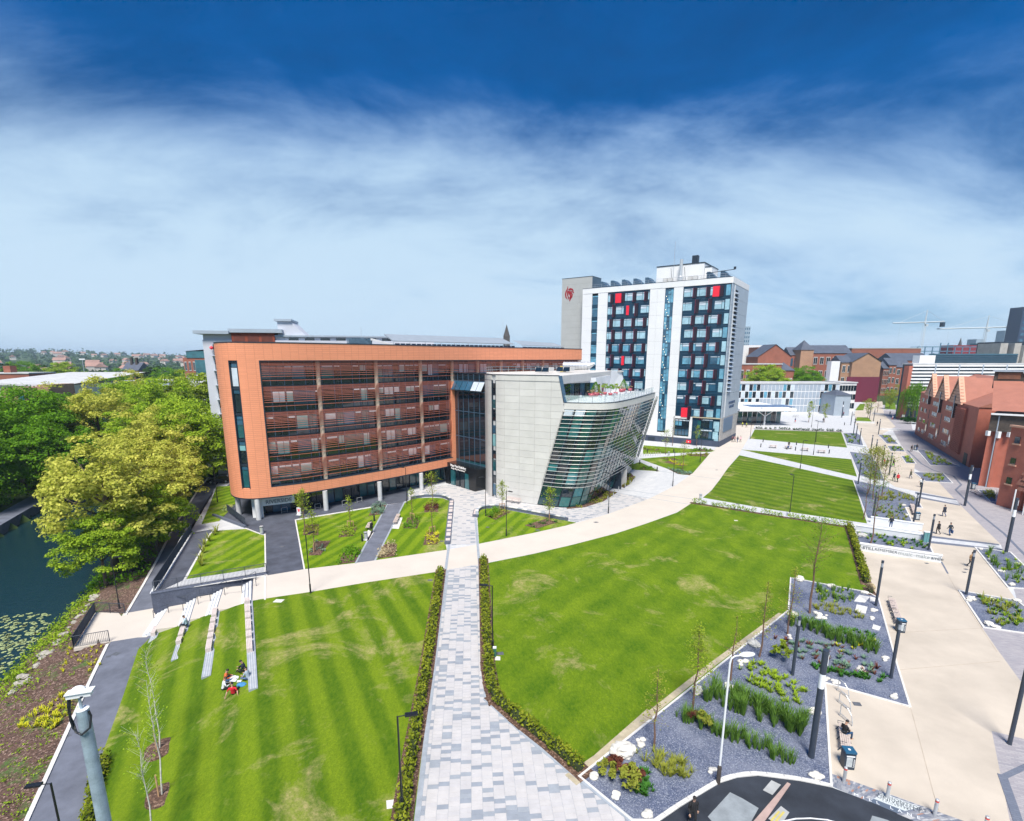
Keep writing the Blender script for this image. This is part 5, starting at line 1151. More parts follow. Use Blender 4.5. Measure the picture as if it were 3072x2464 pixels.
eb = obj('emblem', None, None, tuple(on_cob(.425, .38)), an); eb.matrix_basis = Matrix.Translation(on_cob(.425, .38)) @ Matrix.Rotation(an, 4, 'Z') @ Matrix.Scale(.6, 4)
for pts, ws in (([(-.5, .6), (-.62, .1), (-.4, -.35), (0, -.5)], [.05, .1, .12, .03]), ([(-.4, .55), (0, .62), (.35, .42), (.45, .2)], [.05, .14, .12, .05]), ([(-.3, .4), (-.38, .05), (-.15, -.25)], [.12, .1, .03]), ([(-.05, .4), (-.1, .1), (.1, -.15), (-.02, -.5)], [.12, .12, .1, .03]), ([(.2, .35), (.15, .1), (.32, -.1), (.1, -.45)], [.1, .1, .12, .03])):
 mb = swoosh(pts, ws, 0); mb.v = [(x, z, 0.031 + (0.004 if y <= 0 else 0)) for x, y, z in mb.v]; o = mb.build('emblem_stroke', INK, eb)
PT(eb, sg)
for q, m_, nm in (([(925, 975), (965, 928), (1010, 950), (970, 998)], mat('worn_concrete_patch', (0.36, 0.37, 0.37), 0.9, 0.15), 'road_patch'), ([(665, 1100), (770, 985), (830, 1015), (905, 1060), (860, 1140), (700, 1140)], mat('pale_tarmac_patch', (0.24, 0.27, 0.29), 0.9, 0.2), 'road_patch'), ([(880, 1122), (1040, 938), (1056, 946), (920, 1140)], mat('pink_kerb_stone', (0.40, 0.29, 0.26), 0.8, 0.15), 'old_kerb'), ([(950, 1110), (1010, 1050), (1050, 1080), (1010, 1140)], MATS['worn_concrete_patch'], 'road_patch'), ([(1430, 1122), (1440, 1095), (1510, 1115), (1560, 1140)], MATS['pale_tarmac_patch'], 'road_patch')):
 sheet(nm, S(1700, 1750, 1.571, q), 0.026 if nm == 'road_patch' else 0.06, m_, 0.05)
e = MB(); arc = [G(x, y) for x, y in S(1700, 1750, 1.571, [(1010, 1126), (1080, 1112), (1150, 1110), (1230, 1118), (1290, 1135)])]; strip_line(e, arc, 0.08, 0.02, 0.03); tag(e.build('road_marking', mat('worn_road_paint', (0.62, 0.64, 0.66), 0.8, 0.2)), kind='structure')
e = MB(); strip_line(e, [G(x, y) for x, y in S(1700, 1750, 1.571, [(965, 1120), (1000, 1080)])], 0.1, 0.03, 0.034); strip_line(e, [G(x, y) for x, y in S(1700, 1750, 1.571, [(985, 1125), (1022, 1082)])], 0.1, 0.03, 0.034); tag(e.build('road_marking', mat('worn_yellow_paint', (0.50, 0.42, 0.12), 0.8, 0.2)), kind='structure')
COVER = mat('iron_cover', (0.10, 0.11, 0.13), 0.7, 0.2, 4.0)
for q, m_ in (([(2072, 1518), (2082, 1524), (2058, 1524)], None),):
 pass
covers = [(2213, 1512, .7), (1788, 1567, .8), (1463, 1582, .7), (1613, 1591, .8), (2208, 1562, .7), (1325, 1624, .7), (2780, 1690, .5), (2893, 1717, .5), (2898, 1708, .5), (2571, 2112, .7), (1180, 2412, 1.0), (846, 1640, .8), (1500, 1961, .8), (836, 1803, 1.2), (1290, 1741, .7), (2150, 1410, .6), (348, 1962, .9), (325, 1970, .6), (200, 2208, .7)]
for i, (x, y, s_) in enumerate(covers):
 z_ = ZL if x < 400 else 0.035; p = G(x, y, z_); r_ = math.sin(i * 3.3)
 o = sheet('drain_cover', [Vector((p.x + s_ * .5 * math.cos(r_ + k * math.pi / 2), p.y + s_ * .38 * math.sin(r_ + k * math.pi / 2), 0)) for k in range(4)], z_ + 0.006, KERB if i in (10, 13, 4) else COVER, 0.05, True)
for q in ([(820, 1190), (860, 1140), (945, 1155), (905, 1200)], [(945, 1190), (945, 1152), (990, 1165), (985, 1190)], [(825, 1270), (840, 1215), (925, 1235), (910, 1287)], [(960, 1405), (970, 1372), (1030, 1390), (1015, 1420)]):
 sheet('stepping_slab', S(2250, 1350, 2.623, q), 0.085, KERB, 0.08)
e = MB(); strip_line(e, [G(x, y) for x, y in S(1150, 2000, 2.695, [(1560, 890), (1750, 760), (2150, 400)])], 0.9, 0.0, 0.041); strip_line(e, [G(1948, 2145), G(2130, 2000), G(2340, 1845)], 0.45, 0.0, 0.04); tag(e.build('worn_verge', mat('dry_soil', (0.46, 0.40, 0.28), 0.95, 0.2, 2.0, fine=0.2)), kind='structure')
e = MB()
for ln in ([(2732, 2125), (2766, 2250), (2800, 2380), (2822, 2450)], [(2665, 1900), (2947, 1885)], [(2830, 1700), (2880, 1790), (2990, 1955)], [(2700, 2010), (3000, 1985)]): strip_line(e, [G(*q) for q in ln], 0.035, 0.0, 0.0165)
tag(e.build('surface_joint', mat('worn_joint', (0.40, 0.34, 0.27), 0.9, 0.2)), kind='structure')
# ================================================================== foliage
def leaf_mat(name, c1, c2, trans=0.25):
 m = bpy.data.materials.new(name); m.use_nodes = True; nt = m.node_tree; nt.nodes.clear(); t = NT(nt)
 o = nt.nodes.new('ShaderNodeOutputMaterial'); geo = t.n('ShaderNodeNewGeometry')
 ri = geo.outputs['Random Per Island']; n = t.ramp(t.noise(t.objc(), 0.55, 3, 0.6), 0.32, 0.68)
 f = t.math('ADD', t.math('MULTIPLY', ri, 0.55), t.math('MULTIPLY', n, 0.45))
 c = t.mix(f, c4(c1), c4(c2))
 d = t.n('ShaderNodeBsdfDiffuse', {'Color': c}); tr = t.n('ShaderNodeBsdfTranslucent', {'Color': c})
 mx = t.n('ShaderNodeMixShader', {0: trans, 1: d.outputs[0], 2: tr.outputs[0]})
 nt.links.new(mx.outputs[0], o.inputs['Surface']); MATS[name] = m; return m
def leaf_mesh(name, pts, size, m, seed=0, up=0.35, nrm=None, aspect=0.6):
 """one small bent leaf-spray (two triangles folded along the middle) at each point"""
 rs = np.random.RandomState(seed); pts = np.asarray(pts, dtype=np.float64); n = len(pts)
 nr = rs.normal(size=(n, 3)); nr[:, 2] = np.abs(nr[:, 2]) * (1 + up) + up * 0.6
 if nrm is not None: nr = nr * 0.6 + np.asarray(nrm) * 1.0
 nr /= np.linalg.norm(nr, axis=1)[:, None] + 1e-9
 a = np.cross(nr, rs.normal(size=(n, 3))); a /= np.linalg.norm(a, axis=1)[:, None] + 1e-9; b_ = np.cross(nr, a)
 s_ = (np.asarray(size) if np.ndim(size) else np.full(n, size)) * rs.uniform(0.65, 1.35, n)
 L, W = a * (s_ * 0.5)[:, None], b_ * (s_ * 0.5 * aspect)[:, None]; dr = nr * (s_ * 0.12)[:, None]
 V = np.empty((n, 4, 3)); V[:, 0] = pts - L; V[:, 1] = pts + W + dr; V[:, 2] = pts + L; V[:, 3] = pts - W + dr
 me = bpy.data.meshes.new(name); me.vertices.add(4 * n); me.vertices.foreach_set('co', V.reshape(-1))
 me.loops.add(4 * n); me.loops.foreach_set('vertex_index', np.arange(4 * n, dtype=np.int32))
 me.polygons.add(n); me.polygons.foreach_set('loop_start', np.arange(0, 4 * n, 4, dtype=np.int32)); me.polygons.foreach_set('loop_total', np.full(n, 4, dtype=np.int32))
 me.update(calc_edges=True); me.materials.append(m); return me
BARKT = mat('tree_bark', (0.11, 0.085, 0.06), 0.95, 0.3, 3.0, 0.5, 12, obj_space=True); BARKW = mat('birch_bark', (0.60, 0.57, 0.52), 0.85, 0.35, 5.0, 0.2, 20, c2=(0.68, 0.66, 0.61), obj_space=True)
BARKR = mat('young_bark', (0.17, 0.10, 0.07), 0.95, 0.25, 3.0, obj_space=True)
LF_YEL = leaf_mat('yellow_green_leaves', (0.22, 0.28, 0.02), (0.78, 0.76, 0.17), 0.4); LF_GRN = leaf_mat('deep_green_leaves', (0.05, 0.16, 0.012), (0.24, 0.46, 0.03), 0.35); LF_MID = leaf_mat('mid_green_leaves', (0.12, 0.25, 0.014), (0.46, 0.60, 0.055), 0.35)
LF_LIME = leaf_mat('lime_leaves', (0.17, 0.27, 0.02), (0.42, 0.50, 0.06), 0.35); LF_DARK = leaf_mat('evergreen_leaves', (0.012, 0.05, 0.012), (0.04, 0.11, 0.022)); LF_HEDGE = leaf_mat('hedge_leaves', (0.07, 0.12, 0.010), (0.34, 0.37, 0.035))
LF_BLUE = leaf_mat('distant_leaves', (0.025, 0.07, 0.020), (0.075, 0.14, 0.035)); LF_OLIVE = leaf_mat('feathery_leaves', (0.20, 0.24, 0.03), (0.42, 0.44, 0.08), 0.35); LF_STRAW = leaf_mat('straw_plumes', (0.36, 0.28, 0.14), (0.60, 0.52, 0.34)); LF_RED = leaf_mat('russet_leaves', (0.10, 0.03, 0.03), (0.25, 0.10, 0.06)); LF_GLAU = leaf_mat('blue_green_leaves', (0.10, 0.20, 0.13), (0.26, 0.40, 0.28)); LF_YB = leaf_mat('bright_yellow_leaves', (0.40, 0.42, 0.02), (0.75, 0.72, 0.06), 0.3)
LF_REED = leaf_mat('reed_blades', (0.04, 0.13, 0.02), (0.20, 0.34, 0.06)); LF_MOSS = leaf_mat('low_green_tufts', (0.02, 0.10, 0.02), (0.09, 0.25, 0.04))
def crown_points(rx, ry, rz, zc, ncl, nl, seed, top=0.25, shell=0.55, cl=0.26):
 rs = np.random.RandomState(seed); P, N = [], []
 for _ in range(ncl):
  d = rs.normal(size=3); d /= np.linalg.norm(d)
  if d[2] < -0.55: d[2] *= -0.5
  k = shell + (1 - shell) * rs.rand() ** 0.6; lob = 1 + 0.22 * math.sin(3 * math.atan2(d[1], d[0]) + seed) * math.cos(2.3 * d[2] + seed)
  c = np.array([d[0] * rx, d[1] * ry, d[2] * rz]) * k * lob; r = cl * (rx + rz) / 2 * rs.uniform(0.6, 1.25)
  q = rs.normal(size=(nl, 3)); q /= np.linalg.norm(q, axis=1)[:, None]; q[:, 2] = np.where(q[:, 2] < -0.25, -q[:, 2], q[:, 2])
  q2 = q * (r * rs.rand(nl) ** 0.4)[:, None]; q2[:, 2] *= 0.62
  P.append(c + q2 + np.array([0, 0, zc])); N.append(q)
 return np.concatenate(P), np.concatenate(N)
def trunk_mesh(h, r, seed, limbs=7, rx=3.0, rz=4.0, m_=None, lean=0.0, twigs=2):
 rg_ = random.Random(seed); mb = MB(); pts, rr = [], []
 for i in range(7):
  k = i / 6; pts.append(Vector((lean * k * k + rg_.uniform(-.05, .05) * h * 0.25 * k, rg_.uniform(-.05, .05) * h * 0.25 * k, h * k))); rr.append(r * (1.25 - 0.25 * min(1, k * 6)) * (1 - 0.72 * k))
 mb.tube(pts, rr, 8)
 for j in range(limbs):
  k = rg_.uniform(0.3, 0.9); i = min(5, int(k * 6)); b0 = pts[i].lerp(pts[i + 1], k * 6 - i); a = j * 2.4 + rg_.uniform(-.5, .5); L = rx * rg_.uniform(0.6, 0.95)
  e = b0 + Vector((math.cos(a) * L, math.sin(a) * L, L * rg_.uniform(0.4, 1.0))); md = b0.lerp(e, 0.5) + Vector((0, 0, -0.08 * L)); r0 = r * (1 - 0.7 * k) * 0.55
  mb.tube([b0, md, e], [r0, r0 * 0.65, r0 * 0.2], 6)
  for _ in range(twigs):
   q = md.lerp(e, rg_.random()); f_ = q + Vector((rg_.uniform(-1, 1), rg_.uniform(-1, 1), rg_.uniform(0.2, 1))) * L * 0.4; mb.tube([q, f_], [r0 * 0.35, r0 * 0.1], 4)
 return mb, m_ or BARKT
PROTO = {}
def big_tree(kind):
 if kind in PROTO: return PROTO[kind]
 lm, rx, rz, ncl, nl, seed, shell, sz = {'yellow': (LF_YEL, 6.4, 6.2, 130, 100, 3, 0.45, 0.36), 'yellow2': (LF_YEL, 6.6, 6.6, 150, 100, 8, 0.5, 0.36), 'green': (LF_GRN, 7.2, 7.0, 150, 110, 5, 0.55, 0.42), 'green2': (LF_GRN, 6.4, 6.8, 140, 110, 15, 0.55, 0.42), 'mid': (LF_MID, 6.8, 7.0, 150, 110, 6, 0.5, 0.42), 'mid2': (LF_MID, 6.2, 6.4, 140, 110, 16, 0.5, 0.42), 'far': (LF_BLUE, 5.5, 6.0, 60, 70, 9, 0.6, 0.9), 'lime': (LF_LIME, 6.4, 6.4, 130, 100, 10, 0.5, 0.45)}[kind]
 P, N = crown_points(rx, rx, rz * 1.15, 8.0, int(ncl * 1.25), nl, seed, shell=shell, cl=.19 if kind[:3] == 'yel' else .23)
 me = leaf_mesh('crown', P, sz, lm, seed, nrm=N); tm, bm_ = trunk_mesh(11.0, 0.42, seed, 10, rx * 0.85, rz)
 tm.use(bm_); tm.m = [0] * len(tm.f); PROTO[kind] = (me, tm.mesh('trunk', True)); return PROTO[kind]
def tree(kind, loc, sc, label, group=None, rz=0.0, name='riverside_tree', sz=None):
 me, tm = big_tree(kind); r = thing(name, label, 'tree', loc, rz, group); r.scale = (sc, sc, sz or sc)
 obj('trunk', tm, r); obj('crown', me, r); return r
NB = -3.0
tree('yellow', (-49.0, 60.5, -2.9), 1.1, 'big pale yellow-green tree leaning over the river, nearest of the bank', rz=0.4, name='yellow_tree')
tree('yellow', (-50.6, 69.5, -2.9), 0.98, 'yellow-green tree standing just behind the nearest riverside tree', rz=2.0, name='yellow_tree')
tree('yellow2', (-56.8, 81.0, -2.6), 1.08, 'tall yellow-green tree between the river and the orange building', rz=1.1, name='yellow_tree')
tree('mid', (-58.5, 92.0, -1.8), 0.98, 'green tree close to the left end of the orange building', rz=0.2, name='green_tree')
tree('green2', (-66.0, 103.0, -1.5), 0.95, 'dark green tree beside the grey apartment block', rz=1.0, name='green_tree')
tree('green', (-67.0, 122.0, -1.0), 0.72, 'small dense dark green tree in the middle of the wood', rz=0.6, name='green_tree')
tree('yellow2', (-92.5, 116.0, -2.4), 1.32, 'large yellow-topped tree beyond the river, highest of the left wood', rz=2.6, name='yellow_tree')
tree('mid2', (-84.0, 126.0, -2.4), 1.30, 'yellow-green tree right of the highest yellow tree', rz=0.9, name='green_tree')
tree('green', (-95.5, 99.0, -2.5), 1.18, 'broad deep green tree beyond the towpath', rz=2.1, name='green_tree')
tree('green2', (-90.5, 83.0, -2.5), 1.02, 'deep green tree at the left edge above the towpath', rz=0.3, name='green_tree')
tree('green', (-104.0, 92.0, -2.4), 1.12, 'deep green tree at the far left of the picture', rz=3.0, name='green_tree')
tree('mid', (-113.0, 112.0, -2.3), 1.05, 'bright green tree below the cream shed', rz=1.5, name='green_tree')
tree('green2', (-104.5, 120.0, -2.2), 1.08, 'green tree behind the deep green riverside trees', rz=4.0, name='green_tree')
tree('mid2', (-78.0, 107.0, -2.4), 1.00, 'green tree hanging over the dark water', rz=2.2, name='green_tree')
tree('lime', (-96.0, 158.0, -1.5), 1.35, 'tall pale green tree near the far apartment buildings', rz=0.5, name='pale_tree')
tree('mid', (-112.0, 150.0, -1.5), 1.12, 'rounded green tree behind the yellow crowns', rz=0.8, name='green_tree')
tree('yellow2', (-120.0, 170.0, -1.5), 1.28, 'olive tree behind the curved shed roof', rz=1.8, name='yellow_tree')
tree('mid2', (-81.0, 150.0, -1.0), 0.95, 'green tree beside the white shed roofs', rz=0.1, name='green_tree')
tree('green', (-72.0, 139.0, -1.0), 0.85, 'dark green tree left of the apartment block top', rz=5.0, name='green_tree')
tree('lime', (-74.0, 165.0, -1.0), 1.15, 'pale tree immediately left of the grey apartment block', rz=3.5, name='pale_tree')
tree('yellow', (-53.5, 74.5, -2.9), 1.0, 'yellow-green tree on the bank just left of the riverside path bend', rz=4.0, name='yellow_tree')
tree('mid', (-61.0, 97.0, -1.6), 1.05, 'green tree behind the tall yellow-green bank tree', rz=3.0, name='green_tree')
tree('yellow2', (-62.0, 88.5, -2.4), 1.05, 'yellow-green tree standing at the water beyond the river bend', rz=5.0, name='yellow_tree')
tree('mid2', (-72.0, 112.0, -2.0), 1.05, 'green tree where the river vanishes', rz=1.4, name='green_tree')
tree('green', (-101.0, 108.0, -2.4), 1.2, 'deep green tree behind the broad riverside tree', rz=5.2, name='green_tree')
tree('green2', (-112.0, 98.0, -2.4), 1.1, 'deep green tree left of the broad riverside tree', rz=2.9, name='green_tree')
tree('mid', (-122.0, 120.0, -2.2), 1.0, 'bright green tree at the left edge below the cream shed', rz=0.2, name='green_tree')
tree('mid2', (-95.0, 137.0, -2.0), 1.25, 'yellow-green tree behind the highest yellow tree', rz=2.2, name='green_tree')
tree('green2', (-86.0, 95.0, -2.4), 0.95, 'deep green tree reaching over the towpath', rz=1.9, name='green_tree')
tree('lime', (-60.0, 112.0, -1.0), 0.95, 'pale green tree against the left side of the apartment block', rz=1.9, name='pale_tree')
tree('mid', (-47.2, 56.5, -3.2), 0.55, 'low green tree hanging over the bank below the nearest yellow tree', rz=1.2, name='green_tree')
tree('mid2', (-46.6, 65.0, -2.8), 0.62, 'low green tree between the riverside path and the nearest yellow tree', rz=2.2, name='green_tree')
rs = np.random.RandomState(31); P = []
for _ in range(900):
 y = rs.uniform(56, 110); u = rs.rand() ** 0.7; x = x_path(y) - 0.6 + (x_near(y) - x_path(y)) * u; z = z_path(y) + (-4.3 - z_path(y)) * u ** 1.6
 P += [(x + rs.normal() * .35, y + rs.normal() * .35, z + abs(rs.normal()) * .35) for _ in range(9)]
tag(obj('bank_undergrowth', leaf_mesh('bank_undergrowth', P, 0.32, LF_GRN, 2)), 'dense green undergrowth along the river bank', 'undergrowth', kind='stuff')
P = []
for _ in range(420):
 y = rs.uniform(20, 56); u = 0.72 + 0.26 * rs.rand(); x = x_path(y) + (x_near(y) - x_path(y)) * u; z = z_path(y) + (-4.4 - z_path(y)) * u ** 1.6
 if rs.rand() < 0.25 and math.sin(y * .9) > 0.2: u2 = rs.uniform(.5, .75); x = x_path(y) + (x_near(y) - x_path(y)) * u2; z = z_path(y) + (-4.4 - z_path(y)) * u2 ** 1.6
 P += [(x + rs.normal() * .3, y + rs.normal() * .3, z + 0.1 + abs(rs.normal()) * .28) for _ in range(14)]
tag(obj('waterside_plants', leaf_mesh('waterside_plants', P, 0.22, LF_MID, 4)), 'green waterside plants spilling over the bank stones', 'plants', kind='stuff')
P = []
for _ in range(900):
 y = rs.uniform(74, 160); x = x_far(y) - 4.2 - 7 * rs.rand(); P += [(x + rs.normal() * .5, y + rs.normal() * .5, -2.4 + abs(rs.normal()) * .6 + rs.rand() * 1.2) for _ in range(7)]
tag(obj('towpath_undergrowth', leaf_mesh('towpath_undergrowth', P, 0.5, LF_GRN, 7)), 'dark green undergrowth behind the towpath', 'undergrowth', kind='stuff')
tuft = {}
def tuft_mesh(name, m_, n, h, w, seed, lean=0.5):
 """a clump of narrow arching blades"""
 rg_ = random.Random(seed); mb = MB()
 for i in range(n):
  a = rg_.uniform(0, 6.28); L = h * rg_.uniform(0.6, 1.1); o = lean * L * rg_.uniform(0.5, 1.2); s_ = Vector((math.cos(a), math.sin(a), 0)); t_ = Vector((-s_.y, s_.x, 0)) * w
  b0 = s_ * 0.04; m1 = b0 + s_ * o * 0.4 + Vector((0, 0, L * 0.7)); e = b0 + s_ * o + Vector((0, 0, L))
  mb.add([b0 - t_, b0 + t_, m1 + t_ * 0.8, m1 - t_ * 0.8, e], [(0, 1, 2, 3), (3, 2, 4)])
 mb.use(m_); mb.m = [0] * len(mb.f); return mb.mesh(name)
ytuft = tuft_mesh('leaves', LF_YB, 11, 0.5, 0.05, 1, 0.8)
def bank_pt(px, py):
 z = -2.8
 for _ in range(12):
  p = G(px, py, z); y = p.y; u = min(1, max(0, (x_path(y) - p.x) / (x_path(y) - x_near(y)))); z = z_path(y) + (-4.4 - z_path(y)) * u ** 1.6
 return G(px, py, z)
rg = random.Random(5); k = 0
while k < 62:
 px, py = rg.uniform(25, 212), rg.uniform(2068, 2190)
 if py > 2068 + (px - 212) * -0.65 and py < 2190 - max(0, px - 190):
  p = bank_pt(px, py); o = obj('yellow_tuft', ytuft, None, p, rg.uniform(0, 6)); o.scale = (rg.uniform(.55, .85),) * 3
  tag(o, 'bright yellow leafy tuft on the brown bark slope', 'plant', 'yellow tufts on the bark slope'); k += 1
k = 0
while k < 34:
 px, py = rg.uniform(185, 305), rg.uniform(1945, 2020)
 p = bank_pt(px, py); o = obj('yellow_tuft', ytuft, None, p, rg.uniform(0, 6)); o.scale = (rg.uniform(.4, .7),) * 3
 tag(o, 'small yellow tuft on the bark below the river deck', 'plant', 'small yellow tufts below the deck'); k += 1
P = []
for _ in range(150):
 px, py = rg.uniform(5, 230), rg.uniform(2010, 2464)
 if px > 330 - (py - 1925) * 0.47: continue
 p = bank_pt(px, py); P += [(p.x + rg.gauss(0, .14), p.y + rg.gauss(0, .14), p.z + abs(rg.gauss(0, .1))) for _ in range(14)]
tag(obj('bark_seedlings', leaf_mesh('bark_seedlings', P, 0.13, LF_MID, 9)), 'scattered green seedlings on the bark slope', 'plants', kind='stuff')
pad = MB().use(LF_LIME); pad.add([(0, 0, 0)] + [(math.cos(a * .63 + .3), math.sin(a * .63 + .3), 0) for a in range(10)], [(0, i, i + 1) for i in range(1, 10)]); P = MB()
LILY = mat('lily_pad', (0.30, 0.36, 0.16), 0.6, 0.3, 1.0)
for _ in range(420):
 px, py = rg.uniform(0, 150), rg.uniform(1840, 2035); p = G(px, py, -4.12)
 if p.x > x_near(p.y) - 0.4 or p.x < x_near(p.y) - 7 or rg.random() < 0.35 * abs(math.sin(p.y)): continue
 r_ = rg.uniform(0.10, 0.24); P.add([(p.x, p.y, -4.12)] + [(p.x + r_ * math.cos(a), p.y + r_ * math.sin(a), -4.12) for a in [k_ * 0.63 for k_ in range(10)]], [(0, i, i % 9 + 1 if i < 9 else 10) for i in range(1, 10)])
tag(P.build('lily_pads', LILY), 'green lily pads floating near the river bank', 'lily pads', kind='stuff')
BSTONE = mat('weathered_bank_stone', (0.34, 0.32, 0.28), 0.9, 0.25, 2.0, 0.6, 9)
for i, (px, py, s_) in enumerate([(68, 2030, .8), (85, 2040, .6), (60, 2052, .9), (110, 1997, .7), (140, 1962, 1.2), (172, 1928, .9), (190, 1903, .7), (222, 1867, .6), (240, 1850, .8), (252, 1835, .6), (265, 1815, .5), (285, 1790, 1.0), (322, 1756, 1.0), (276, 1800, .6), (40, 2075, .7), (130, 1975, .6), (205, 1885, .5)]):
 p = G(px, py, -3.3); o = MB().blob((0, 0, 0), (s_ * .6, s_ * .4, s_ * .25), i + 40, 2, 0.16).build('bank_stone', BSTONE, loc=p, rz=i * 1.7)
 tag(o, 'pale stone block edging the river bank', 'stone', 'stones along the waterside')
def hedge(pts, w, h, label, m_=LF_HEDGE, dens=150, seed=1, z=0.03, gaps=0.0, name='hedge', soil=True, sz=0.20):
 P = [Vector(p[:3]) for p in pts]; r = thing(name, label, 'hedge', tuple(P[0])); r.matrix_basis = Matrix.Translation(P[0]); rs_ = np.random.RandomState(seed); L_, cores = [], MB()
 for a, c in zip(P, P[1:]):
  d = (c - a); L = d.length; d.normalize(); n = Vector((d.y, -d.x, 0)); k = int(L * dens); nseg = max(1, int(L / 0.7))
  for i in range(nseg):
   hh = h * rs_.uniform(0.72, 1.12); ww = w * rs_.uniform(0.75, 1.1); q = a + d * (L * (i + .5) / nseg)
   if gaps and (i % 2) and rs_.rand() < gaps: continue
   m = int(dens * L / nseg); u = rs_.normal(size=(m, 3)); u /= np.linalg.norm(u, axis=1)[:, None]; u *= (rs_.rand(m) ** 0.35)[:, None]
   for t_ in u:
    e = q + d * (t_[0] * 0.5 * L / nseg * 1.25) + n * (t_[1] * ww / 2) + Vector((0, 0, z + hh * 0.5 + t_[2] * hh * 0.55)); L_.append(e)
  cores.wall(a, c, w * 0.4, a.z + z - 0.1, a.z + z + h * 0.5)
  if soil: pass
 PT(obj('leaves', leaf_mesh('leaves', [tuple(v) for v in L_], sz, m_, seed)), r)
 if not gaps: PT(cores.build('shade_core', mat('hedge_core_shade', (0.03, 0.045, 0.012), 0.95, 0.3)), r)  # solid dark core; the hedge's inner shade is put into its colour
 if soil:
  sb = MB(); strip_line(sb, P, w * 1.15, P[0].z + z - 0.1, P[0].z + z + 0.03); PT(sb.build('soil', BARK), r)
 return r
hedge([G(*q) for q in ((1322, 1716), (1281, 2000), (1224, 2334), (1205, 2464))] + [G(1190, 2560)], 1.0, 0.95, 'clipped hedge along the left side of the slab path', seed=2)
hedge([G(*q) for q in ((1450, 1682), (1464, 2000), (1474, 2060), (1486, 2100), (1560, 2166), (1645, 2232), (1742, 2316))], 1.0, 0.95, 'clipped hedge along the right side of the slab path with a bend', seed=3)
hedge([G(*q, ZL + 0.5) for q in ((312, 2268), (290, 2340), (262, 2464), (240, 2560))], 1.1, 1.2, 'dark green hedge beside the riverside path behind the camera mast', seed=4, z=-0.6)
hedge([G(*q) for q in ((2598, 1752), (2572, 1665), (2546, 1582))], 0.9, 1.1, 'loose hedge at the right end of the open lawn', seed=5, m_=LF_HEDGE)
hedge([G(*q) for q in ((2078, 1510), (2300, 1545), (2540, 1582))], 0.7, 0.85, 'row of low bushes between the two large lawns', seed=6, gaps=0.6, m_=LF_MID, dens=110)
hedge([G(*q) for q in ((2266, 1287), (2524, 1296))], 0.8, 0.9, 'dark low hedge behind the smallest lawn', seed=7, gaps=0.5, m_=LF_DARK, dens=60, sz=0.3)
hedge([G(*q) for q in ((2606, 1770), (2612, 1782))], 0.8, 0.8, 'dry straw-coloured clump at the hedge end', LF_STRAW, 160, 8, name='dry_clump')
def sapling(loc, h, r, kind, label, group=None, n=500, stakes=False, seed=1, lean=0.0, bark=None, base=0.28, sz=0.13, name='young_tree', cat='tree'):
 t_ = thing(name, label, cat, loc, seed * 1.3, group); rg_ = random.Random(seed); mb = MB(); top = Vector((lean, 0, h))
 pts = [Vector((lean * (k / 6) ** 1.5 + rg_.uniform(-.012, .012) * h, rg_.uniform(-.012, .012) * h, h * k / 6)) for k in range(7)]; r0 = (0.016 * h ** 0.8 + 0.012) * (0.55 if bark is BARKW else 1.0)
 mb.tube(pts, [r0 * (1 - 0.85 * k / 6) for k in range(7)], 6); L = []
 for i in range(int(26 + h * 4)):
  k = base + (1 - base) * rg_.random(); j = min(5, int(k * 6)); q = pts[j].lerp(pts[j + 1], k * 6 - j); a = rg_.uniform(0, 6.28)
  if kind == 'cone': ln = r * (1.05 - k) / (1 - base) * rg_.uniform(0.6, 1.1); up_ = 0.25
  elif kind == 'round': ln = r * math.sin(math.pi * min(1, (k - base) / (1 - base) * 0.9 + 0.08)) * rg_.uniform(.6, 1.1); up_ = 0.7
  elif kind == 'weep': ln = r * rg_.uniform(.5, 1); up_ = -1.2
  else: ln = r * 0.6 * rg_.uniform(.5, 1.1); up_ = 1.1
  e = q + Vector((math.cos(a) * ln, math.sin(a) * ln, ln * up_)); mb.tube([q, e], [r0 * 0.22 * (1 - k * .5), r0 * 0.06], 3, cap=False)
  for _ in range(int(n / (26 + h * 4))): p = q.lerp(e, rg_.uniform(0.25, 1.08)); s_ = 0.1 + 0.06 * r; L.append((p.x + rg_.gauss(0, s_), p.y + rg_.gauss(0, s_), p.z + rg_.gauss(0, s_)))
 tk = mb.build('trunk', bark or BARKR, t_)
 lm = {'y': LF_OLIVE, 'l': LF_LIME, 'g': LF_MID, 'd': LF_DARK, 'G': LF_GRN}[label_kind[0]]
 if n: obj('crown', leaf_mesh('crown', L, sz, lm, seed), t_)
 if stakes:
  for sx in (-0.42, 0.42): MB().tube([(sx, 0, 0), (sx, 0, 1.15)], 0.04, 6).build('stake', WOODWARM, t_)
  MB().box(-.46, .46, -.03, .03, 1.02, 1.12).build('cross_bar', WOODWARM, t_)
 return t_
label_kind = ['y']
BX = [(410, 780, 5.4, 1.0, 'y', 'first bare young tree on the bed edge, nearest the slab path', 300), (597, 605, 6.2, 1.5, 'l', 'feathery yellow-green young tree on the bed edge, leafiest of the row', 1100), (772, 462, 5.2, 0.9, 'y', 'thin nearly bare young tree behind the white street light', 160), (912, 350, 6.4, 1.2, 'y', 'slender young tree on the bed edge, fourth from the slab path', 420), (1040, 245, 6.2, 1.2, 'y', 'slender young tree at the inner corner of the slate bed', 420)]
for i, (x, y, h, r, lk, lab, n) in enumerate(BX):
 label_kind[0] = lk; q = S(1700, 1750, 1.571, [(x, y)])[0]; sapling(G(*q), h, r, 'cone', lab, n=n, seed=i + 3)
label_kind[0] = 'G'; sapling(G(2427, 1840), 9.2, 1.9, 'round', 'tall dark twiggy tree standing in the slate bed before the lawn', n=700, seed=21, base=.42)
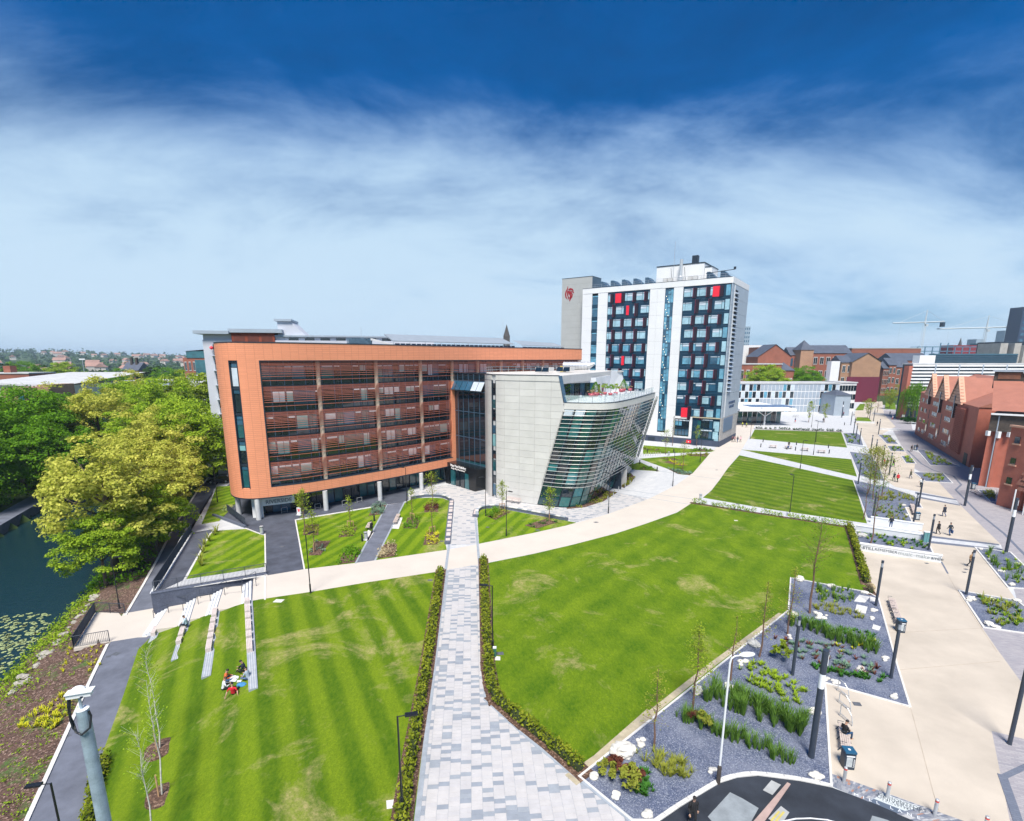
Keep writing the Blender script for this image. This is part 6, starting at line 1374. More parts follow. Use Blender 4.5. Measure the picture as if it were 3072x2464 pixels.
label_kind[0] = 'y'; sapling(G(2604, 1484), 8.2, 2.6, 'round', 'olive feathery tree in the bed beside the promenade, left of a pair', n=1500, seed=22, base=.3, sz=.2); sapling(G(2616, 1499), 8.6, 2.7, 'round', 'olive feathery tree in the bed beside the promenade, right of a pair', n=1500, seed=23, base=.3, sz=.2)
label_kind[0] = 'G'; sapling(G(2645, 1500), 7.5, 2.3, 'round', 'open green tree behind the olive pair beside the promenade', n=800, seed=24, base=.25, sz=.16)
sapling(G(2614, 1632), 7.6, 1.8, 'round', 'thin open tree behind the wall of printed words', n=260, seed=25, base=.45, sz=.14); sapling(G(2590, 1560), 6.5, 1.2, 'round', 'thin dark sapling at the lawn corner by the white walls', n=160, seed=26, base=.4)
label_kind[0] = 'l'
for i, (x, y, h, r, n, lab) in enumerate([(944, 1656, 5.2, .9, 420, 'staked slim tree in the bark square nearest the tall lamp'), (1052, 1586, 4.6, .6, 260, 'staked narrow tree in the middle of the triangular lawn'), (916, 1600, 6.0, 1.1, 700, 'leafy lime tree in front of the letters on the orange building'), (1237, 1562, 4.8, .7, 240, 'thin staked tree in the lawn left of the entrance walk'), (1297, 1604, 4.8, .6, 120, 'bare staked tree above the yellow-flecked bark square'), (1298, 1536, 6.2, 1.5, 420, 'airy tree nearest the black entrance portal'), (1506, 1532, 4.6, .9, 500, 'staked leafy tree in front of the silver wall'), (1648, 1565, 4.8, 1.2, 600, 'staked yellow-green tree in front of the leaning glass')]):
 sapling(G(x, y), h, r, 'round', lab, n=n, seed=40 + i, stakes=i not in (2, 5), base=.35, sz=.18)
for i, (x, y, h, r, n, lab) in enumerate([(1996, 1364, 6.0, 1.6, 300, 'open young tree nearest the tower base'), (2048, 1413, 6.2, 1.3, 220, 'thin young tree on the triangular lawn by the tower'), (2089, 1340, 5.6, 1.2, 420, 'bushy young tree against the blue brick base'), (2017, 1338, 7.0, .8, 60, 'nearly bare young tree against the tower wall')]):
 sapling(G(x, y), h, r, 'round', lab, n=n, seed=60 + i, base=.35, sz=.22)
for i, (x, y, h, r, n, lab) in enumerate([(2426, 1268, 7.5, 1.6, 500, 'left of two narrow yellow-green trees on the plaza'), (2472, 1268, 7.0, 1.5, 420, 'right of two narrow yellow-green trees on the plaza'), (2602, 1257, 7.5, 2.2, 700, 'young green tree beside the left planter'), (2610, 1200, 8, 3.0, 900, 'rounded green tree at the far end of the promenade'), (2667, 1228, 8.5, 3.6, 2600, 'rounded green tree standing in the white planter'), (2690, 1190, 7, 3.0, 500, 'pale tree beside the street with the bus')]):
 sapling(G(x, y), h, r, 'round', lab, n=n, seed=70 + i, base=.25, sz=.34)
label_kind[0] = 'y'; sapling(G(2631, 1239), 8.0, 2.8, 'round', 'bare twiggy tree in the middle of the promenade', n=160, seed=80, base=.2, sz=.2)
def lawn_pt(f, k): return lawn_left(f, k)
label_kind[0] = 'g'
for i, (px, py, h, n, lab) in enumerate([(484, 2245, 6.8, 200, 'white-barked young birch in the farther bark ring on the lawn'), (492, 2385, 7.2, 200, 'white-barked young birch in the nearer bark ring on the lawn'), (462, 2530, 6.5, 160, 'thin birch rising from below the picture at the lower left')]):
 z_ = -1.0
 for _ in range(12):
  p = G(px, py, z_); best = min(((lawn_left(f_ / 20, k_ / 8) - p).xy.length, lawn_left(f_ / 20, k_ / 8).z) for f_ in range(21) for k_ in range(41)); z_ = best[1]
 p = G(px, py, z_); t_ = sapling(p, h, 0.9, 'up', lab, n=n * 2, seed=90 + i, bark=BARKW, base=.45, sz=.10, name='birch_sapling'); t_.rotation_euler = (0, 0, 0)
 MB().tube([(-.15, -.2, -.1), (-.15, -.2, 1.5)], 0.045, 6).build('stake', WOODWARM, t_); MB().lathe([(0.95, -.25), (0.9, 0.06), (0.2, 0.10)], 20).build('bark_ring', BARK, t_)
w_ = thing('weeping_willow', 'dark green weeping willow beside the red brick building', 'tree', tuple(G(2736, 1262))); rs = np.random.RandomState(77); P = []
for _ in range(300):
 a = rs.uniform(0, 6.28); rr = 5.0 * rs.rand() ** .6; zt = 13.5 - rr * rr * .16 + rs.normal() * .5; ln = rs.uniform(2.5, 8.0) * (0.5 + rr / 6); n_ = int(ln * 6)
 for k in range(n_): P.append((math.cos(a) * (rr + .3 * k / n_), math.sin(a) * (rr + .3 * k / n_), max(1.5, zt - ln * k / n_) + rs.normal() * .1))
obj('crown', leaf_mesh('crown', P, 0.5, LF_GRN, 7, aspect=.4), w_); tm, _b = trunk_mesh(11, .4, 5, 9, 4.0); tm.build('trunk', BARKT, w_, smooth=True)
P, N = crown_points(3.2, 2.0, 1.1, 1.0, 40, 60, 3, cl=.4); o = obj('round_bush', leaf_mesh('round_bush', P, .35, LF_DARK, 3), None, G(2728, 1271)); tag(o, 'low dark green bush under the willow', 'bush')
rows_spec = []
reed = [tuft_mesh('leaves', LF_REED, 20, 0.95, 0.017, s_, 0.42) for s_ in (1, 2, 3)]; moss = [tuft_mesh('leaves', LF_MOSS, 16, 0.28, 0.035, s_, 0.9) for s_ in (4, 5)]; lowg = [tuft_mesh('leaves', LF_MID, 18, 0.36, 0.04, s_, 1.0) for s_ in (6, 7)]; grassy = [tuft_mesh('leaves', LF_OLIVE, 20, 0.55, 0.02, s_, 0.9) for s_ in (8, 9)]; rust = [tuft_mesh('leaves', LF_RED, 16, 0.4, 0.03, s_, 0.8) for s_ in (10, 11)]; glau = [tuft_mesh('leaves', LF_GLAU, 18, 0.34, 0.04, s_, 1.0) for s_ in (12, 13)]; yelf = [tuft_mesh('leaves', LF_YB, 18, 0.3, 0.04, s_, 1.0) for s_ in (14,)]
def drift(poly, kinds, n, label, group, name, sc=1.0, seed=1, seen=None):
 """scatter clumps over a patch given in survey points"""
 rg_ = random.Random(seed); xs_ = [p[0] for p in poly]; ys_ = [p[1] for p in poly]; k = 0; tries = 0; joined = MB() if seed >= 14 else None
 while k < n and tries < n * 40:
  tries += 1; q = (rg_.uniform(min(xs_), max(xs_)), rg_.uniform(min(ys_), max(ys_)))
  if not inside(q, poly): continue
  if joined is not None:
   me_ = rg_.choice(kinds); joined.use(me_.materials[0]); p0 = G(q[0], q[1], 0.045); an_ = rg_.uniform(0, 6.28); s_ = sc * rg_.uniform(.75, 1.25); ca, sa = math.cos(an_) * s_, math.sin(an_) * s_
   joined.add([(p0.x + v.co.x * ca - v.co.y * sa, p0.y + v.co.x * sa + v.co.y * ca, p0.z + v.co.z * s_) for v in me_.vertices], [tuple(pl_.vertices) for pl_ in me_.polygons]); k += 1; continue
  o = obj(name, rg_.choice(kinds), None, G(q[0], q[1], 0.045), rg_.uniform(0, 6.28)); s_ = sc * rg_.uniform(.75, 1.25); o.scale = (s_, s_, s_); tag(o, label, 'plant', group); k += 1
 if joined is not None: tag(joined.build('bed_planting'), group, 'plants', kind='stuff')
def Z8(pts): return S(1700, 1750, 1.571, pts)
def line_drift(a, c, w, n, kinds, label, group, name, sc=1.0, seed=1):
 d = Vector(c) - Vector(a); nn = Vector((-d.y, d.x)).normalized() * w; drift([tuple(Vector(a) - nn), tuple(Vector(c) - nn), tuple(Vector(c) + nn), tuple(Vector(a) + nn)], kinds, n, label, group, name, sc, seed)
z8 = lambda x, y: Z8([(x, y)])[0]
line_drift(z8(660, 520), z8(1120, 690), 26, 120, reed, 'tall green reed clump in the middle of the slate bed', 'tall reeds in the slate bed', 'reed_clump', 1.15, 1)
line_drift(z8(510, 620), z8(1070, 850), 14, 75, reed, 'green iris clump in the front part of the slate bed', 'irises in the slate bed', 'iris_clump', 0.95, 2)
line_drift(z8(1040, 180), z8(1460, 330), 11, 75, reed, 'reed clump at the far side of the slate bed', 'far reeds in the slate bed', 'reed_clump', 1.1, 3)
line_drift(z8(1100, 180), z8(1450, 260), 12, 70, moss, 'small dark green tuft in neat rows on slate', 'dark tufts in rows', 'green_tuft', .9, 4)
drift(Z8([(800, 400), (900, 370), (1130, 500), (1120, 570), (1040, 570), (860, 480)]), lowg, 70, 'fresh green low clump on slate behind the reeds', 'fresh green clumps', 'green_clump', 1.0, 5)
drift(Z8([(320, 800), (410, 790), (600, 870), (590, 920), (470, 930), (330, 830)]), grassy, 34, 'olive grass clump near the slab path corner of the bed', 'olive grasses', 'grass_clump', 1.0, 6)
drift(Z8([(310, 1000), (350, 880), (420, 930), (400, 1020)]), moss, 26, 'dark green cushion near the lowest corner of the bed', 'dark cushions', 'green_tuft', 1.1, 7)
drift(Z8([(980, 260), (1300, 300), (1480, 400), (1460, 450), (1250, 420), (1000, 330)]), rust + glau, 85, 'russet or grey-green tuft scattered on slate', 'russet and grey-green tufts', 'small_tuft', .9, 8)
drift(Z8([(1120, 370), (1330, 430), (1500, 440), (1480, 470), (1200, 430)]), moss, 40, 'bright green rosette on slate near the bed notch', 'bright rosettes', 'green_tuft', 1.1, 9)
drift(Z8([(1250, 300), (1460, 270), (1470, 310), (1300, 330)]), yelf, 12, 'yellow flowering tuft among the far reeds', 'yellow flowering tufts', 'yellow_tuft', 1.0, 10)
Z7 = lambda pts: S(2250, 1350, 2.623, pts)
drift(Z7([(520, 1080), (790, 1110), (820, 1200), (540, 1210)]), reed + lowg, 55, 'leafy green clump near the stepping slabs', 'leafy clumps by the stepping slabs', 'green_clump', .8, 11)
drift(Z7([(480, 1230), (600, 1210), (930, 1310), (880, 1340), (500, 1260)]), grassy, 45, 'brownish grass clump near the stepping slabs', 'brownish grasses', 'grass_clump', .8, 12)
drift(Z7([(850, 655), (1200, 690), (1400, 740), (1390, 800), (1000, 740), (860, 690)]), moss + lowg, 60, 'low green plant in the bed behind the printed wall', 'low plants behind the printed wall', 'green_clump', 1.1, 13)
drift(Z7([(1060, 330), (1280, 370), (1290, 410), (1000, 400)]), grassy, 50, 'olive ground plant below the feathery trees', 'olive plants below the feathery trees', 'grass_clump', 1.1, 14)
drift(Z7([(960, 430), (1190, 440), (1260, 580), (1000, 540)]), moss + grassy, 55, 'green tuft in the tree bed', 'tufts in the tree bed', 'green_clump', 1.0, 15)
drift([(2945, 1650), (3020, 1660), (3072, 1700), (3075, 1765), (3010, 1740)], lowg + reed, 45, 'green plant in the upper bed at the right edge', 'plants in the upper right bed', 'green_clump', 1.0, 16)
drift([(2925, 1785), (3050, 1810), (3075, 1880), (2975, 1880)], lowg + moss + grassy, 70, 'mixed green plant in the lower bed at the right edge', 'plants in the lower right bed', 'green_clump', 1.0, 17)
drift([(2755, 1424), (2822, 1424), (2840, 1446), (2785, 1446)], lowg + grassy, 36, 'green plant in the bed before the printed lamp columns', 'plants in the middle right bed', 'green_clump', 1.1, 18)
drift([(2770, 1352), (2790, 1360), (2860, 1396), (2800, 1396)], lowg + grassy, 40, 'green plant along the foot of the red brick wall', 'plants along the brick wall', 'green_clump', 1.3, 19)
drift([(2535, 1303), (2568, 1303), (2580, 1332), (2548, 1332)], lowg + moss, 34, 'plant in the small slate bed beyond the lawns', 'plants in the far left bed', 'green_clump', 1.4, 20)
drift([(2645, 1308), (2668, 1308), (2685, 1330), (2664, 1330)], lowg + grassy, 24, 'plant in the first small right-hand bed', 'plants in small right beds', 'green_clump', 1.4, 21); drift([(2670, 1342), (2700, 1342), (2708, 1353), (2678, 1353)], lowg + moss, 20, 'plant in the second small right-hand bed', 'plants in the second right bed', 'green_clump', 1.4, 22); drift([(2712, 1372), (2728, 1372), (2740, 1389), (2722, 1389)], lowg, 16, 'plant in the third small right-hand bed', 'plants in the third right bed', 'green_clump', 1.3, 23)
drift([(2556, 1362), (2608, 1368), (2635, 1400), (2640, 1440), (2585, 1424)], lowg + glau, 50, 'green or silvery plant left of the lamp columns', 'plants left of the lamp columns', 'green_clump', 1.2, 24)
drift([(2940, 1475), (2980, 1476), (2986, 1502), (2972, 1502)], grassy, 22, 'dark plant in the square bed by the brick turret', 'plants by the brick turret', 'green_clump', 1.2, 25)
for i, (x, y, m_, s_, lab) in enumerate([(185, 905, LF_OLIVE, .55, 'golden shrub near the lowest corner of the slate bed'), (260, 905, LF_RED, .5, 'russet shrub between the golden shrubs'), (280, 960, LF_OLIVE, .75, 'larger golden-green shrub near the lowest corner'), (315, 930, LF_RED, .45, 'small dark red shrub right of the golden shrub'), (222, 860, LF_RED, .4, 'red-leaved shrub beside the big white boulder'), (1000, 355, LF_LIME, .8, 'lime green shrub standing alone between the lamp columns'), (605, 665, LF_RED, .5, 'reddish shrub at the foot of the leafy young tree'), (640, 680, LF_OLIVE, .6, 'bronze shrub among the irises')]):
 P, N = crown_points(s_, s_, s_ * .8, s_ * .8, 14, 40, i, cl=.4); o = obj('bed_shrub', leaf_mesh('bed_shrub', P, .2, m_, i), None, G(*z8(x, y), 0.04)); tag(o, lab, 'shrub')
bl = [(265, 805, .95, 'largest white boulder, near the lowest corner of the slate bed'), (615, 515, .6, 'white boulder beside the leafy young tree'), (882, 293, .65, 'white boulder beside the lawn edge of the slate bed'), (1168, 612, .5, 'pale boulder behind the banded lamp column')]
for i, (x, y, s_, lab) in enumerate(bl):
 o = MB().blob((0, 0, s_ * .28), (s_ * .8, s_ * .6, s_ * .45), i, 2, .14).build('boulder', ROCK, loc=G(*z8(x, y), 0.04), rz=i); tag(o, lab, 'boulder')
cl = [(345, 735), (355, 768), (130, 915), (225, 1005), (375, 1095), (690, 885), (1165, 905), (1190, 918), (770, 485), (1185, 158), (1210, 162), (1445, 128), (1450, 172), (1500, 362), (1540, 535), (1060, 155), (1055, 255), (1380, 410), (1265, 465), (1228, 455), (830, 378), (2010, 80), (1905, 75)]
k = 0
for i, (x, y) in enumerate(cl):
 for j in range(3):
  s_ = rg.uniform(.14, .3); p = G(*z8(x + rg.uniform(-14, 14), y + rg.uniform(-9, 9)), 0.04); o = MB().blob((0, 0, s_ * .3), (s_, s_ * .8, s_ * .55), i * 3 + j, 1, .15).build('stone', ROCK, loc=p); tag(o, 'small pale stone lying on the slate', 'stone', 'small stones on the slate beds')
for i, (x, y, s_) in enumerate([(880, 680, .8), (390, 1025, .8), (340, 1300, .6), (640, 1080, .6), (545, 1305, .5), (520, 1290, .4), (900, 1130, .5), (1815, 785, .4), (1900, 875, .5), (1975, 960, .45), (2060, 1065, .5), (2105, 905, .45), (1740, 1180, .5), (1720, 1190, .4), (1880, 1380, .6), (1940, 1400, .4), (1210, 440, .5), (1230, 515, .4), (2100, 1190, .45)]):
 o = MB().blob((0, 0, s_ * .22), (s_ * .75, s_ * .5, s_ * .35), i + 70, 2, .15).build('stone', ROCK, loc=G(*Z7([(x, y)])[0], 0.04), rz=i); tag(o, 'pale rounded stone at the edge of a slate bed', 'stone', 'rounded stones at bed edges')
def bark_patch(pts, fill, n, label, seed=1, sc=.5, size=.2):
 P = [G(*p) for p in pts]; r = thing('planted_square', label, 'flower bed', tuple(P[0])); r.matrix_basis = Matrix.Translation(P[0]); PT(MB().prism(P, -0.05, 0.07).build('bark', BARK), r); rg_ = random.Random(seed); L = []
 xs_ = [p.x for p in P]; ys_ = [p.y for p in P]; k = 0
 while k < n:
  q = (rg_.uniform(min(xs_), max(xs_)), rg_.uniform(min(ys_), max(ys_)))
  k += 1
  if inside(q, P): L += [(q[0] + rg_.gauss(0, .16), q[1] + rg_.gauss(0, .16), 0.1 + abs(rg_.gauss(0, sc * .5))) for _ in range(22)]
 if L: PT(obj('planting', leaf_mesh('planting', L, size, fill, seed)), r)['kind'] = 'stuff'
Z6 = lambda pts: S(600, 1400, 4.312, pts); Z72 = lambda pts: S(1050, 1400, 4.312, pts)
bark_patch(Z6([(1400, 1155), (1500, 970), (1690, 965), (1560, 1150)]), LF_GLAU, 8, 'bark square around the staked tree near the tall lamp', 1)
bark_patch(Z6([(1330, 890), (1360, 755), (1540, 755), (1530, 890)]), LF_OLIVE, 30, 'bark square with yellow plants at the lawn corner', 2, .3)
bark_patch(Z6([(1790, 920), (1880, 770), (2040, 775), (1990, 900)]), LF_MID, 40, 'green-filled square in the triangular lawn', 3); bark_patch(Z6([(1780, 1270), (1880, 1070), (2090, 1080), (2010, 1240)]), LF_GRN, 60, 'bushy square beside the cream path', 4, .6)
bark_patch(Z72([(690, 800), (750, 665), (910, 670), (870, 805)]), LF_GRN, 45, 'green square below the thin staked tree', 5); bark_patch(Z72([(945, 1020), (990, 850), (1160, 855), (1130, 1010)]), LF_YB, 22, 'bark square flecked with yellow plants', 6, .3)
bark_patch(Z72([(960, 595), (980, 500), (1145, 490), (1140, 590)]), LF_RED, 30, 'square with russet bush under the airy tree', 7, .6); bark_patch(Z72([(360, 1195), (440, 1010), (610, 1010), (580, 1165)]), LF_STRAW, 40, 'bark square with pale straw plumes beside the cream path', 8, .6)
bark_patch(Z72([(240, 640), (310, 510), (470, 500), (420, 620)]), LF_GLAU, 50, 'grey-green shrubs at the top of the triangular lawn', 9, .7); bark_patch(Z72([(1790, 650), (1910, 560), (2080, 590), (1880, 695)]), LF_OLIVE, 40, 'golden planting in front of the curved garden wall', 10, .4)
bark_patch(S(1340, 1350, 5.764, [(1350, 1310), (1700, 1205), (1930, 1255), (1560, 1365)]), LF_MOSS, 16, 'long bark bed with dark tufts before the leaning glass', 11, .3); bark_patch(S(1340, 1350, 5.764, [(690, 1150), (800, 1050), (930, 1030), (900, 1120), (780, 1190)]), LF_GRN, 70, 'dark green shrubs inside the curved garden wall', 12, .6)
for q, f_, n, lab, s_ in (([(0, 805), (200, 772), (350, 680), (430, 620), (545, 640), (400, 735), (200, 800), (0, 820)], LF_OLIVE, 120, 'curved bed of bark and low plants under the leaning glass', 13), ([(590, 580), (600, 530), (690, 430), (735, 480), (690, 540), (620, 590)], LF_OLIVE, 90, 'small curved bed right of the side entrance', 14), ([(1080, 380), (1355, 430), (1330, 452), (1200, 440)], LF_GLAU, 80, 'bed of grey-green plants at the point of the lawn', 15), ([(1290, 230), (1540, 220), (1500, 255), (1330, 245)], LF_OLIVE, 60, 'golden bed along the path by the tower', 16), ([(1050, 315), (1100, 300), (1310, 345), (1230, 355)], LF_YB, 40, 'yellow strip of plants on the lawn by the tower', 17), ([(830, 160), (1010, 178), (960, 190), (820, 175)], LF_MID, 40, 'green bed under the tower on the left', 18), ([(1330, 190), (1410, 168), (1580, 182), (1540, 200)], LF_GRN, 50, 'green bed against the tower on the right', 19), ([(1000, 270), (1110, 265), (1240, 292), (1080, 288)], LF_MID, 30, 'thin bark strip in the lawn by the tower', 20), ([(780, 390), (850, 358), (1000, 410)], LF_GRN, 50, 'bed at the tip of the small lawn by the glass', 21)):
 bark_patch(S(1700, 1300, 3.593, q), f_, n, lab, s_, .35, .25)
spk = tuft_mesh('leaves', LF_OLIVE, 26, 1.0, 0.035, 3, .7)
for i, (x, y) in enumerate([(185, 890), (120, 970), (60, 1040), (40, 1120), (10, 1230), (20, 1290), (215, 850)]):
 o = obj('spiky_plant', spk, None, G(*Z6([(x, y)])[0], .04), i); o.scale = (1.1,) * 3; tag(o, 'arching spiky plant along the ramp edge of the terrace lawn', 'plant', 'spiky plants along the ramp')
# ================================================================== lamps
LGLOW = mat('opal_lamp_glass', (0.80, 0.82, 0.85), 0.3, 0.03)
def arm_lamp(loc, h, ang, label, base=None):
 r = thing('lamp_post', label, 'lamp post', loc, ang, 'slim black lamp posts')
 MB().lathe([(0.085, 0), (0.085, 1.0), (0.05, 1.05), (0.045, h)], 10).build('pole', BLACK, r); MB().tube([(0, 0, h - .03), (0.42, 0, h + .01)], 0.025, 6).build('arm', BLACK, r)
 MB().hexa([(0.36, -.13), (1.0, -.11), (1.0, .11), (0.36, .13)], h - .03, h + .06).build('lamp_head', BLACK, r); MB().box(.62, .96, -.08, .08, h - .045, h - .031).build('lamp_lens', LGLOW, r)
 if base: MB().box(-.3, .3, -.3, .3, 0, .55).build('plinth', STONE, r)
 return r
for px, py, h, a, lab in [(932, 1781, 6.2, 60, 'slim black lamp post at the near edge of the cream path on the left'), (1478, 1956, 5.7, 172, 'slim black lamp post rising beside the right hedge of the slab path'), (1207, 2440, 5.7, 12, 'slim black lamp post in the left hedge nearest the camera'), (1221, 1513, 6.0, 150, 'slim black lamp post at the top of the garden path'), (1457, 1549, 6.0, 200, 'slim black lamp post in front of the black portal'), (1519, 1609, 6.2, -40, 'slim black lamp post before the silver wall, nearest the cream path'), (1825, 1541, 6.2, 130, 'slim black lamp post on the paving before the leaning glass'), (2018, 1459, 6.2, 80, 'slim black lamp post right of the side entrance'), (2100, 1388, 6.2, 80, 'slim black lamp post on the lawn point by the tower'), (2400, 1409, 6.2, 10, 'slim black lamp post on the pale diagonal path'), (2440, 1365, 6.2, 100, 'slim black lamp post on the seating plaza'), (2447, 1327, 6.0, 100, 'slim black lamp post at the front of the smallest lawn'), (2250, 1318, 6.2, 100, 'slim black lamp post at the left corner of the smallest lawn'), (2282, 1279, 6.2, 90, 'slim black lamp post in front of the canopy'), (2434, 1283, 9.0, 20, 'tall black lamp post on the rear plaza'), (653, 1508, 6.0, 170, 'slim black lamp post left of the orange building end')]:
 arm_lamp(G(px, py), h, R(a), lab)
arm_lamp(G(2368, 1549), 6.2, R(90), 'black lamp post on a white plinth among the low bushes', True)
arm_lamp(G(359, 1826, ZL), 5.6, R(10), 'black lamp post on the river bank beside the deck'); arm_lamp(G(505, 1606, -1.6), 5.6, R(10), 'black lamp post half hidden under the yellow trees')
p = G(152, 2350, ZL + 6.0); arm_lamp((p.x, p.y, ZL), 6.0, R(192), 'black lamp post at the lower left corner of the picture')
def light_column(loc, h, label, band, ang=0.0):
 r = thing('light_column', label, 'lamp post', loc, ang, 'dark cylindrical light columns'); rr = 0.17 if band else 0.115
 MB().lathe([(rr + .02, 0), (rr, .04), (rr, h * (.66 if band else .86))], 14).build('column', GRAPH, r)
 if band:
  MB().lathe([(rr - .01, h * .66), (rr - .01, h * .79)], 14).build('light_band', LGLOW, r); MB().lathe([(rr, h * .79), (rr, h)], 14).build('cap', GRAPH, r); MB().box(-.06, .06, -rr - .012, -rr + .02, h * .87, h * .96).build('lens', LGLOW, r)
 else:
  MB().lathe([(rr * .82, h * .86), (rr * .82, h * .95)], 14).build('light_band', mat('dim_lamp_lens', (0.30, 0.33, 0.38), 0.3, 0.1), r); MB().lathe([(rr, h * .95), (rr, h)], 14).build('cap', GRAPH, r)
 return r
for px, py, h, bd, lab in [(2433, 2273, 7.0, 1, 'tall dark light column with white band at the edge of the slate bed, nearest of all'), (2894, 1518, 6.6, 1, 'tall light column with white band on the block paving before the brick building'), (3018, 1657, 6.8, 1, 'tall light column with white band at the right edge of the picture'), (2377, 2027, 4.75, 0, 'dark light column standing in the slate bed behind the white-banded one'), (2672, 2036, 4.6, 0, 'dark light column on the right edge of the slate bed'), (2627, 1819, 4.6, 0, 'dark light column beside the stepping slabs'), (2785, 1651, 4.6, 0, 'dark light column at the end of the printed wall'), (2739, 1574, 4.6, 0, 'dark light column beside the bin below the tree bed'), (2755, 1521, 4.6, 0, 'dark light column at the upper corner of the tree bed'), (2898, 1785, 4.7, 0, 'dark light column at the tip of the lower right bed'), (2574, 1453, 4.8, 0, 'dark light column left of the feathery trees'), (2618, 1556, 4.8, 0, 'dark light column behind the feathery trees'), (3028, 2233, 6.2, 0, 'thick dark light column at the lower right edge'), (2635, 1304, 4.8, 0, 'dark light column at the first small right-hand bed'), (2611, 1361, 4.6, 0, 'dark light column in the middle of the promenade, left of a pair'), (2624, 1377, 4.6, 0, 'dark light column in the middle of the promenade, right of a pair'), (2646, 1397, 4.6, 0, 'dark light column near the red-coated walkers'), (2667, 1426, 4.6, 0, 'dark light column beyond the feathery trees'), (2567, 1318, 4.6, 0, 'dark light column in the far left slate bed'), (2577, 1336, 4.6, 0, 'dark light column at the front of the far left slate bed'), (2560, 1303, 4.8, 0, 'dark light column behind the far left slate bed'), (2552, 1276, 4.8, 0, 'dark light column beside the left planter'), (2525, 1253, 6.4, 1, 'light column with white band before the blue-grey cube'), (2608, 1259, 6.2, 0, 'dark light column right of the left planter'), (2620, 1265, 4.8, 0, 'dark light column at the end of the left planter')]:
 light_column(G(px, py), h, lab, bd, px * .3)
p = G(2154, 2352); top = 7.8; r = thing('street_light', 'white street light with curved neck at the road corner', 'street light', tuple(p), R(10)); WHITEM = mat('white_painted_metal', (0.72, 0.74, 0.76), 0.4, 0.06)
MB().lathe([(0.11, 0), (0.11, 1.1), (0.06, 1.2)], 10).build('base', mat('rusty_dark_base', (0.06, 0.05, 0.045), 0.8, 0.3), r); MB().tube([(0, 0, 1.1), (0, 0, top - .4), (.06, 0, top - .12), (.25, 0, top), (.6, 0, top)], [.06, .05, .045, .04, .035], 8).build('pole', WHITEM, r)
MB().blob((.95, 0, top + .02), (.45, .2, .1), 1, 2, .01).build('lamp_head', WHITEM, r, smooth=True)
dpt = 14.0; ry = ray(247, 2128); k = dpt / (ry[1] * _c - ry[2] * _s); cp = Vector((ry[0] * k, ry[1] * k, CAM_H + ry[2] * k)); GALV = mat('galvanised_steel', (0.36, 0.46, 0.54), 0.5, 0.22, 3.0, metal=0.3, fine=0.15); HT = cp.z
r = thing('camera_mast', 'thick galvanised mast with a white camera on top, lower left foreground', 'camera mast', (cp.x, cp.y, ZL)); H_ = HT - ZL
MB().lathe([(.22, 0), (.19, H_ * .5), (.15, H_)], 20).build('pole', GALV, r, smooth=False); MB().lathe([(.155, H_), (.155, H_ + .02)], 20).build('cap', WHITEM, r)
MB().tube([(-.02, 0, H_), (-.02, 0, H_ + .42)], .035, 8).build('stem', GALV, r)
ch = obj('camera_housing', None, r, (0, 0, H_ + .4), R(18)); ch.scale = (.66,) * 3; MB().hexa([(-.42, -.14), (.42, -.14), (.42, .14), (-.42, .14)], 0, .2).build('housing', WHITEM, ch); MB().hexa([(-.44, -.2), (.5, -.2), (.5, .2), (-.44, .2)], .2, .235).build('sun_shield', WHITE, ch); MB().lathe([(.05, 0), (.05, .06)], 10, (.12, -.17)).build('knob', NAVY, ch); MB().blob((-.05, .12, .2), (.26, .16, .2), 2, 2, .01).build('dome', WHITE, ch, smooth=True)
MB().tube([(-.25, -.07, H_ + .42), (-.24, -.13, H_ + .2), (-.24, -.14, H_ - .1), (-.2, -.12, H_ - .4), (-.1, -.2, H_ - .55), (.05, -.22, H_ - .62), (.2, -.1, H_ - .5), (.2, 0, H_ - .2), (.16, 0, H_ - .05)], .03, 6).build('cable', BLACK, r); MB().tube([(-.2, -.07, H_ + .42), (-.22, -.18, H_ - .2), (-.16, -.2, H_ - .45), (0, -.22, H_ - .6)], .022, 6).build('cable', BLACK, r)
MB().lathe([(.12, 0), (.12, .02)], 8, (.1, -.1)).build('hand_hole', NAVY, r, loc=(0, 0, H_ * .5))
# ================================================================== benches, bins, bollards
def slat_bench(loc, ang, label, n=3, L=1.8, back=False):
 r = thing('bench', label, 'bench', loc, ang, 'timber slat benches')
 for i in range(5): MB().box(-L / 2, L / 2, -.27 + .11 * i, -.27 + .11 * i + .09, .43, .47).build('seat_slat', WOODPALE if not back else SEATTOP, r)
 if back:
  for i in range(3): MB().box(-L / 2, L / 2, .30 + .02 * i, .33 + .02 * i, .55 + .12 * i, .65 + .12 * i).build('back_slat', SEATTOP, r)
 for sx in (-.8, 0, .8) if L > 1.5 else (-.5, .5):
  MB().tube([(sx * L / 1.8, -.38, 0), (sx * L / 1.8, -.25, .25), (sx * L / 1.8, 0, .41), (sx * L / 1.8, .25, .25), (sx * L / 1.8, .38, 0)], .03, 6).build('leg', GRAPH, r)
  MB().tube([(sx * L / 1.8, -.3, .47), (sx * L / 1.8, -.33, .66), (sx * L / 1.8, .0, .68)], .018, 5).build('armrest', GRAPH, r)
 return r
def twobench(q0, q1, lab):
 a, c = G(*q0), G(*q1); d = c - a; slat_bench(a.lerp(c, .5), math.atan2(d.y, d.x), lab, L=max(1.6, d.length))
twobench((2673, 1808), (2683, 1840), 'farther of two slat benches in line on the promenade'); twobench((2685, 1843), (2697, 1878), 'nearer of two slat benches in line, next to the bin')
twobench((2527, 2190), (2536, 2262), 'slat bench with a man sitting on it beside the slate bed')
twobench((2735, 1520), (2745, 1548), 'slat bench below the tree bed on the promenade'); twobench((2915, 1476), (2950, 1493), 'slat bench by the brick turret')
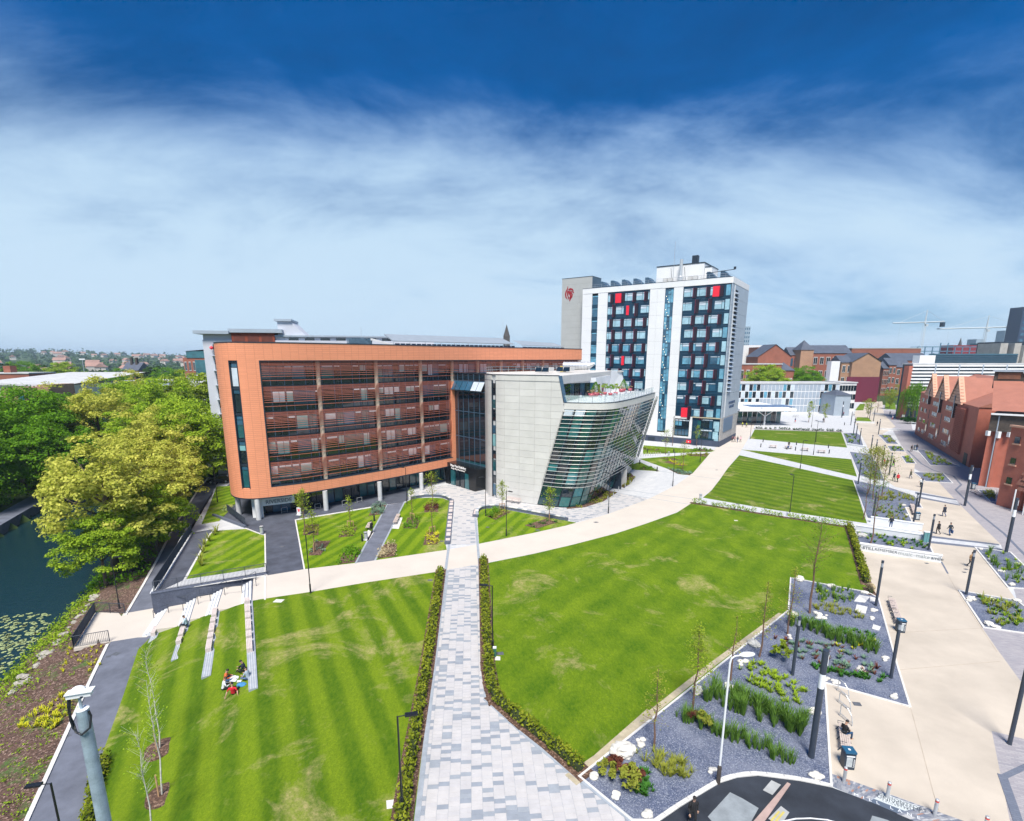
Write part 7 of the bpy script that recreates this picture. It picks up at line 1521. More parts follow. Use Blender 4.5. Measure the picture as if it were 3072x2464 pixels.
p = G(1544, 1506); slat_bench(p + Vector((-.3, -.6, 0)), math.atan2(-.5, .86) , 'pale bench with a back against the silver wall', back=True, L=2.6)
for i, (x, y) in enumerate([(395, 1085), (503, 1090), (618, 1105), (735, 1120)]):
 q = S(2150, 880, 2.338, [(x, y)])[0]; p = G(*q); r = thing('table_set', ['pale plaza table with benches, leftmost of four', 'pale plaza table with benches where two people sit', 'pale plaza table with benches, third from the left', 'pale plaza table with benches, rightmost of four'][i], 'picnic table', tuple(p), R(-20), 'plaza tables')
 for j in range(4): MB().box(-.9, .9, -.42 + .21 * j, -.23 + .21 * j, .70, .75).build('table_slat', SEATTOP, r)
 for s_ in (-1, 1): MB().box(-.9, .9, s_ * .75 - .2, s_ * .75 + .2, .42, .47).build('seat', SEATTOP, r)
 for sx in (-.6, .6): MB().box(sx - .05, sx + .05, -.85, .85, 0, .42).build('leg', KERB, r); MB().box(sx - .05, sx + .05, -.3, .3, .42, .70).build('leg', KERB, r)
BINB = mat('dark_blue_bin', (0.018, 0.035, 0.06), 0.4, 0.15); BINTOP = mat('blue_bin_lid', (0.02, 0.10, 0.19), 0.4, 0.1); STEEL = mat('brushed_steel_bin', (0.50, 0.52, 0.54), 0.4, 0.1, metal=.4)
def litter_bin(loc, ang, label, text=True):
 r = thing('litter_bin', label, 'litter bin', loc, ang, 'dark blue litter bins'); MB().hexa([(-.28, -.26), (.28, -.26), (.28, .26), (-.28, .26)], 0, .98).build('body', BINB, r); MB().box(-.3, .3, -.28, .28, 1.05, 1.15).build('lid', BINTOP, r)
 for sx in (-.26, .26): MB().box(sx - .03, sx + .03, -.24, .24, .98, 1.05).build('lid_support', BINB, r)
 MB().box(-.2, .12, -.272, -.262, .2, .8).build('notice', mat('pale_notice', (0.42, 0.46, 0.48), 0.6, 0.2, 8.0), r); MB().box(-.22, .22, -.275, -.262, .84, .92).build('mouth', LETTER, r); MB().box(-.06, .06, -.08, .06, 1.15, 1.155).build('lid_plate', LETTER, r)
 o = obj('lettering', text_mesh('Leicester', .15, LETTER, depth=.003), r, (.2, -.268, .46)); o.rotation_euler = (R(90), R(-90), 0)
 return r
litter_bin(G(2540, 2300), R(-8), 'dark blue litter bin at the near end of the occupied bench'); litter_bin(G(2699, 1895), R(-12), 'dark blue litter bin at the end of the two empty benches'); litter_bin(G(2750, 1560), R(-20), 'dark blue litter bin below the tree bed'); litter_bin(G(2918, 1468), R(-20), 'dark blue litter bin by the brick turret'); litter_bin(G(2745, 1350), R(-20), 'dark blue litter bin at the corner of the brick building')
def steel_bin(loc, label):
 r = thing('steel_bin', label, 'litter bin', loc, 0, 'round steel litter bins'); MB().lathe([(.24, 0), (.24, .82)], 16).build('body', STEEL, r); MB().lathe([(.21, .82), (.21, .92)], 16).build('opening', NAVY, r); MB().lathe([(.26, .92), (.26, .98), (.2, 1.02)], 16).build('lid', STEEL, r)
for px, py, lab in ((786, 1600, 'steel bin at the corner of the tarmac walk'), (2101, 1500, 'steel bin at the end of the pale path by the lawn'), (1098, 1618, 'steel bin next to the standing person by the garden path'), (2006, 1368, 'steel bin on the path by the tower')): steel_bin(G(px, py), lab)
sheet('concrete_pad', S(1050, 1400, 4.312, [(540, 800), (620, 660), (680, 660), (630, 805)]), .05, KERB, .1); sheet('concrete_pad', S(1050, 1400, 4.312, [(170, 955), (235, 820), (310, 850), (240, 960)]), .05, KERB, .1)
twobench(S(1050, 1400, 4.312, [(580, 760)])[0], S(1050, 1400, 4.312, [(630, 650)])[0], 'slat bench on a pale pad beside the garden path')
twobench(S(1050, 1400, 4.312, [(225, 830)])[0], S(1050, 1400, 4.312, [(262, 760)])[0], 'slat bench beside the standing person on the garden path')
def bollard(loc, h, rr, m_, label, group, band=None, name='bollard'):
 r = thing(name, label, 'bollard', loc, 0, group); MB().lathe([(rr, 0), (rr, h * .84)], 12).build('post', m_, r)
 if band: MB().lathe([(rr + .003, h * .84), (rr + .003, h * .92)], 12).build('band', band, r); MB().lathe([(rr, h * .92), (rr, h - .02), (rr * .7, h)], 12).build('top', m_, r)
 else: MB().lathe([(rr * .85, h * .84), (rr * .85, h * .93)], 12).build('light_ring', mat('smoky_lens', (.12, .13, .15), .3, .1), r); MB().lathe([(rr, h * .93), (rr, h)], 12).build('top', m_, r)
REDB = mat('red_reflective_band', (0.60, 0.04, 0.02), 0.4, 0.05)
for px, py, lab in ((2531, 2348, 'steel bollard with red band in front of the litter bin'), (2661, 2394, 'steel bollard with red band left of the ground sign'), (2803, 2447, 'steel bollard with red band right of the ground sign'), (2952, 2500, 'steel bollard with red band at the bottom edge of the picture')): bollard(G(px, py), 1.0, .085, STEEL, lab, 'steel bollards along the cobbled strip', REDB)
for px, py, lab in ((1087, 1625, 'low black bollard light left of the steel bin'), (1123, 1564, 'low black bollard light by the garden path'), (1142, 1530, 'low black bollard light among the grey-green shrubs'), (1942, 1359, 'low black bollard light on the lawn below the tower'), (2021, 1358, 'low black bollard light beyond the steel bin by the tower'), (2098, 1354, 'low black bollard light at the tower corner bed'), (1919, 1393, 'low black bollard light beside the leaning glass'), (1971, 1415, 'low black bollard light at the tip of the small lawn'), (2282, 1342, 'black bollard on the seating plaza, left front'), (2289, 1327, 'black bollard on the seating plaza, left rear'), (2386, 1352, 'black bollard on the seating plaza, between two tables'), (2389, 1336, 'black bollard on the seating plaza, centre rear'), (2485, 1345, 'black bollard on the seating plaza, right rear'), (2487, 1361, 'black bollard on the seating plaza, right front'), (2533, 1276, 'black bollard on the rear plaza')): bollard(G(px, py), 1.0, .11, BLACK, lab, 'low black bollard lights', name='bollard_light')
for i, (x, y) in enumerate([(443, 725), (503, 690), (560, 620), (630, 595), (682, 555), (733, 520)]): bollard(G(*S(1700, 1300, 3.593, [(x, y)])[0]), .8, .07, STEEL, 'short steel bollard round the bed under the leaning glass', 'short bollards before the side entrance', name='short_bollard')
def hoop(loc, ang, label, group, w=.75, h=.85, m_=STEEL, name='cycle_stand', fin=True):
 r = thing(name, label, 'cycle stand', loc, ang, group)
 pts = [(-w / 2, 0, 0), (-w / 2, 0, h * .85), (-w * .38, 0, h), (0, 0, h * .98), (w * .35, 0, h * .72), (w * .5, 0, h * .3), (w * .53, 0, 0)] if fin else [(-w / 2, 0, 0), (-w / 2, 0, h * .9), (-w * .42, 0, h), (w * .42, 0, h), (w / 2, 0, h * .9), (w / 2, 0, 0)]
 MB().tube(pts, .03, 8).build('hoop', m_, r); MB().tube([(-w / 2, 0, .22), (w * .5, 0, .22)], .02, 6).build('cross_bar', m_, r)
a_ = math.atan2(*(G(2545, 2098) - G(2513, 2075)).yx[:2]) if False else math.atan2((G(2545, 2098) - G(2513, 2075)).y, (G(2545, 2098) - G(2513, 2075)).x)
for i, (x0, y0, x1, y1, lab) in enumerate([(593, 345, 685, 415, 'curved steel cycle stand farthest from the seated man'), (603, 445, 700, 522, 'curved steel cycle stand, middle of three'), (612, 555, 713, 640, 'curved steel cycle stand right behind the seated man')]):
 q0, q1 = (G(*v) for v in S(2300, 1950, 2.793, [(x0, y0), (x1, y1)])); d = q1 - q0; hoop(q0.lerp(q1, .5), math.atan2(d.y, d.x), lab, 'curved cycle stands', w=d.length, h=.95)
for i, x in enumerate((1095, 1525, 1875, 2065)):
 q = G(*S(600, 1400, 4.312, [(x, (600, 550, 505, 465)[i])])[0]); hoop(q, R(48), ['square steel cycle hoop nearest the letters', 'square steel cycle hoop by the third column', 'square steel cycle hoop before the dark shopfront', 'square steel cycle hoop farthest right under the orange building'][i], 'square cycle hoops', w=.9, h=.85, fin=False)
for i in range(9):
 q = G(*S(1700, 1300, 3.593, [(800 + 26 * i, 250 - 1.6 * i)])[0]); hoop(q, R(70), 'low steel cycle hoop in the row beside the lawns', 'row of hoops by the lawns', w=.7, h=.75, fin=False)
def bicycle(loc, ang, colr, label):
 r = thing('bicycle', label, 'bicycle', loc, ang, 'parked bicycles'); m_ = mat('bike_' + label[:12].replace(' ', '_'), colr, .4, .1)
 for x in (-.52, .52):
  w = obj('wheel', None, r, (x, 0, .34)); MB().tube([(math.cos(a) * .33, 0, math.sin(a) * .33) for a in [k * .393 for k in range(16)]], .018, 5, closed=True).build('tyre', BLACK, w); mb = MB()
  for k in range(8): mb.tube([(0, 0, 0), (math.cos(k * .785) * .32, 0, math.sin(k * .785) * .32)], .004, 3)
  mb.build('spokes', RAIL, w)
 MB().tube([(-.52, 0, .34), (-.05, 0, .32), (.38, 0, .82), (-.18, 0, .80), (-.05, 0, .32)], .018, 6).build('frame', m_, r); MB().tube([(-.52, 0, .34), (-.18, 0, .80), (-.2, 0, .92)], .015, 5).build('seat_post', m_, r); MB().tube([(.52, 0, .34), (.40, 0, .78), (.36, 0, .98)], .016, 5).build('fork', m_, r)
 MB().hexa([(-.34, -.07), (-.08, -.03), (-.08, .03), (-.34, .07)], .92, .97).build('saddle', BLACK, r); MB().tube([(.42, -.26, 1.0), (.36, -.1, .98), (.36, .1, .98), (.42, .26, 1.0)], .014, 5).build('handlebar', BLACK, r)
for i, (x, y, a, c_, lab) in enumerate([(740, 525, 20, (.2, .03, .03), 'red bicycle behind the white column'), (860, 570, 30, (.1, .12, .15), 'dark bicycle below the letters'), (900, 560, 25, (.45, .46, .48), 'silver bicycle below the letters'), (950, 555, 30, (.25, .1, .3), 'purple bicycle nearest the shop door'), (810, 500, 15, (.5, .5, .5), 'pale bicycle against the white wall'), (340, 580, 40, (.4, .42, .45), 'silver bicycle behind the low wall, leftmost'), (400, 575, 38, (.3, .33, .36), 'grey bicycle behind the low wall, middle'), (460, 560, 35, (.2, .23, .28), 'dark bicycle behind the low wall, rightmost')]):
 bicycle(G(*S(600, 1400, 4.312, [(x, y + 6)])[0]), R(a), c_, lab)
for i, x in enumerate((505, 530)): bicycle(G(*S(2200, 1020, 2.777, [(x, 645)])[0]), R(15), (.05, .06, .08), ['dark bicycle under the canopy edge, left', 'dark bicycle under the canopy edge, right'][i])
r = thing('a_board', 'white pavement sign with a red V shape outside the shopfront', 'pavement sign', tuple(G(898, 1545)), R(-15)); MB().hexa([(-.35, -.05), (.35, -.05), (.35, .05), (-.35, .05)], .05, 1.15).build('panel', WHITE, r); MB().box(-.37, .37, -.3, .3, 0, .05).build('foot', STONE, r)
mb = MB()
for a, c in (((-.18, .95), (-.02, .45)), ((.2, .95), (.02, .45)), ((-.05, .95), (.04, .62))): mb.add([(a[0] - .06, -.056, a[1]), (a[0] + .06, -.056, a[1]), (c[0] + .05, -.056, c[1]), (c[0] - .05, -.056, c[1])], [(0, 3, 2, 1)])
mb.build('red_mark', REDP, r)
r = thing('chalk_board', 'small wooden chalk board on the shopfront walk', 'pavement sign', tuple(G(918, 1541)), R(30))
for s_ in (-1, 1): MB().add([(-.3, s_ * .28, 0), (.3, s_ * .28, 0), (.3, 0, 1.0), (-.3, 0, 1.0), (-.3, s_ * .25, 0), (.3, s_ * .25, 0)], [(0, 1, 2, 3), (3, 2, 5, 4)]).build('board', WOODWARM if s_ > 0 else BLACK, r)
p = G(2777, 1627); r = thing('service_box', 'green metal service box in the bed behind the printed wall', 'utility box', tuple(p), R(-20)); MB().box(-.32, .32, -.2, .2, 0, 1.35).build('body', mat('teal_box', (.10, .26, .28), .5, .1), r); MB().box(-.36, .36, -.24, .24, 1.35, 1.42).build('top', WHITE, r); MB().box(-.01, .01, -.21, -.2, .1, 1.3).build('door_gap', NAVY, r)
p = G(1484, 1970); r = thing('service_box', 'small green post box at the foot of the hedge lamp', 'utility box', tuple(p)); MB().box(-.13, .13, -.13, .13, 0, .75).build('body', mat('dark_green_box', (.03, .12, .09), .5, .1), r); MB().box(-.14, .14, -.14, .14, .75, .82).build('top', STONE, r)
sheet('concrete_pad', S(1100, 1550, 3.842, [(1475, 1655), (1490, 1610), (1540, 1615), (1540, 1655)]), .05, KERB, .1)
p = G(2708, 1262); r = thing('notice_frame', 'dark framed notice board on the block paving before the willow', 'notice board', tuple(p), R(-30))
for sx in (-.55, .55): MB().box(sx - .07, sx + .07, -.07, .07, 0, 2.3).build('post', GRAPH, r)
for z_ in (.45, 1.3, 2.2): MB().box(-.55, .55, -.06, .06, z_, z_ + .1).build('rail', GRAPH, r)
MB().box(-.48, .48, -.03, .03, 1.4, 2.2).build('panel', KERB, r)
p = G(1985, 1322); r = thing('red_sign', 'small red sign on the tower base', 'sign', tuple(p + Vector((.5, -1.4, 0))), rzT)
q = tower.matrix_world @ Vector((0, 0, 0)); r.location = (TO.x, TO.y, 0); r.rotation_euler = (0, 0, rzT); MB().box(33.0, 34.3, -.36, -.27, .4, 1.2).build('plate', REDP, r); MB().box(33.5, 33.8, -.38, -.36, .65, .9).build('mark', WHITE, r)
POT = mat('pink_glazed_pot', (0.42, 0.09, 0.12), 0.35, 0.15);
for i, (x, y, s_, lf, kind, lab) in enumerate([(130, 640, .55, LF_GRN, 'spiral', 'pink pot with a spiral shrub at the terrace corner'), (470, 520, .55, LF_STRAW, 'ball', 'pink pot of straw grasses nearest the terrace doors'), (540, 590, .7, LF_STRAW, 'ball', 'big pink pot of straw grasses on the terrace'), (610, 580, .8, LF_GRN, 'cone', 'pink pot with a dense green bush on the terrace'), (700, 580, .45, LF_STRAW, 'ball', 'low pot of pale grasses on the terrace'), (775, 545, .5, LF_MID, 'tree', 'red pot with a small tree before the white wall'), (870, 560, .5, LF_GRN, 'tree', 'pink pot with a cloud-clipped tree'), (960, 545, .5, LF_MID, 'tree', 'red pot with a flat-topped tree'), (1060, 500, .65, LF_STRAW, 'ball', 'pink pot of grasses near the cone bush'), (1095, 490, .65, LF_GRN, 'cone', 'pink pot with a dark cone-shaped bush'), (1210, 480, .55, LF_STRAW, 'ball', 'pink pot of grasses farthest along the terrace')]):
 q = G(*S(1680, 1090, 5.764, [(x, y)])[0], 16.2); r = thing('terrace_pot', lab, 'plant pot', tuple(q), 0, 'terrace pots'); MB().lathe([(s_ * .5, 0), (s_ * .85, s_ * .6), (s_ * .8, s_ * 1.0), (s_ * .7, s_ * .95)], 14).build('pot', POT, r, smooth=True); z0 = s_
 if kind == 'ball': P, N = crown_points(s_ * 1.0, s_ * 1.0, s_ * .6, z0 + s_ * .4, 16, 40, i)
 elif kind == 'cone': P = [(rr * math.cos(a), rr * math.sin(a), z0 + 1.9 * k) for k, a, rr in [((j % 40) / 40, j * 2.4, (1 - (j % 40) / 40) * .95 + .1) for j in range(700)]]
 elif kind == 'spiral': P = [(.35 * math.cos(k * .06) + random.Random(k).gauss(0, .1), .35 * math.sin(k * .06) + random.Random(k + 1).gauss(0, .1), z0 + k * .006) for k in range(400)]
 else:
  P = []; MB().tube([(0, 0, z0 * .8), (.1, 0, z0 + .7), (-.05, 0, z0 + 1.2)], .05, 5).build('stem', BARKT, r)
  for cx_, cz_ in ((.4, .9), (-.4, 1.1), (.1, 1.4)): P += [(cx_ + random.Random(k * 7 + int(cz_ * 10)).gauss(0, .2), random.Random(k * 5).gauss(0, .25), z0 + cz_ + random.Random(k * 3 + 1).gauss(0, .1)) for k in range(130)]
 obj('foliage', leaf_mesh('foliage', P, .16, lf, i), r)
for i, (x, y) in enumerate([(360, 640), (430, 650), (700, 640), (780, 630), (900, 625), (960, 600), (1060, 590), (1140, 565), (1200, 560), (1290, 530), (1350, 525), (1430, 505), (270, 560)]):
 q = G(*S(1680, 1090, 5.764, [(x, y)])[0], 16.2); r = thing('terrace_chair', 'thin metal chair on the roof terrace', 'chair', tuple(q), i * 1.3, 'terrace chairs')
 MB().box(-.22, .22, -.22, .22, .43, .46).build('seat', RAIL, r); MB().box(-.22, .22, .19, .22, .5, .85).build('backrest', RAIL, r)
 for sx, sy in ((-.2, -.2), (.2, -.2), (.2, .2), (-.2, .2)): MB().tube([(sx, sy, 0), (sx, sy, .45)], .015, 4).build('leg', RAIL, r)
def car(loc, ang, colr, label, name='parked_car', L=4.2, W=1.75, H=1.45, group=None):
 r = thing(name, label, 'car', loc, ang, group); pm = mat('car_paint_%02d%02d%02d' % tuple(int(v * 99) for v in colr), colr, .25, .05, 1.0); hw = W / 2
 prof = [(-L / 2, .28), (-L / 2, .75), (-L / 2 + .2, .9), (L / 2 - 1.0, .88), (L / 2 - .1, .68), (L / 2, .5), (L / 2, .28)]
 mb = MB(); n_ = len(prof); mb.add([(x, -hw, z) for x, z in prof] + [(x, hw, z) for x, z in prof], [tuple(range(n_)), tuple(range(2 * n_ - 1, n_ - 1, -1))] + [(i, n_ + i, n_ + (i + 1) % n_, (i + 1) % n_) for i in range(n_)]); mb.build('body', pm, r)
 cab = [(-L / 2 + .25, .9), (-L / 2 + .65, H - .05), (L / 2 - 2.0, H - .05), (L / 2 - 1.2, .89)]; q = hw - .06; mb = MB(); mb.add([(x, -q + (.12 if z > 1 else 0), z) for x, z in cab] + [(x, q - (.12 if z > 1 else 0), z) for x, z in cab], [(0, 1, 2, 3), (7, 6, 5, 4), (0, 4, 5, 1), (1, 5, 6, 2), (2, 6, 7, 3)]); mb.build('window', GL_DARK, r)
 MB().hexa([(-L / 2 + .62, -q + .1), (L / 2 - 1.95, -q + .1), (L / 2 - 1.95, q - .1), (-L / 2 + .62, q - .1)], H - .05, H).build('roof', pm, r)
 for x in (-L * .3, L * .3):
  for s_ in (-1, 1):
   w = obj('wheel', None, r, (x, s_ * (hw - .1), .31)); MB().tube([(0, -.1, 0), (0, .1, 0)], .31, 14).build('tyre', BLACK, w); MB().tube([(0, -.11, 0), (0, .11, 0)], .19, 10).build('rim', RAIL, w)
 for s_ in (-1, 1): MB().box(L / 2 - .16, L / 2 + .01, s_ * .62 - .15, s_ * .62 + .15, .56, .68).build('headlight', LGLOW, r); MB().box(-L / 2 - .01, -L / 2 + .05, s_ * .65 - .12, s_ * .65 + .12, .62, .78).build('tail_light', REDB, r)
 MB().box(L / 2 - .02, L / 2 + .015, -.25, .25, .36, .46).build('number_plate', LETTER, r)
q = G(673, 1452); car(q + Vector((-1.5, 1.0, 0)), R(200), (.015, .017, .02), 'black car parked left of the orange building end'); car(q + Vector((-.8, 4.4, 0)), R(200), (.45, .02, .03), 'red car behind the black car left of the orange building')
# ================================================================== people: one continuous skinned body each
SKIN = mat('skin', (0.45, 0.27, 0.19), .6, .05); SKIND = mat('skin_dark', (0.16, 0.085, 0.055), .6, .05); HAIRB = mat('dark_hair', (0.012, 0.010, 0.009), .6, .2); HAIRR = mat('brown_hair', (0.05, 0.025, 0.012), .6, .2); SHOE = mat('dark_shoes', (0.015, 0.015, 0.018), .5, .1); SHOEW = mat('pale_shoes', (0.55, 0.5, 0.45), .6, .1)
def cloth(c): return mat('cloth_%02d_%02d_%02d' % tuple(int(v * 99) for v in c), c, .85, .12, 8.0, obj_space=True)
def limb(mb, pts, rs, n=8): mb.tube(pts, rs, n)
POSES = {
 'walk': dict(pel=(0, 0, .95), chest=(0, .03, 1.36), neck=(0, .04, 1.50), head=(0, .07, 1.64), lk=(-.10, .16, .52), la=(-.10, .10, .09), lt=(-.10, .27, .05), rk=(.10, .02, .50), ra=(.10, -.26, .15), rt=(.10, -.12, .04), le=(-.25, -.10, 1.12), lw=(-.25, -.02, .88), re=(.25, .06, 1.12), rw=(.24, .22, .92)),
 'stand': dict(pel=(0, 0, .96), chest=(0, .01, 1.37), neck=(0, .02, 1.51), head=(0, .05, 1.65), lk=(-.11, .03, .52), la=(-.12, 0, .09), lt=(-.13, .16, .04), rk=(.11, .02, .52), ra=(.12, -.03, .09), rt=(.13, .13, .04), le=(-.27, -.02, 1.12), lw=(-.25, .14, .90), re=(.27, .02, 1.14), rw=(.12, .28, 1.12)),
 'sit': dict(pel=(0, 0, .56), chest=(0, .02, .98), neck=(0, .06, 1.12), head=(0, .11, 1.25), lk=(-.13, .46, .55), la=(-.13, .46, .09), lt=(-.14, .62, .05), rk=(.13, .48, .55), ra=(.12, .50, .09), rt=(.13, .66, .05), le=(-.26, .06, .76), lw=(-.12, .30, .70), re=(.26, .06, .76), rw=(.10, .32, .70)),
 'ground': dict(pel=(0, 0, .13), chest=(0, .10, .53), neck=(0, .16, .67), head=(0, .22, .80), lk=(-.36, .34, .25), la=(-.05, .44, .09), lt=(.10, .50, .06), rk=(.36, .34, .25), ra=(.05, .56, .09), rt=(-.10, .62, .06), le=(-.30, .20, .34), lw=(-.18, .42, .32), re=(.30, .20, .34), rw=(.16, .44, .36)),
 'lean': dict(pel=(0, 0, .13), chest=(0, -.10, .53), neck=(0, -.10, .67), head=(0, -.05, .80), lk=(-.18, .45, .34), la=(-.12, .72, .08), lt=(-.12, .88, .08), rk=(.20, .50, .18), ra=(.16, .92, .08), rt=(.18, 1.05, .10), le=(-.33, -.18, .36), lw=(-.42, -.34, .06), re=(.33, -.16, .36), rw=(.40, -.34, .06))}
def person(loc, heading, pose, top, legs, label, hair=None, skin=None, shoes=None, skirt=None, sc=1.0, mirror=False, sleeve=True, bag=None, group=None):
 P = {k: Vector(v) for k, v in POSES[pose].items()}
 if mirror:
  M_ = {}
  for k, v in P.items():
   kk = {'l': 'r', 'r': 'l'}.get(k[0], k[0]) + k[1:] if len(k) == 2 else k; M_[kk] = Vector((-v.x, v.y, v.z))
  P = M_
 sk = skin or SKIN; tm_, lm_, sh = cloth(top), cloth(legs), shoes or SHOE
 r = thing('person', label, 'person', loc, heading, group); r.scale = (sc,) * 3
 up = (P['chest'] - P['pel']).normalized(); sd = Vector((1, 0, 0)); fw = up.cross(sd) * -1
 mb = MB()
 rings = []; prof = [(-.10, .15, .11), (.0, .175, .125), (.12, .16, .11), (.24, .165, .115), (.36, .195, .125), (.44, .20, .115), (.50, .13, .09), (.545, .06, .065)]
 L = (P['neck'] - P['pel']).length; n = 12
 for h_, a, b_ in prof:
  c = P['pel'] + up * (h_ / .545 * L); rings.append((c, a, b_, up))
 hd = (P['head'] - P['neck']).normalized()
 for h_, a, b_ in ((.03, .055, .06), (.075, .06, .075), (.12, .074, .092), (.17, .078, .10), (.22, .074, .095), (.255, .05, .065), (.27, .012, .015)):
  c = P['neck'] + hd * h_ + fw * (.02 if h_ < .2 else .0); rings.append((c, a, b_, hd))
 vs = []
 for c, a, b_, ax in rings:
  f_ = ax.cross(sd) * -1; f_ = f_ if f_.dot(Vector((0, 1, 0))) > -.2 else -f_
  for k in range(n): t_ = 2 * math.pi * k / n; vs.append(c + sd * (a * math.cos(t_)) + f_ * (b_ * math.sin(t_)))
 mb.use(tm_); nt_ = len(prof)
 for i in range(len(rings) - 1):
  mb.use(lm_ if i < 1 else tm_ if i < nt_ - 1 else sk)
  for k in range(n):
   mb.f.append([i * n + k, i * n + (k + 1) % n, (i + 1) * n + (k + 1) % n, (i + 1) * n + k]); mb.m.append(mb.cur)
 mb.v = [tuple(v) for v in vs]; mb.use(lm_); mb.f.append(list(range(n))[::-1]); mb.m.append(mb.cur)
 hc = P['neck'] + hd * .17; f_ = hd.cross(sd) * -1
 if f_.y < -.2: f_ = -f_
 mb.use(sk); mb.add([hc + f_ * .095 + hd * .03, hc + f_ * .09 - hd * .03 + sd * .018, hc + f_ * .09 - hd * .03 - sd * .018, hc + f_ * .125 - hd * .02], [(0, 1, 3), (0, 3, 2), (1, 2, 3)])
 for s_ in (-1, 1): mb.blob(tuple(hc + sd * (.08 * s_)), (.014, .024, .034), 1, 0, 0)
 mb.use(hair or HAIRB)
 for s_ in (-1, 1): mb.blob(tuple(hc + f_ * .092 + sd * (.03 * s_) + hd * .022), (.010, .006, .006), 1, 0, 0)
 mb.use(mat('lips', (.30, .10, .09), .5, .05)); mb.blob(tuple(hc + f_ * .092 - hd * .055), (.022, .008, .006), 1, 0, 0)
 for s_, S_ in (('l', -1), ('r', 1)):
  hip = P['pel'] + sd * (.095 * S_) - up * .02; K, A, T = P[s_ + 'k'], P[s_ + 'a'], P[s_ + 't']
  mb.use(lm_); limb(mb, [hip + up * .06, hip, hip.lerp(K, .5), K, K.lerp(A, .35), A + (K - A).normalized() * .03], [.07, .092, .078, .056, .055, .040], 8)
  mb.use(sh); limb(mb, [A + (A - T).normalized() * .05, A + Vector((0, 0, -.02)), A.lerp(T, .55), T], [.034, .046, .042, .026], 8)
  sho = P['pel'] + up * (.44 / .545 * L) + sd * (.185 * S_); E, W = P[s_ + 'e'], P[s_ + 'w']
  mb.use(tm_); limb(mb, [sho - sd * (.05 * S_), sho, sho.lerp(E, .5), E], [.05, .066, .054, .044], 8)
  mb.use(tm_ if sleeve else sk); limb(mb, [E, E.lerp(W, .5), W], [.044, .040, .028], 8)
  hv = (W - E).normalized(); mb.use(sk); limb(mb, [W, W + hv * .04, W + hv * .085], [.026, .034, .032], 6)
  pv = hv.cross(sd).normalized(); cu = (hv * .8 - pv * .35 * (1 if pose != 'walk' else .4)).normalized(); b0 = W + hv * .08; wv = hv.cross(pv).normalized()
  for fi, (o_, ln) in enumerate(((-.026, .058), (-.009, .07), (.009, .066), (.026, .05))): q = b0 + wv * o_; limb(mb, [q, q + hv * ln * .5, q + hv * ln * .5 + cu * ln * .5], [.009, .0085, .006], 5)
  q = W + hv * .035 + wv * (.03 * -S_); limb(mb, [q, q + wv * (.022 * -S_) + hv * .025, q + wv * (.03 * -S_) + hv * .055], [.011, .010, .007], 5)
 body = mb.build('body', None, r, smooth=True)
 hb = MB(); hb.blob(tuple(hc + hd * .045 - f_ * .018), (.088, .108, .095), 3, 2, .02); hb.v = [v for v in hb.v]
 if hair is HAIRB or hair is None: pass
 ho = hb.build('hair', hair or HAIRB, r, smooth=True)
 if skirt:
  lo = P['pel'] - Vector((0, 0, skirt)); cb = MB(); cb.lathe([(.30, lo.z - P['pel'].z), (.24, -.1), (.20, .16), (.23, .38)], 14); cb.v = [(x + P['pel'].x, y * .75 + P['pel'].y + .02, z + P['pel'].z) for x, y, z in cb.v]; cb.build('coat', tm_, r, smooth=True)
 if bag:
  w = P['rw']; MB().hexa([(w.x - .05, w.y - .16), (w.x + .05, w.y - .16), (w.x + .05, w.y + .16), (w.x - .05, w.y + .16)], w.z - .55, w.z - .12).build('bag', cloth(bag), r)
 return r
NV, BK, GY, RD, WT, OL, TN, BL = (.012, .018, .035), (.01, .01, .012), (.18, .20, .23), (.45, .015, .03), (.62, .64, .66), (.06, .065, .035), (.30, .18, .09), (.03, .08, .20)
U, D = R(0), R(180)
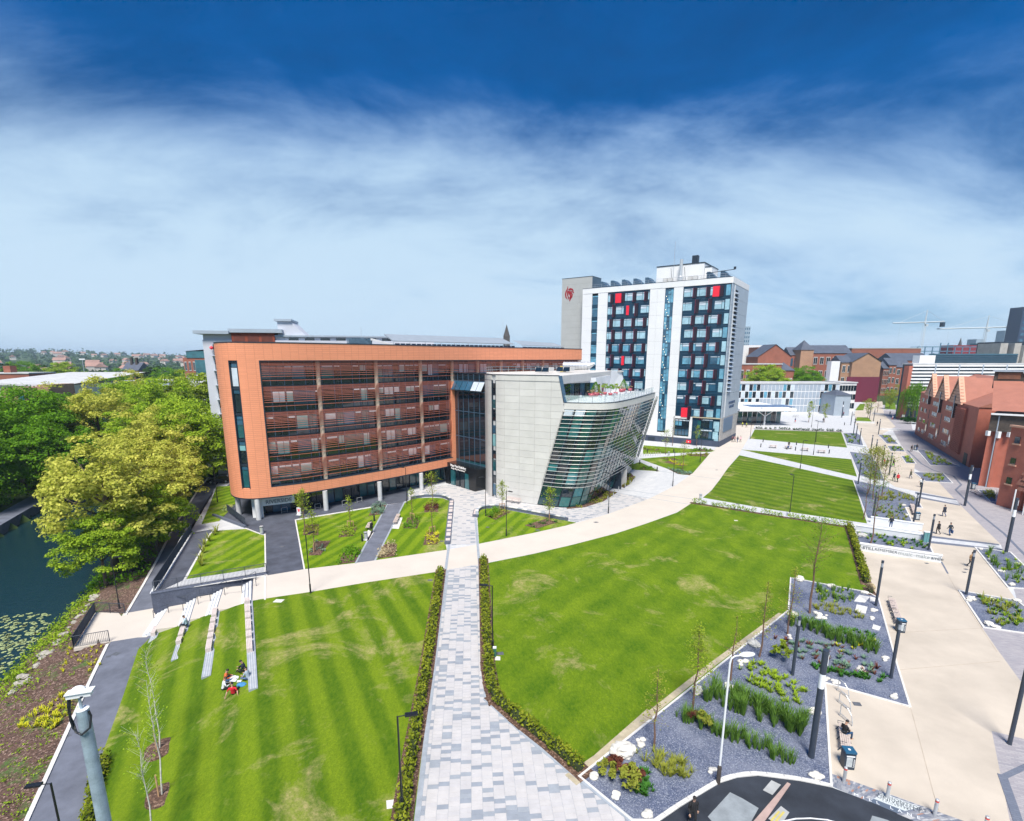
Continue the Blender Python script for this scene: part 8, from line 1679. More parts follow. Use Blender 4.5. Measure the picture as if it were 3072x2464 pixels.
for px, py, hd_, po, tp, lg, lab, kw in [
 (2681, 1443, U, 'walk', (.02, .04, .05), BK, 'walker in a dark green jacket beside one in a red coat', {}), (2692, 1447, U, 'walk', RD, BK, 'walker in a red coat beside the promenade trees', dict(skirt=.12, mirror=True)),
 (2731, 1436, R(30), 'walk', OL, BL, 'walker in an olive coat crossing the promenade', dict(skirt=.15)), (2761, 1462, U, 'walk', WT, BK, 'walker in a white shirt with an arm raised near the slate bed', dict(mirror=True, sleeve=False)),
 (2831, 1550, U, 'walk', NV, BL, 'walker in a wide navy cape in the middle of the promenade', dict(skirt=.22)), (2813, 1603, R(10), 'walk', BK, BK, 'walker in a black coat, left of a pair by the paving band', dict(skirt=.2)), (2848, 1607, U, 'walk', (.02, .03, .04), BL, 'walker in a dark jacket carrying a blue bag', dict(bag=BL, mirror=True)),
 (2909, 1701, D, 'walk', TN, BK, 'man in a tan jacket walking towards the camera', dict(hair=HAIRR)), (2652, 1400, R(20), 'walk', RD, BK, 'walker in red beside the light column', {}), (2660, 1399, R(20), 'walk', NV, BK, 'walker in navy beside the one in red', dict(mirror=True)), (2679, 1401, D, 'walk', BK, BK, 'person in black with a bright green bag beside the promenade', dict(bag=(.2, .6, .1))),
 (2671, 1586, R(-30), 'stand', NV, BL, 'person in navy standing at the end of the white wall ledge', {}),
 (2631, 1278, D, 'walk', NV, BK, 'walker in dark clothes behind the tall column', {}), (2669, 1246, D, 'walk', GY, BK, 'walker in grey before the round tree planter', {}), (2677, 1260, R(70), 'walk', WT, RD, 'striding walker in white with red trousers', {}), (2694, 1230, D, 'walk', BK, BK, 'dark walker, left of three far along the promenade', {}), (2699, 1232, D, 'walk', GY, BL, 'grey walker, middle of three far along the promenade', dict(mirror=True)), (2711, 1227, D, 'walk', NV, BK, 'dark walker, right of three far along the promenade', {}),
 (2748, 1292, R(40), 'walk', NV, BK, 'left of two walkers close to the brick corner', {}), (2754, 1290, R(40), 'walk', BL, BK, 'right of two walkers close to the brick corner', dict(mirror=True)), (2733, 1356, D, 'walk', BK, BK, 'man in black beside the litter bin at the brick corner', {}), (2749, 1353, R(140), 'walk', NV, BL, 'person in navy leaning to the litter bin at the brick corner', {}),
 (2565, 1269, D, 'walk', NV, BK, 'walker beside the left planter', {}), (2561, 1249, D, 'walk', WT, BK, 'walker in white near the blue-grey cube', {}), (2530, 1248, U, 'walk', (.2, .05, .1), BK, 'walker in plum in front of the blue-grey cube', {}),
 (2197, 1327, U, 'walk', (.12, .05, .06), BK, 'leftmost of four walkers at the tower corner', {}), (2204, 1326, U, 'walk', (.35, .2, .2), BK, 'second of four walkers at the tower corner, in pinkish brown', dict(skirt=.15)), (2212, 1328, U, 'walk', NV, BL, 'third of four walkers at the tower corner, in navy', dict(mirror=True)), (2221, 1327, U, 'walk', (.65, .35, .38), BK, 'rightmost of four walkers at the tower corner, in pale pink', dict(skirt=.1)),
 (2227, 1281, R(90), 'walk', (.6, .65, .05), BK, 'striding person in a yellow safety vest before the glass entrance', {}), (2239, 1283, R(100), 'walk', (.5, .6, .08), BK, 'second person in a yellow safety vest, farther right', dict(mirror=True)), (2385, 1268, D, 'walk', (.05, .1, .2), RD, 'walker under the canopy edge by the bicycles', {}), (2469, 1268, D, 'stand', BK, BK, 'person standing at the right narrow plaza tree', {}),
 (1116, 1600, R(60), 'stand', BK, BK, 'person in black standing beside the garden path bench', dict(skin=SKIN))]:
 person(G(px, py, .02), hd_, po, tp, lg, lab, **kw)
p = G(2530, 2222); person((p.x + .05, p.y + .1, -.07), R(-75), 'sit', (.008, .009, .014), (.02, .07, .16), 'man in black coat and cap sitting on the bench beside the slate bed', shoes=mat('tan_shoes', (.35, .15, .06), .6, .1))
for x, y, hd_, lab, tp in ((505, 1072, 160, 'person in dark top at the far side of the plaza table', BK), (500, 1098, 10, 'person in blue at the near side of the plaza table', BL)):
 q = G(*S(2150, 880, 2.338, [(x, y)])[0]); person((q.x, q.y, -.06), R(hd_), 'sit', tp, BK, lab)
def lawn_z(px, py):
 z_ = -.3
 for _ in range(14):
  p = G(px, py, z_); z_ = 0.035 if p.x > A4.lerp(A4e, (46.3 - p.y) / 30.3).x else min(((lawn_left(f_ / 24, k_ / 10) - p).xy.length, lawn_left(f_ / 24, k_ / 10).z) for f_ in range(25) for k_ in range(51))[1]
 return G(px, py, z_)
for x, y, hd_, po, tp, lg, lab, kw in [(930, 1398, -70, 'ground', (.55, .12, .03), BL, 'person in orange sitting in the picnic circle, facing right', {}), (912, 1478, -55, 'ground', WT, BK, 'person in white with long dark hair in the picnic circle', dict(hair=HAIRR)), (1008, 1520, 10, 'lean', (.60, .015, .03), BK, 'person in a red shirt leaning back on the lawn', dict(sleeve=False)), (1150, 1378, 75, 'ground', (.30, .36, .42), (.10, .16, .28), 'person in pale grey with denim shorts in the picnic circle', dict(sleeve=False)), (1118, 1300, 110, 'ground', NV, BK, 'person in navy at the back of the picnic circle', {})]:
 q = lawn_z(*S(380, 1600, 3.144, [(x, y)])[0]); person(q + Vector((0, 0, .02)), R(hd_), po, tp, lg, lab, **kw)
q = G(*S(380, 1600, 3.144, [(560, 865)])[0], -1.0); person((q.x, q.y, -1.42 - .02), R(100), 'sit', (.45, .58, .68), NV, 'person in pale blue sitting alone on a short seat strip', hair=HAIRR)
rg = random.Random(2)
for i in range(11):
 q = lawn_z(*S(380, 1600, 3.144, [(985 + rg.uniform(0, 80), 1350 + rg.uniform(0, 55))])[0]); o = MB().add([(-.14, -.1, 0), (.14, -.1, .01), (.14, .1, .03), (-.14, .1, .01), (-.14, -.1, .04), (.14, -.1, .06), (.12, .1, .05), (-.14, .1, .05)], [(0, 1, 2, 3), (7, 6, 5, 4), (0, 4, 5, 1), (1, 5, 6, 2), (2, 6, 7, 3), (3, 7, 4, 0)]).build('food_packet', WHITE, loc=q + Vector((0, 0, .03)), rz=rg.uniform(0, 6)); tag(o, 'white food packet on the grass inside the picnic circle', 'food packet', 'food packets of the picnic')
q = lawn_z(*S(380, 1600, 3.144, [(1085, 1440)])[0]); o = MB().blob((0, 0, .1), (.35, .22, .14), 3, 2, .1).build('carrier_bag', cloth((.05, .22, .45)), loc=q); tag(o, 'blue carrier bag lying beside the picnic circle', 'bag')
p = G(2075, 2478); person((p.x, p.y, .02), R(180), 'walk', BK, BK, 'person whose dark hair just shows at the bottom edge of the picture', hair=HAIRB)
# ================================================================== red brick building on the right
RBR = pave_mat('red_brick', (.40, .115, .06), (.36, .10, .052), (.44, .14, .08), .45, .15, 0, (.34, .13, .085), .012); RBR2 = mat('red_brick_wall', (.45, .145, .098), .85, .10, .8, fine=.18, bscale=9); TILE = mat('orange_roof_tile', (.37, .15, .105), .8, .10, .6, fine=.15, bscale=6); TILEE = mat('pale_gable_tile', (.58, .33, .23), .8, .08, 1.0); DSTONE = mat('dark_rubble_stone', (.075, .06, .05), .9, .35, 1.2, fine=.3, bscale=5); OPEN = mat('dark_opening', (.02, .018, .018), .6, .2)
qa, qb = Vector((126.8, 160.0)), Vector((99.5, 109.4)); qd = (qb - qa).normalized(); QL = (qb - qa).length; qr = math.atan2(qd.y, qd.x)
qn = thing('brick_building', 'red brick building with three stepped gables beside the promenade', 'building', (qa.x, qa.y, 0), qr)
def qb_(nm, m_, x0, x1, y0, y1, z0, z1, par=None): return MB().box(x0, x1, y0, y1, z0, z1).build(nm, m_, par or qn)
qb_('wall', RBR2, 0, QL, 0, 24, -.2, 12.9)                                # local -y faces the promenade
MB().add([(-.2, -.2, 12.9), (QL + .2, -.2, 12.9), (QL + .2, 24, 12.9), (-.2, 24, 12.9), (-.2, 12, 18.5), (QL + .2, 12, 18.5)], [(0, 1, 5, 4), (2, 3, 4, 5), (1, 2, 5), (3, 0, 4)]).build('roof', TILE, qn)
for gx in (13.5, 26.5, 40.5):
 g = obj('gable', None, qn, (gx, 0, 12.6)); MB().add([(-5.4, -.15, 0), (5.4, -.15, 0), (0, -.15, 5.6), (-5.4, 9, 0), (5.4, 9, 0), (0, 9, 5.6)], [(0, 1, 2), (0, 2, 5, 3), (1, 4, 5, 2)]).build('gable_roof', TILE, g)
 for k in range(8):
  z0 = .7 * k; w = 5.5 * (1 - z0 / 5.7); MB().box(-w, w, -.55 + .04 * k, .1, z0, z0 + .62).build('tile_course', TILEE, g)
 for s_ in (-1, 1): MB().add([(s_ * 5.7, -.6, 0), (s_ * 5.1, -.6, 0), (0, -.6, 5.5), (0, -.6, 6.2), (s_ * 5.7, .4, 0), (0, .4, 6.2)], [(0, 1, 2, 3) if s_ < 0 else (3, 2, 1, 0), (0, 3, 5, 4) if s_ < 0 else (4, 5, 3, 0)]).build('coping', TILEE, g)
 MB().box(-.4, .4, -.62, .1, -2.4 - (1.2 if gx > 20 else 0), 1.8).build('lancet_window', GL_DARK, g)
WF = mat('pale_window_frame', (.55, .56, .55), .5, .1)
for row, (z0, off) in enumerate(((11.0 - .6, 0), (7.6, .5), (4.6, 1.0), (1.6, 1.5))):
 for x, n in ((3.0, 2), (8.0, 2), (17.5, 4), (31.5, 4)):
  f = obj('window', None, qn, (x + off * .4, 0, z0)); MB().box(-.2, 1.45 * n + .1, -.14, .02, -.3, -.05).build('sill', TILEE, f)
  for k in range(n): MB().box(1.45 * k, 1.45 * k + 1.2, -.05, .05, 0, 1.0).build('pane', GL_DARK if (k + row + n) % 3 else WF, f)
for x, z in ((14, 6.2), (14.5, 3.2), (28, 6.2), (28, 3.4), (43, 5.5)): qb_('slot_window', OPEN, x, x + .6, -.04, .05, z, z + 2.6)
for x in (12.5, 25.5, 38.5):
 MB().add([(x, -.05, 2.4), (x + 1.5, -.05, 2.4), (x + 1.5, -.05, 4.0), (x + .75, -.05, 5.0), (x, -.05, 4.0)], [(0, 1, 2, 3, 4)]).build('arched_window', GL_DARK, qn); qb_('sill', TILEE, x - .2, x + 1.7, -.2, .02, 2.0, 2.3)
for k in range(7): qb_('rib', RBR2, 42.6 + 1.15 * k, 43.1 + 1.15 * k, -.45, .02, 1.6, 12.0)
mb = MB()
for k in range(7):
 for j in range(26): mb.box(42.4 + 1.15 * k, 43.3 + 1.15 * k, -.6, -.44, 1.7 + .4 * j, 1.85 + .4 * j)
mb.build('brick_studs', RBR2, qn)['kind'] = 'stuff'
qb_('door', OPEN, 53, 55.5, -.05, .05, 0, 2.6)
def wedge(nm, lab, P, z1, parts):
 r = thing(nm, lab, 'building', (P[0].x, P[0].y, 0)); r.matrix_basis = Matrix.Translation((P[0].x, P[0].y, 0)); PT(MB().prism(P, -.2, z1).build('wall', RBR2), r); return r
C0, C1 = G(2934, 1457), G(2986, 1476); D0 = C0 + Vector((26, 14, 0)); n2 = thing('ribbed_brick_block', 'ribbed red brick block with dark stone band and tiled roof', 'building', (C0.x, C0.y, 0)); n2.matrix_basis = Matrix.Translation(C0)
PT(MB().prism([C0, C0 + Vector((9.5, -8, 0)), C0 + Vector((34, 10, 0)), C0 + Vector((24, 22, 0))], -.2, 10.2).build('wall', RBR2), n2); dv = Vector((9.5, -8, 0)).normalized()
for k in range(6): a = C0 + dv * (1.2 + 2.1 * k); PT(MB().wall(a, a + dv * .45, .7, 0, 10.2, .2).build('rib', RBR2), n2)
PT(MB().prism([C0 + Vector((-.5, -.4, 0)), C0 + Vector((9.6, -8.9, 0)), C0 + Vector((34, 10, 0)), C0 + Vector((24, 22, 0))], 10.2, 13.2).build('stone_band', DSTONE), n2)
for k in range(9): a = C0 + Vector((-.5, -.5, 0)) + dv * (1.4 * k); PT(MB().hexa([(a.x - .25, a.y - .25), (a.x + .25, a.y - .25), (a.x + .25, a.y + .25), (a.x - .25, a.y + .25)], 9.4 - .3 * (k % 2), 10.25).build('corbel', LETTER), n2)
PT(MB().wall(C0 + Vector((-.6, -.5, 0)), C0 + Vector((9.6, -9.1, 0)), .9, 13.2, 13.45).build('gutter', LETTER), n2)
for k in range(3):
 a, c = C0 + dv * (4.2 * k) + Vector((-.6, -.5, 0)), C0 + dv * (4.2 * (k + 1)) + Vector((-.6, -.5, 0)); up = Vector((9, 10.5, 0)); z0 = 13.4 + .25 * (2 - k); PT(MB().add([(a.x, a.y, z0), (c.x, c.y, z0), (c.x + up.x, c.y + up.y, z0 + 5), (a.x + up.x, a.y + up.y, z0 + 5), (c.x, c.y, z0 - .4), (c.x + up.x, c.y + up.y, z0 + 4.6)], [(0, 1, 2, 3), (1, 4, 5, 2)]).build('roof', TILE), n2)
 b0, b1 = a + up * 1.02, c + up * 1.02; PT(MB().wall(b0, b1, 1.5, z0 + 3.4, z0 + 6.6).build('clerestory', DSTONE), n2); PT(MB().wall(b0.lerp(b1, .12), b0.lerp(b1, .88), .1, z0 + 5.2, z0 + 6.4, .8).build('clerestory_window', mat('timber_shutter', (.16, .07, .04), .7, .2)), n2); PT(MB().wall(b0 + dv * -.3, b1 + dv * .3, 2.4, z0 + 6.6, z0 + 6.85).build('flat_roof', PALEB), n2)
for k, z_ in ((2, 8.2), (3, 6.0), (2, 3.6), (4, 8.6), (4, 4.4)): a = C0 + dv * (2.1 * k + .6); PT(MB().wall(a, a + dv * .8, .2, z_, z_ + .9, .2).build('window', GL_DARK), n2)
PT(MB().tube([C0 + dv * 1.0 + Vector((-.4, -.5, 0)), C0 + dv * 1.0 + Vector((-.4, -.5, 13))], .09, 6).build('downpipe', PALEB), n2)
T0, T1 = G(2986, 1514), G(3020, 1524); tv = (T1 - T0).normalized(); tn = Vector((-tv.y, tv.x, 0)); tr = thing('brick_turret', 'square red brick turret at the right edge with small windows', 'building', (T0.x, T0.y, 0)); tr.matrix_basis = Matrix.Translation(T0)
PT(MB().prism([T0 + tv * .1, T1 + tv * 1.6, T1 + tn * 8 + tv * 1.6, T0 + tn * 8], -.2, 12.6).build('wall', RBR2), tr); PT(MB().wall(T0, T1 + tv * 1.7, .5, 12.6, 12.9).build('coping', TILEE), tr)
for k, z_ in enumerate((10.2, 6.9, 3.8)): a = T0.lerp(T1, .55); PT(MB().wall(a, a + tv * .8, .2, z_, z_ + 1, .0).build('window', GL_DARK), tr); PT(MB().wall(a - tv * .2, a + tv * 1.0, .35, z_ - .25, z_ - .05).build('sill', TILEE), tr)
PT(MB().tube([T1 + Vector((.2, -.3, 0)), T1 + Vector((.2, -.3, 12))], .09, 6).build('downpipe', PALEB), tr)
V0 = T1 + tv * 1.8; pv = thing('tiled_porch', 'tile-hung porch with white posts at the right edge', 'building', (V0.x, V0.y, 0)); pv.matrix_basis = Matrix.Translation(V0)
for k in range(5):
 for j in range(6): a = V0 + tv * (.95 * j - .45 * (k % 2)) - tn * (.25 * (4 - k)); PT(MB().add([(a.x, a.y, 3.4 + .75 * k), (a.x + tv.x * .9, a.y + tv.y * .9, 3.4 + .75 * k), (a.x + tv.x * .9 + tn.x * .5, a.y + tv.y * .9 + tn.y * .5, 4.3 + .75 * k), (a.x + tn.x * .5, a.y + tn.y * .5, 4.3 + .75 * k)], [(0, 1, 2, 3)]).build('hung_tile', mat('brown_hung_tile', (.20, .085, .06), .7, .15)), pv)
PT(MB().prism([V0 + tn * .5, V0 + tv * 8 + tn * .5, V0 + tv * 8 + tn * 8, V0 + tn * 8], -.1, 8).build('wall', RBR2), pv)
for j in range(4): a = V0 + tv * (.2 + 1.7 * j) - tn * 1.2; PT(MB().tube([a, a + Vector((0, 0, 3.5))], .09, 8).build('white_post', WHITE), pv)
# ================================================================== buildings beyond, seen at their distances
BR = mat('town_brick', (.30, .105, .065), .9, .14, .3, fine=.2, bscale=3); BRT = mat('tan_brick', (.40, .235, .145), .9, .12, .3, fine=.15, bscale=3); SLATER = mat('slate_roof', (.07, .085, .12), .7, .2, .4); TEAL = mat('teal_louvre_screen', (.05, .15, .20), .5, .15, .5); FARB = mat('distant_blue_cladding', (.28, .36, .44), .7, .1, .2); CONCB = mat('rough_concrete', (.42, .40, .38), .9, .15, .3)
def bx_(px, Y): r = ray(px, 1100); return r[0] / r[1] * Y
def bz(py, Y, px=1525): return ZY(px, py, Y).z
def block(nm, lab, p0, p1, pt_, Y, m_, dep=14, rows=0, cols=0, wm=None, roof=None, rh=4, z0=0, ww=.6, wh=.6, cat='building', ang=0):
 x0, x1, z1 = bx_(p0, Y), bx_(p1, Y), bz(pt_, Y, (p0 + p1) / 2); r = thing(nm, lab, cat, (x0, Y, 0), ang); W = x1 - x0; MB().box(0, W, 0, dep, z0, z1).build('wall', m_, r)
 if roof == 'gable': MB().add([(-.4, -.4, z1), (W + .4, -.4, z1), (W + .4, dep, z1), (-.4, dep, z1), (-.4, dep / 2, z1 + rh), (W + .4, dep / 2, z1 + rh)], [(0, 1, 5, 4), (2, 3, 4, 5), (1, 2, 5), (3, 0, 4)]).build('roof', SLATER, r)
 elif roof == 'front': MB().add([(0, 0, z1), (W, 0, z1), (W / 2, 0, z1 + rh)], [(0, 1, 2)]).build('gable_wall', m_, r); MB().add([(-.5, -.5, z1 - .2), (W / 2, -.5, z1 + rh + .2), (W / 2, dep, z1 + rh + .2), (-.5, dep, z1 - .2), (W + .5, -.5, z1 - .2), (W + .5, dep, z1 - .2)], [(0, 1, 2, 3), (1, 4, 5, 2)]).build('roof', SLATER, r)
 elif roof == 'flat': MB().box(-.3, W + .3, -.3, dep, z1, z1 + .5).build('roof', wm and ROOFGREY or ROOFGREY, r)
 elif roof == 'pyr': MB().add([(-.4, -.4, z1), (W + .4, -.4, z1), (W + .4, dep, z1), (-.4, dep, z1), (W / 2, dep / 2, z1 + rh)], [(0, 1, 4), (1, 2, 4), (2, 3, 4), (3, 0, 4)]).build('roof', SLATER, r)
 for j in range(rows):
  for i in range(cols):
   cx, cz = W * (i + .5) / cols, z0 + (z1 - z0) * (1 - (j + .55) / (rows + .15)); hw, hh = W / cols * ww / 2, (z1 - z0) / (rows + .15) * wh / 2; w = MB().box(cx - hw, cx + hw, -.15, .05, cz - hh, cz + hh).build('window', wm or GL_BLUE, r)
   if wm is WF: MB().box(cx - hw * .85, cx - hw * .08, -.2, -.14, cz - hh * .85, cz + hh * .85).build('pane', GL_DARK, w); MB().box(cx + hw * .08, cx + hw * .85, -.2, -.14, cz - hh * .85, cz + hh * .85).build('pane', GL_DARK, w)
 return r, W, z1
r, W, z1 = block('glazed_library', 'long low glazed building with white mullions behind the canopy', 2185, 2527, 1152, 222, WHITEP, 14, roof='flat')
for j in range(4):
 for i in range(30):
  x = W * i / 30; pale = (9 <= i <= 14 and j != 1) or 18 <= i <= 24
  MB().box(x + .12, x + W / 30 - .12, -.12, .05, z1 - 3 * (j + 1) + .15, z1 - 3 * j - .3).build('panel' if pale else 'window', PALEB if pale else [GL_DARK, GL_MID, GL_DARK, BLIND][(i * 7 + j * 3) % 4], r)
block('library_end', 'white end bay of the library with dark window band', 2527, 2578, 1150, 232, WHITEP, 12, 3, 6, GL_DARK, 'flat', ww=.85); block('grey_cube', 'blue-grey windowless cube beside the promenade', 2519, 2566, 1186, 212, PALEB, 10, roof='pyr', rh=2)
x0, x1 = bx_(2170, 195), bx_(2396, 180); cn = thing('entrance_canopy', 'wide white entrance canopy with solar panels and a forked post', 'canopy', (x0, 180, 0)); W = x1 - x0
MB().box(0, W, -2, 26, 5.2, 6.1).build('roof', WHITE, cn); MB().tube([(W - 9, 1.5, 0), (W - 9, 1.5, 3.2)], .3, 10).build('post', WHITE, cn)
for s_ in (-1, 0, 1): MB().tube([(W - 9, 1.5, 3.1), (W - 9 + 3 * s_, 1.5, 5.2)], .16, 6).build('fork', WHITE, cn)
for i in range(6): MB().box(7 + 2.6 * i, 9.3 + 2.6 * i, 4, 12, 6.12, 6.3).build('solar_panel', mat('blue_solar_cell', (.10, .17, .32), .3, .1), cn)
for i in range(11): MB().box(.5 + 1.75 * i, 2.1 + 1.75 * i, 8, 8.2, 0, 5.1).build('glass_pane', [GL_TEAL, GL_DARK][i % 2], cn)
MB().box(21, W - 2, 16, 16.4, 0, 5.1).build('brown_wall', mat('brown_timber_wall', (.22, .09, .055), .7, .15), cn)
block('school_building', 'long red brick school with rows of white windows and slate roof', 2434, 2549, 1060, 330, BR, 14, 3, 6, WF, 'gable', 5, 0, .62, .55); block('school_tower', 'brick stair tower with pyramid roof beside the school', 2398, 2436, 1050, 326, BRT, 10, roof='pyr', rh=6); block('school_wing', 'brick school wing left of the stair tower', 2368, 2400, 1066, 332, BR, 12, 3, 3, GL_BLUE, 'gable', 5)
block('gabled_works', 'brick works building with a wide gable left of the school', 2272, 2370, 1070, 318, BR, 16, roof='front', rh=7); block('white_window_house', 'brick building with arched white windows and pale roof', 2200, 2345, 1094, 262, BR, 12, 2, 8, WF, 'flat', ww=.55, wh=.55); block('slate_house', 'small brick house with slate roof behind the round trees', 2345, 2384, 1112, 262, BR, 10, 1, 2, WF, 'pyr', 4)
block('tan_gable_house', 'tan brick house with a plain wide gable wall', 2556, 2642, 1085, 300, BRT, 18, roof='front', rh=4.6); block('tan_house', 'narrow tan brick house left of the plain gable', 2524, 2556, 1088, 302, BRT, 12, 3, 2, WF, 'gable', 4); block('hoarding', 'dark maroon hoarding below the plain gable', 2546, 2645, 1131, 280, mat('maroon_board', (.13, .012, .035), .7, .1), .4, cat='hoarding')
block('white_panel_tower', 'plain white panel in front of the school windows', 2493, 2519, 1084, 300, WHITEP, 4); block('arched_warehouse', 'long red warehouse with arched windows', 2549, 2755, 1046, 420, BR, 14, 1, 22, GL_DARK, 'flat', ww=.5, wh=.22)
for i, (p0, p1, pt_, lab) in enumerate(((2668, 2690, 1096, 'brown brick flats, left wing'), (2690, 2735, 1102, 'brown brick flats with white shopfront'), (2652, 2670, 1106, 'brown brick flats beside the tan gable'))): block('brick_flats', lab, p0, p1, pt_, 330, BR, 12, 3, 2 + i, WF, 'gable', 4.5)
block('slate_roofed_hall', 'long slate-roofed hall behind the flats', 2680, 2790, 1082, 360, BR, 18, roof='gable', rh=5)
r, W, z1 = block('striped_building', 'long building striped with white horizontal slats at the right', 2738, 3260, 1094, 200, NAVYP, 5, roof='flat')
for k in range(13): MB().box(-.4, W, -.7, -.3, z1 - .75 - 1.25 * k, z1 - .1 - 1.25 * k).build('slat', WHITEP, r)
for i in range(9): MB().box(8 + 9 * i, 8.4 + 9 * i, -.85, -.68, z1 - 16, z1).build('slat_post', PALEB, r)
MB().box(-1.6, -.1, -.5, 2, -.1, z1 - .5).build('side_wall', RBR2, r); MB().box(9, 40, 1, 4.5, z1 + .5, z1 + 4).build('plant_screen', TEAL, r); MB().box(3, 8.9, 1, 4.5, z1 + .5, z1 + 3.4).build('white_plant', WHITEP, r)
for k in range(6): MB().box(9, 40, .7, .95, z1 + .2 + .65 * k, z1 + .5 + .65 * k).build('screen_slat', SCREEN, r)
for i, (p0, p1, pt_, Y, m_, lab, rw_, cl_) in enumerate(((2990, 3012, 1030, 330, CONCB, 'rough concrete block, left of three at the right edge', 0, 0), (3032, 3052, 1030, 328, CONCB, 'rough concrete block, middle of three at the right edge', 0, 0), (3062, 3100, 1036, 326, CONCB, 'rough concrete block cut by the right edge', 0, 0), (2985, 3110, 1026, 340, NAVY, 'dark glazed hall between the concrete blocks', 0, 0), (3036, 3120, 921, 600, mat('dark_tower_glass', (.03, .05, .10), .4, .2), 'dark glass tower at the right edge', 12, 4), (2996, 3036, 992, 900, FARB, 'pale blue tower left of the dark glass tower', 10, 6), (2212, 2241, 980, 700, FARB, 'slim grey tower just right of the white tower', 12, 5), (2204, 2280, 1036, 450, WHITEP, 'white block with a glazed end behind the school', 0, 0), (2268, 2310, 1042, 430, BR, 'red and white flats behind the gabled works', 2, 4), (2915, 2940, 1018, 800, FARB, 'pale block behind the right crane', 0, 0), (2850, 2930, 1036, 500, mat('dark_red_cladding', (.22, .02, .03), .7, .1), 'dark red low block behind the steel frame', 0, 0), (2940, 3000, 1030, 520, TEAL, 'long teal roofed block behind the steel frame', 0, 0))): block('town_block', lab, p0, p1, pt_, Y, m_, 16, rw_, cl_, GL_BLUE, ww=.5, wh=.5)
fr = thing('construction_site', 'open blue steel frame of a building under construction', 'construction', (bx_(2745, 450), 450, 0)); W = bx_(2990, 450) - bx_(2745, 450); STL = mat('blue_steel', (.10, .22, .32), .5, .1); zf = bz(1040, 450)
for i in range(12): MB().box(W * i / 11 - .3, W * i / 11 + .3, 0, .6, 0, zf + (3 if i in (3, 4) else 0)).build('column', STL, fr)
for z_ in (zf, zf - 3.6, zf - 7.2, zf - 11): MB().box(0, W, 0, .6, z_ - .5, z_).build('beam', STL, fr); MB().box(0, W, 8, 8.6, z_ - .5, z_).build('beam', STL, fr)
def crane(px, Y, zt, jl, jr, lab, ang=0):
 r = thing('tower_crane', lab, 'crane', (bx_(px, Y), Y, 0), ang); CR = mat('crane_white_steel', (.50, .55, .58), .5, .1)
 for sx, sy in ((-1, -1), (1, -1), (1, 1), (-1, 1)): MB().tube([(sx, sy, 0), (sx, sy, zt)], .22, 4).build('mast_leg', CR, r)
 mb = MB()
 for k in range(int(zt / 2.4)): mb.tube([(-1, -1, 2.4 * k), (1, -1, 2.4 * k + 2.4)], .13, 4); mb.tube([(1, -1, 2.4 * k), (1, 1, 2.4 * k + 2.4)], .13, 4)
 mb.build('lattice', CR, r); MB().tube([(-jl, 0, zt + 1), (0, 0, zt + 2), (jr, 0, zt + 3)], .7, 5).build('jib', CR, r); MB().tube([(0, 0, zt), (.5, 0, zt + 16)], [1, .3], 5).build('apex', CR, r); MB().tube([(-jl * .8, 0, zt + 1.5), (.5, 0, zt + 15), (jr, 0, zt + 3)], .12, 4).build('tie', CR, r); MB().box(jr - 4, jr, -1.5, 1.5, zt - 3, zt + 2).build('counterweight', NAVY, r); MB().box(1, 3.5, -1.2, 1.2, zt - 2.5, zt).build('cab', CR, r); MB().tube([(-jl * .75, 0, zt + 1), (-jl * .78, 0, zt - 45)], .1, 4).build('hoist_cable', CR, r)
crane(2754, 620, 62, 40, 24, 'white tower crane over the long red warehouse', R(5)); crane(2938, 620, 56, 52, 40, 'white tower crane left of the dark glass tower', R(-8))
def spire(px, pt_, Y, w, lab, pb): z1 = bz(pt_, Y, px); zb = bz(pb, Y, px); r = thing('church_spire', lab, 'church spire', (bx_(px, Y), Y, 0)); MB().box(-w, w, -w, w, 0, zb).build('tower', DSTONE, r); MB().lathe([(w * 1.05, zb), (.1, z1)], 8).build('spire', DSTONE, r)
spire(1520, 974, 700, 4.2, 'dark pointed church spire above the orange building roof', 1010); spire(2868, 1013, 900, 3, 'small pale spire between the two cranes', 1040)
AG = mat('pale_grey_render', (.50, .53, .60), .8, .05, .5); ab = thing('apartment_block', 'pale grey apartment block with balconies behind the orange building', 'building', (-58.6, 101.9, 0), R(12)); MB().box(0, 44, 0, 16, 0, 26.5).build('wall', AG, ab); MB().box(0, 11, .5, 16, 26.5, 27.6).build('upper_wall', AG, ab); MB().box(-1.2, 5, -1, 17, 27.6, 28.2).build('roof', PALEB, ab); MB().box(4.8, 14.5, -.6, 17, 27.9, 28.6).build('roof', PALEB, ab); MB().box(5.2, 13, -.15, .6, 24.6, 27.8).build('rust_mural', mat('rust_panel', (.24, .05, .025), .8, .3, .8), ab)
for i in range(3): MB().box(5.6 + 2.5 * i, 7.6 + 2.5 * i, -.2, -.14, 25.2, 27.3).build('mural_frame', mat('rust_panel_dark', (.12, .03, .02), .8, .2), ab)
MB().box(13, 42, .5, 16, 26.5, 27.2).build('upper_wall', AG, ab); MB().box(13, 42.5, 0, 16.5, 27.2, 27.5).build('roof', PALEB, ab); MB().add([(13.5, 1, 27.2), (19, 1, 27.2), (16, 1, 30.2), (13.5, 1, 30.2), (13.5, 8, 27.2), (19, 8, 27.2), (16, 8, 30.2), (13.5, 8, 30.2)], [(0, 1, 2, 3), (7, 6, 5, 4), (1, 5, 6, 2), (2, 6, 7, 3), (3, 7, 4, 0)]).build('stair_hood', AG, ab); MB().box(13, 16.2, .6, 8.4, 30.2, 30.6).build('roof', PALEB, ab)
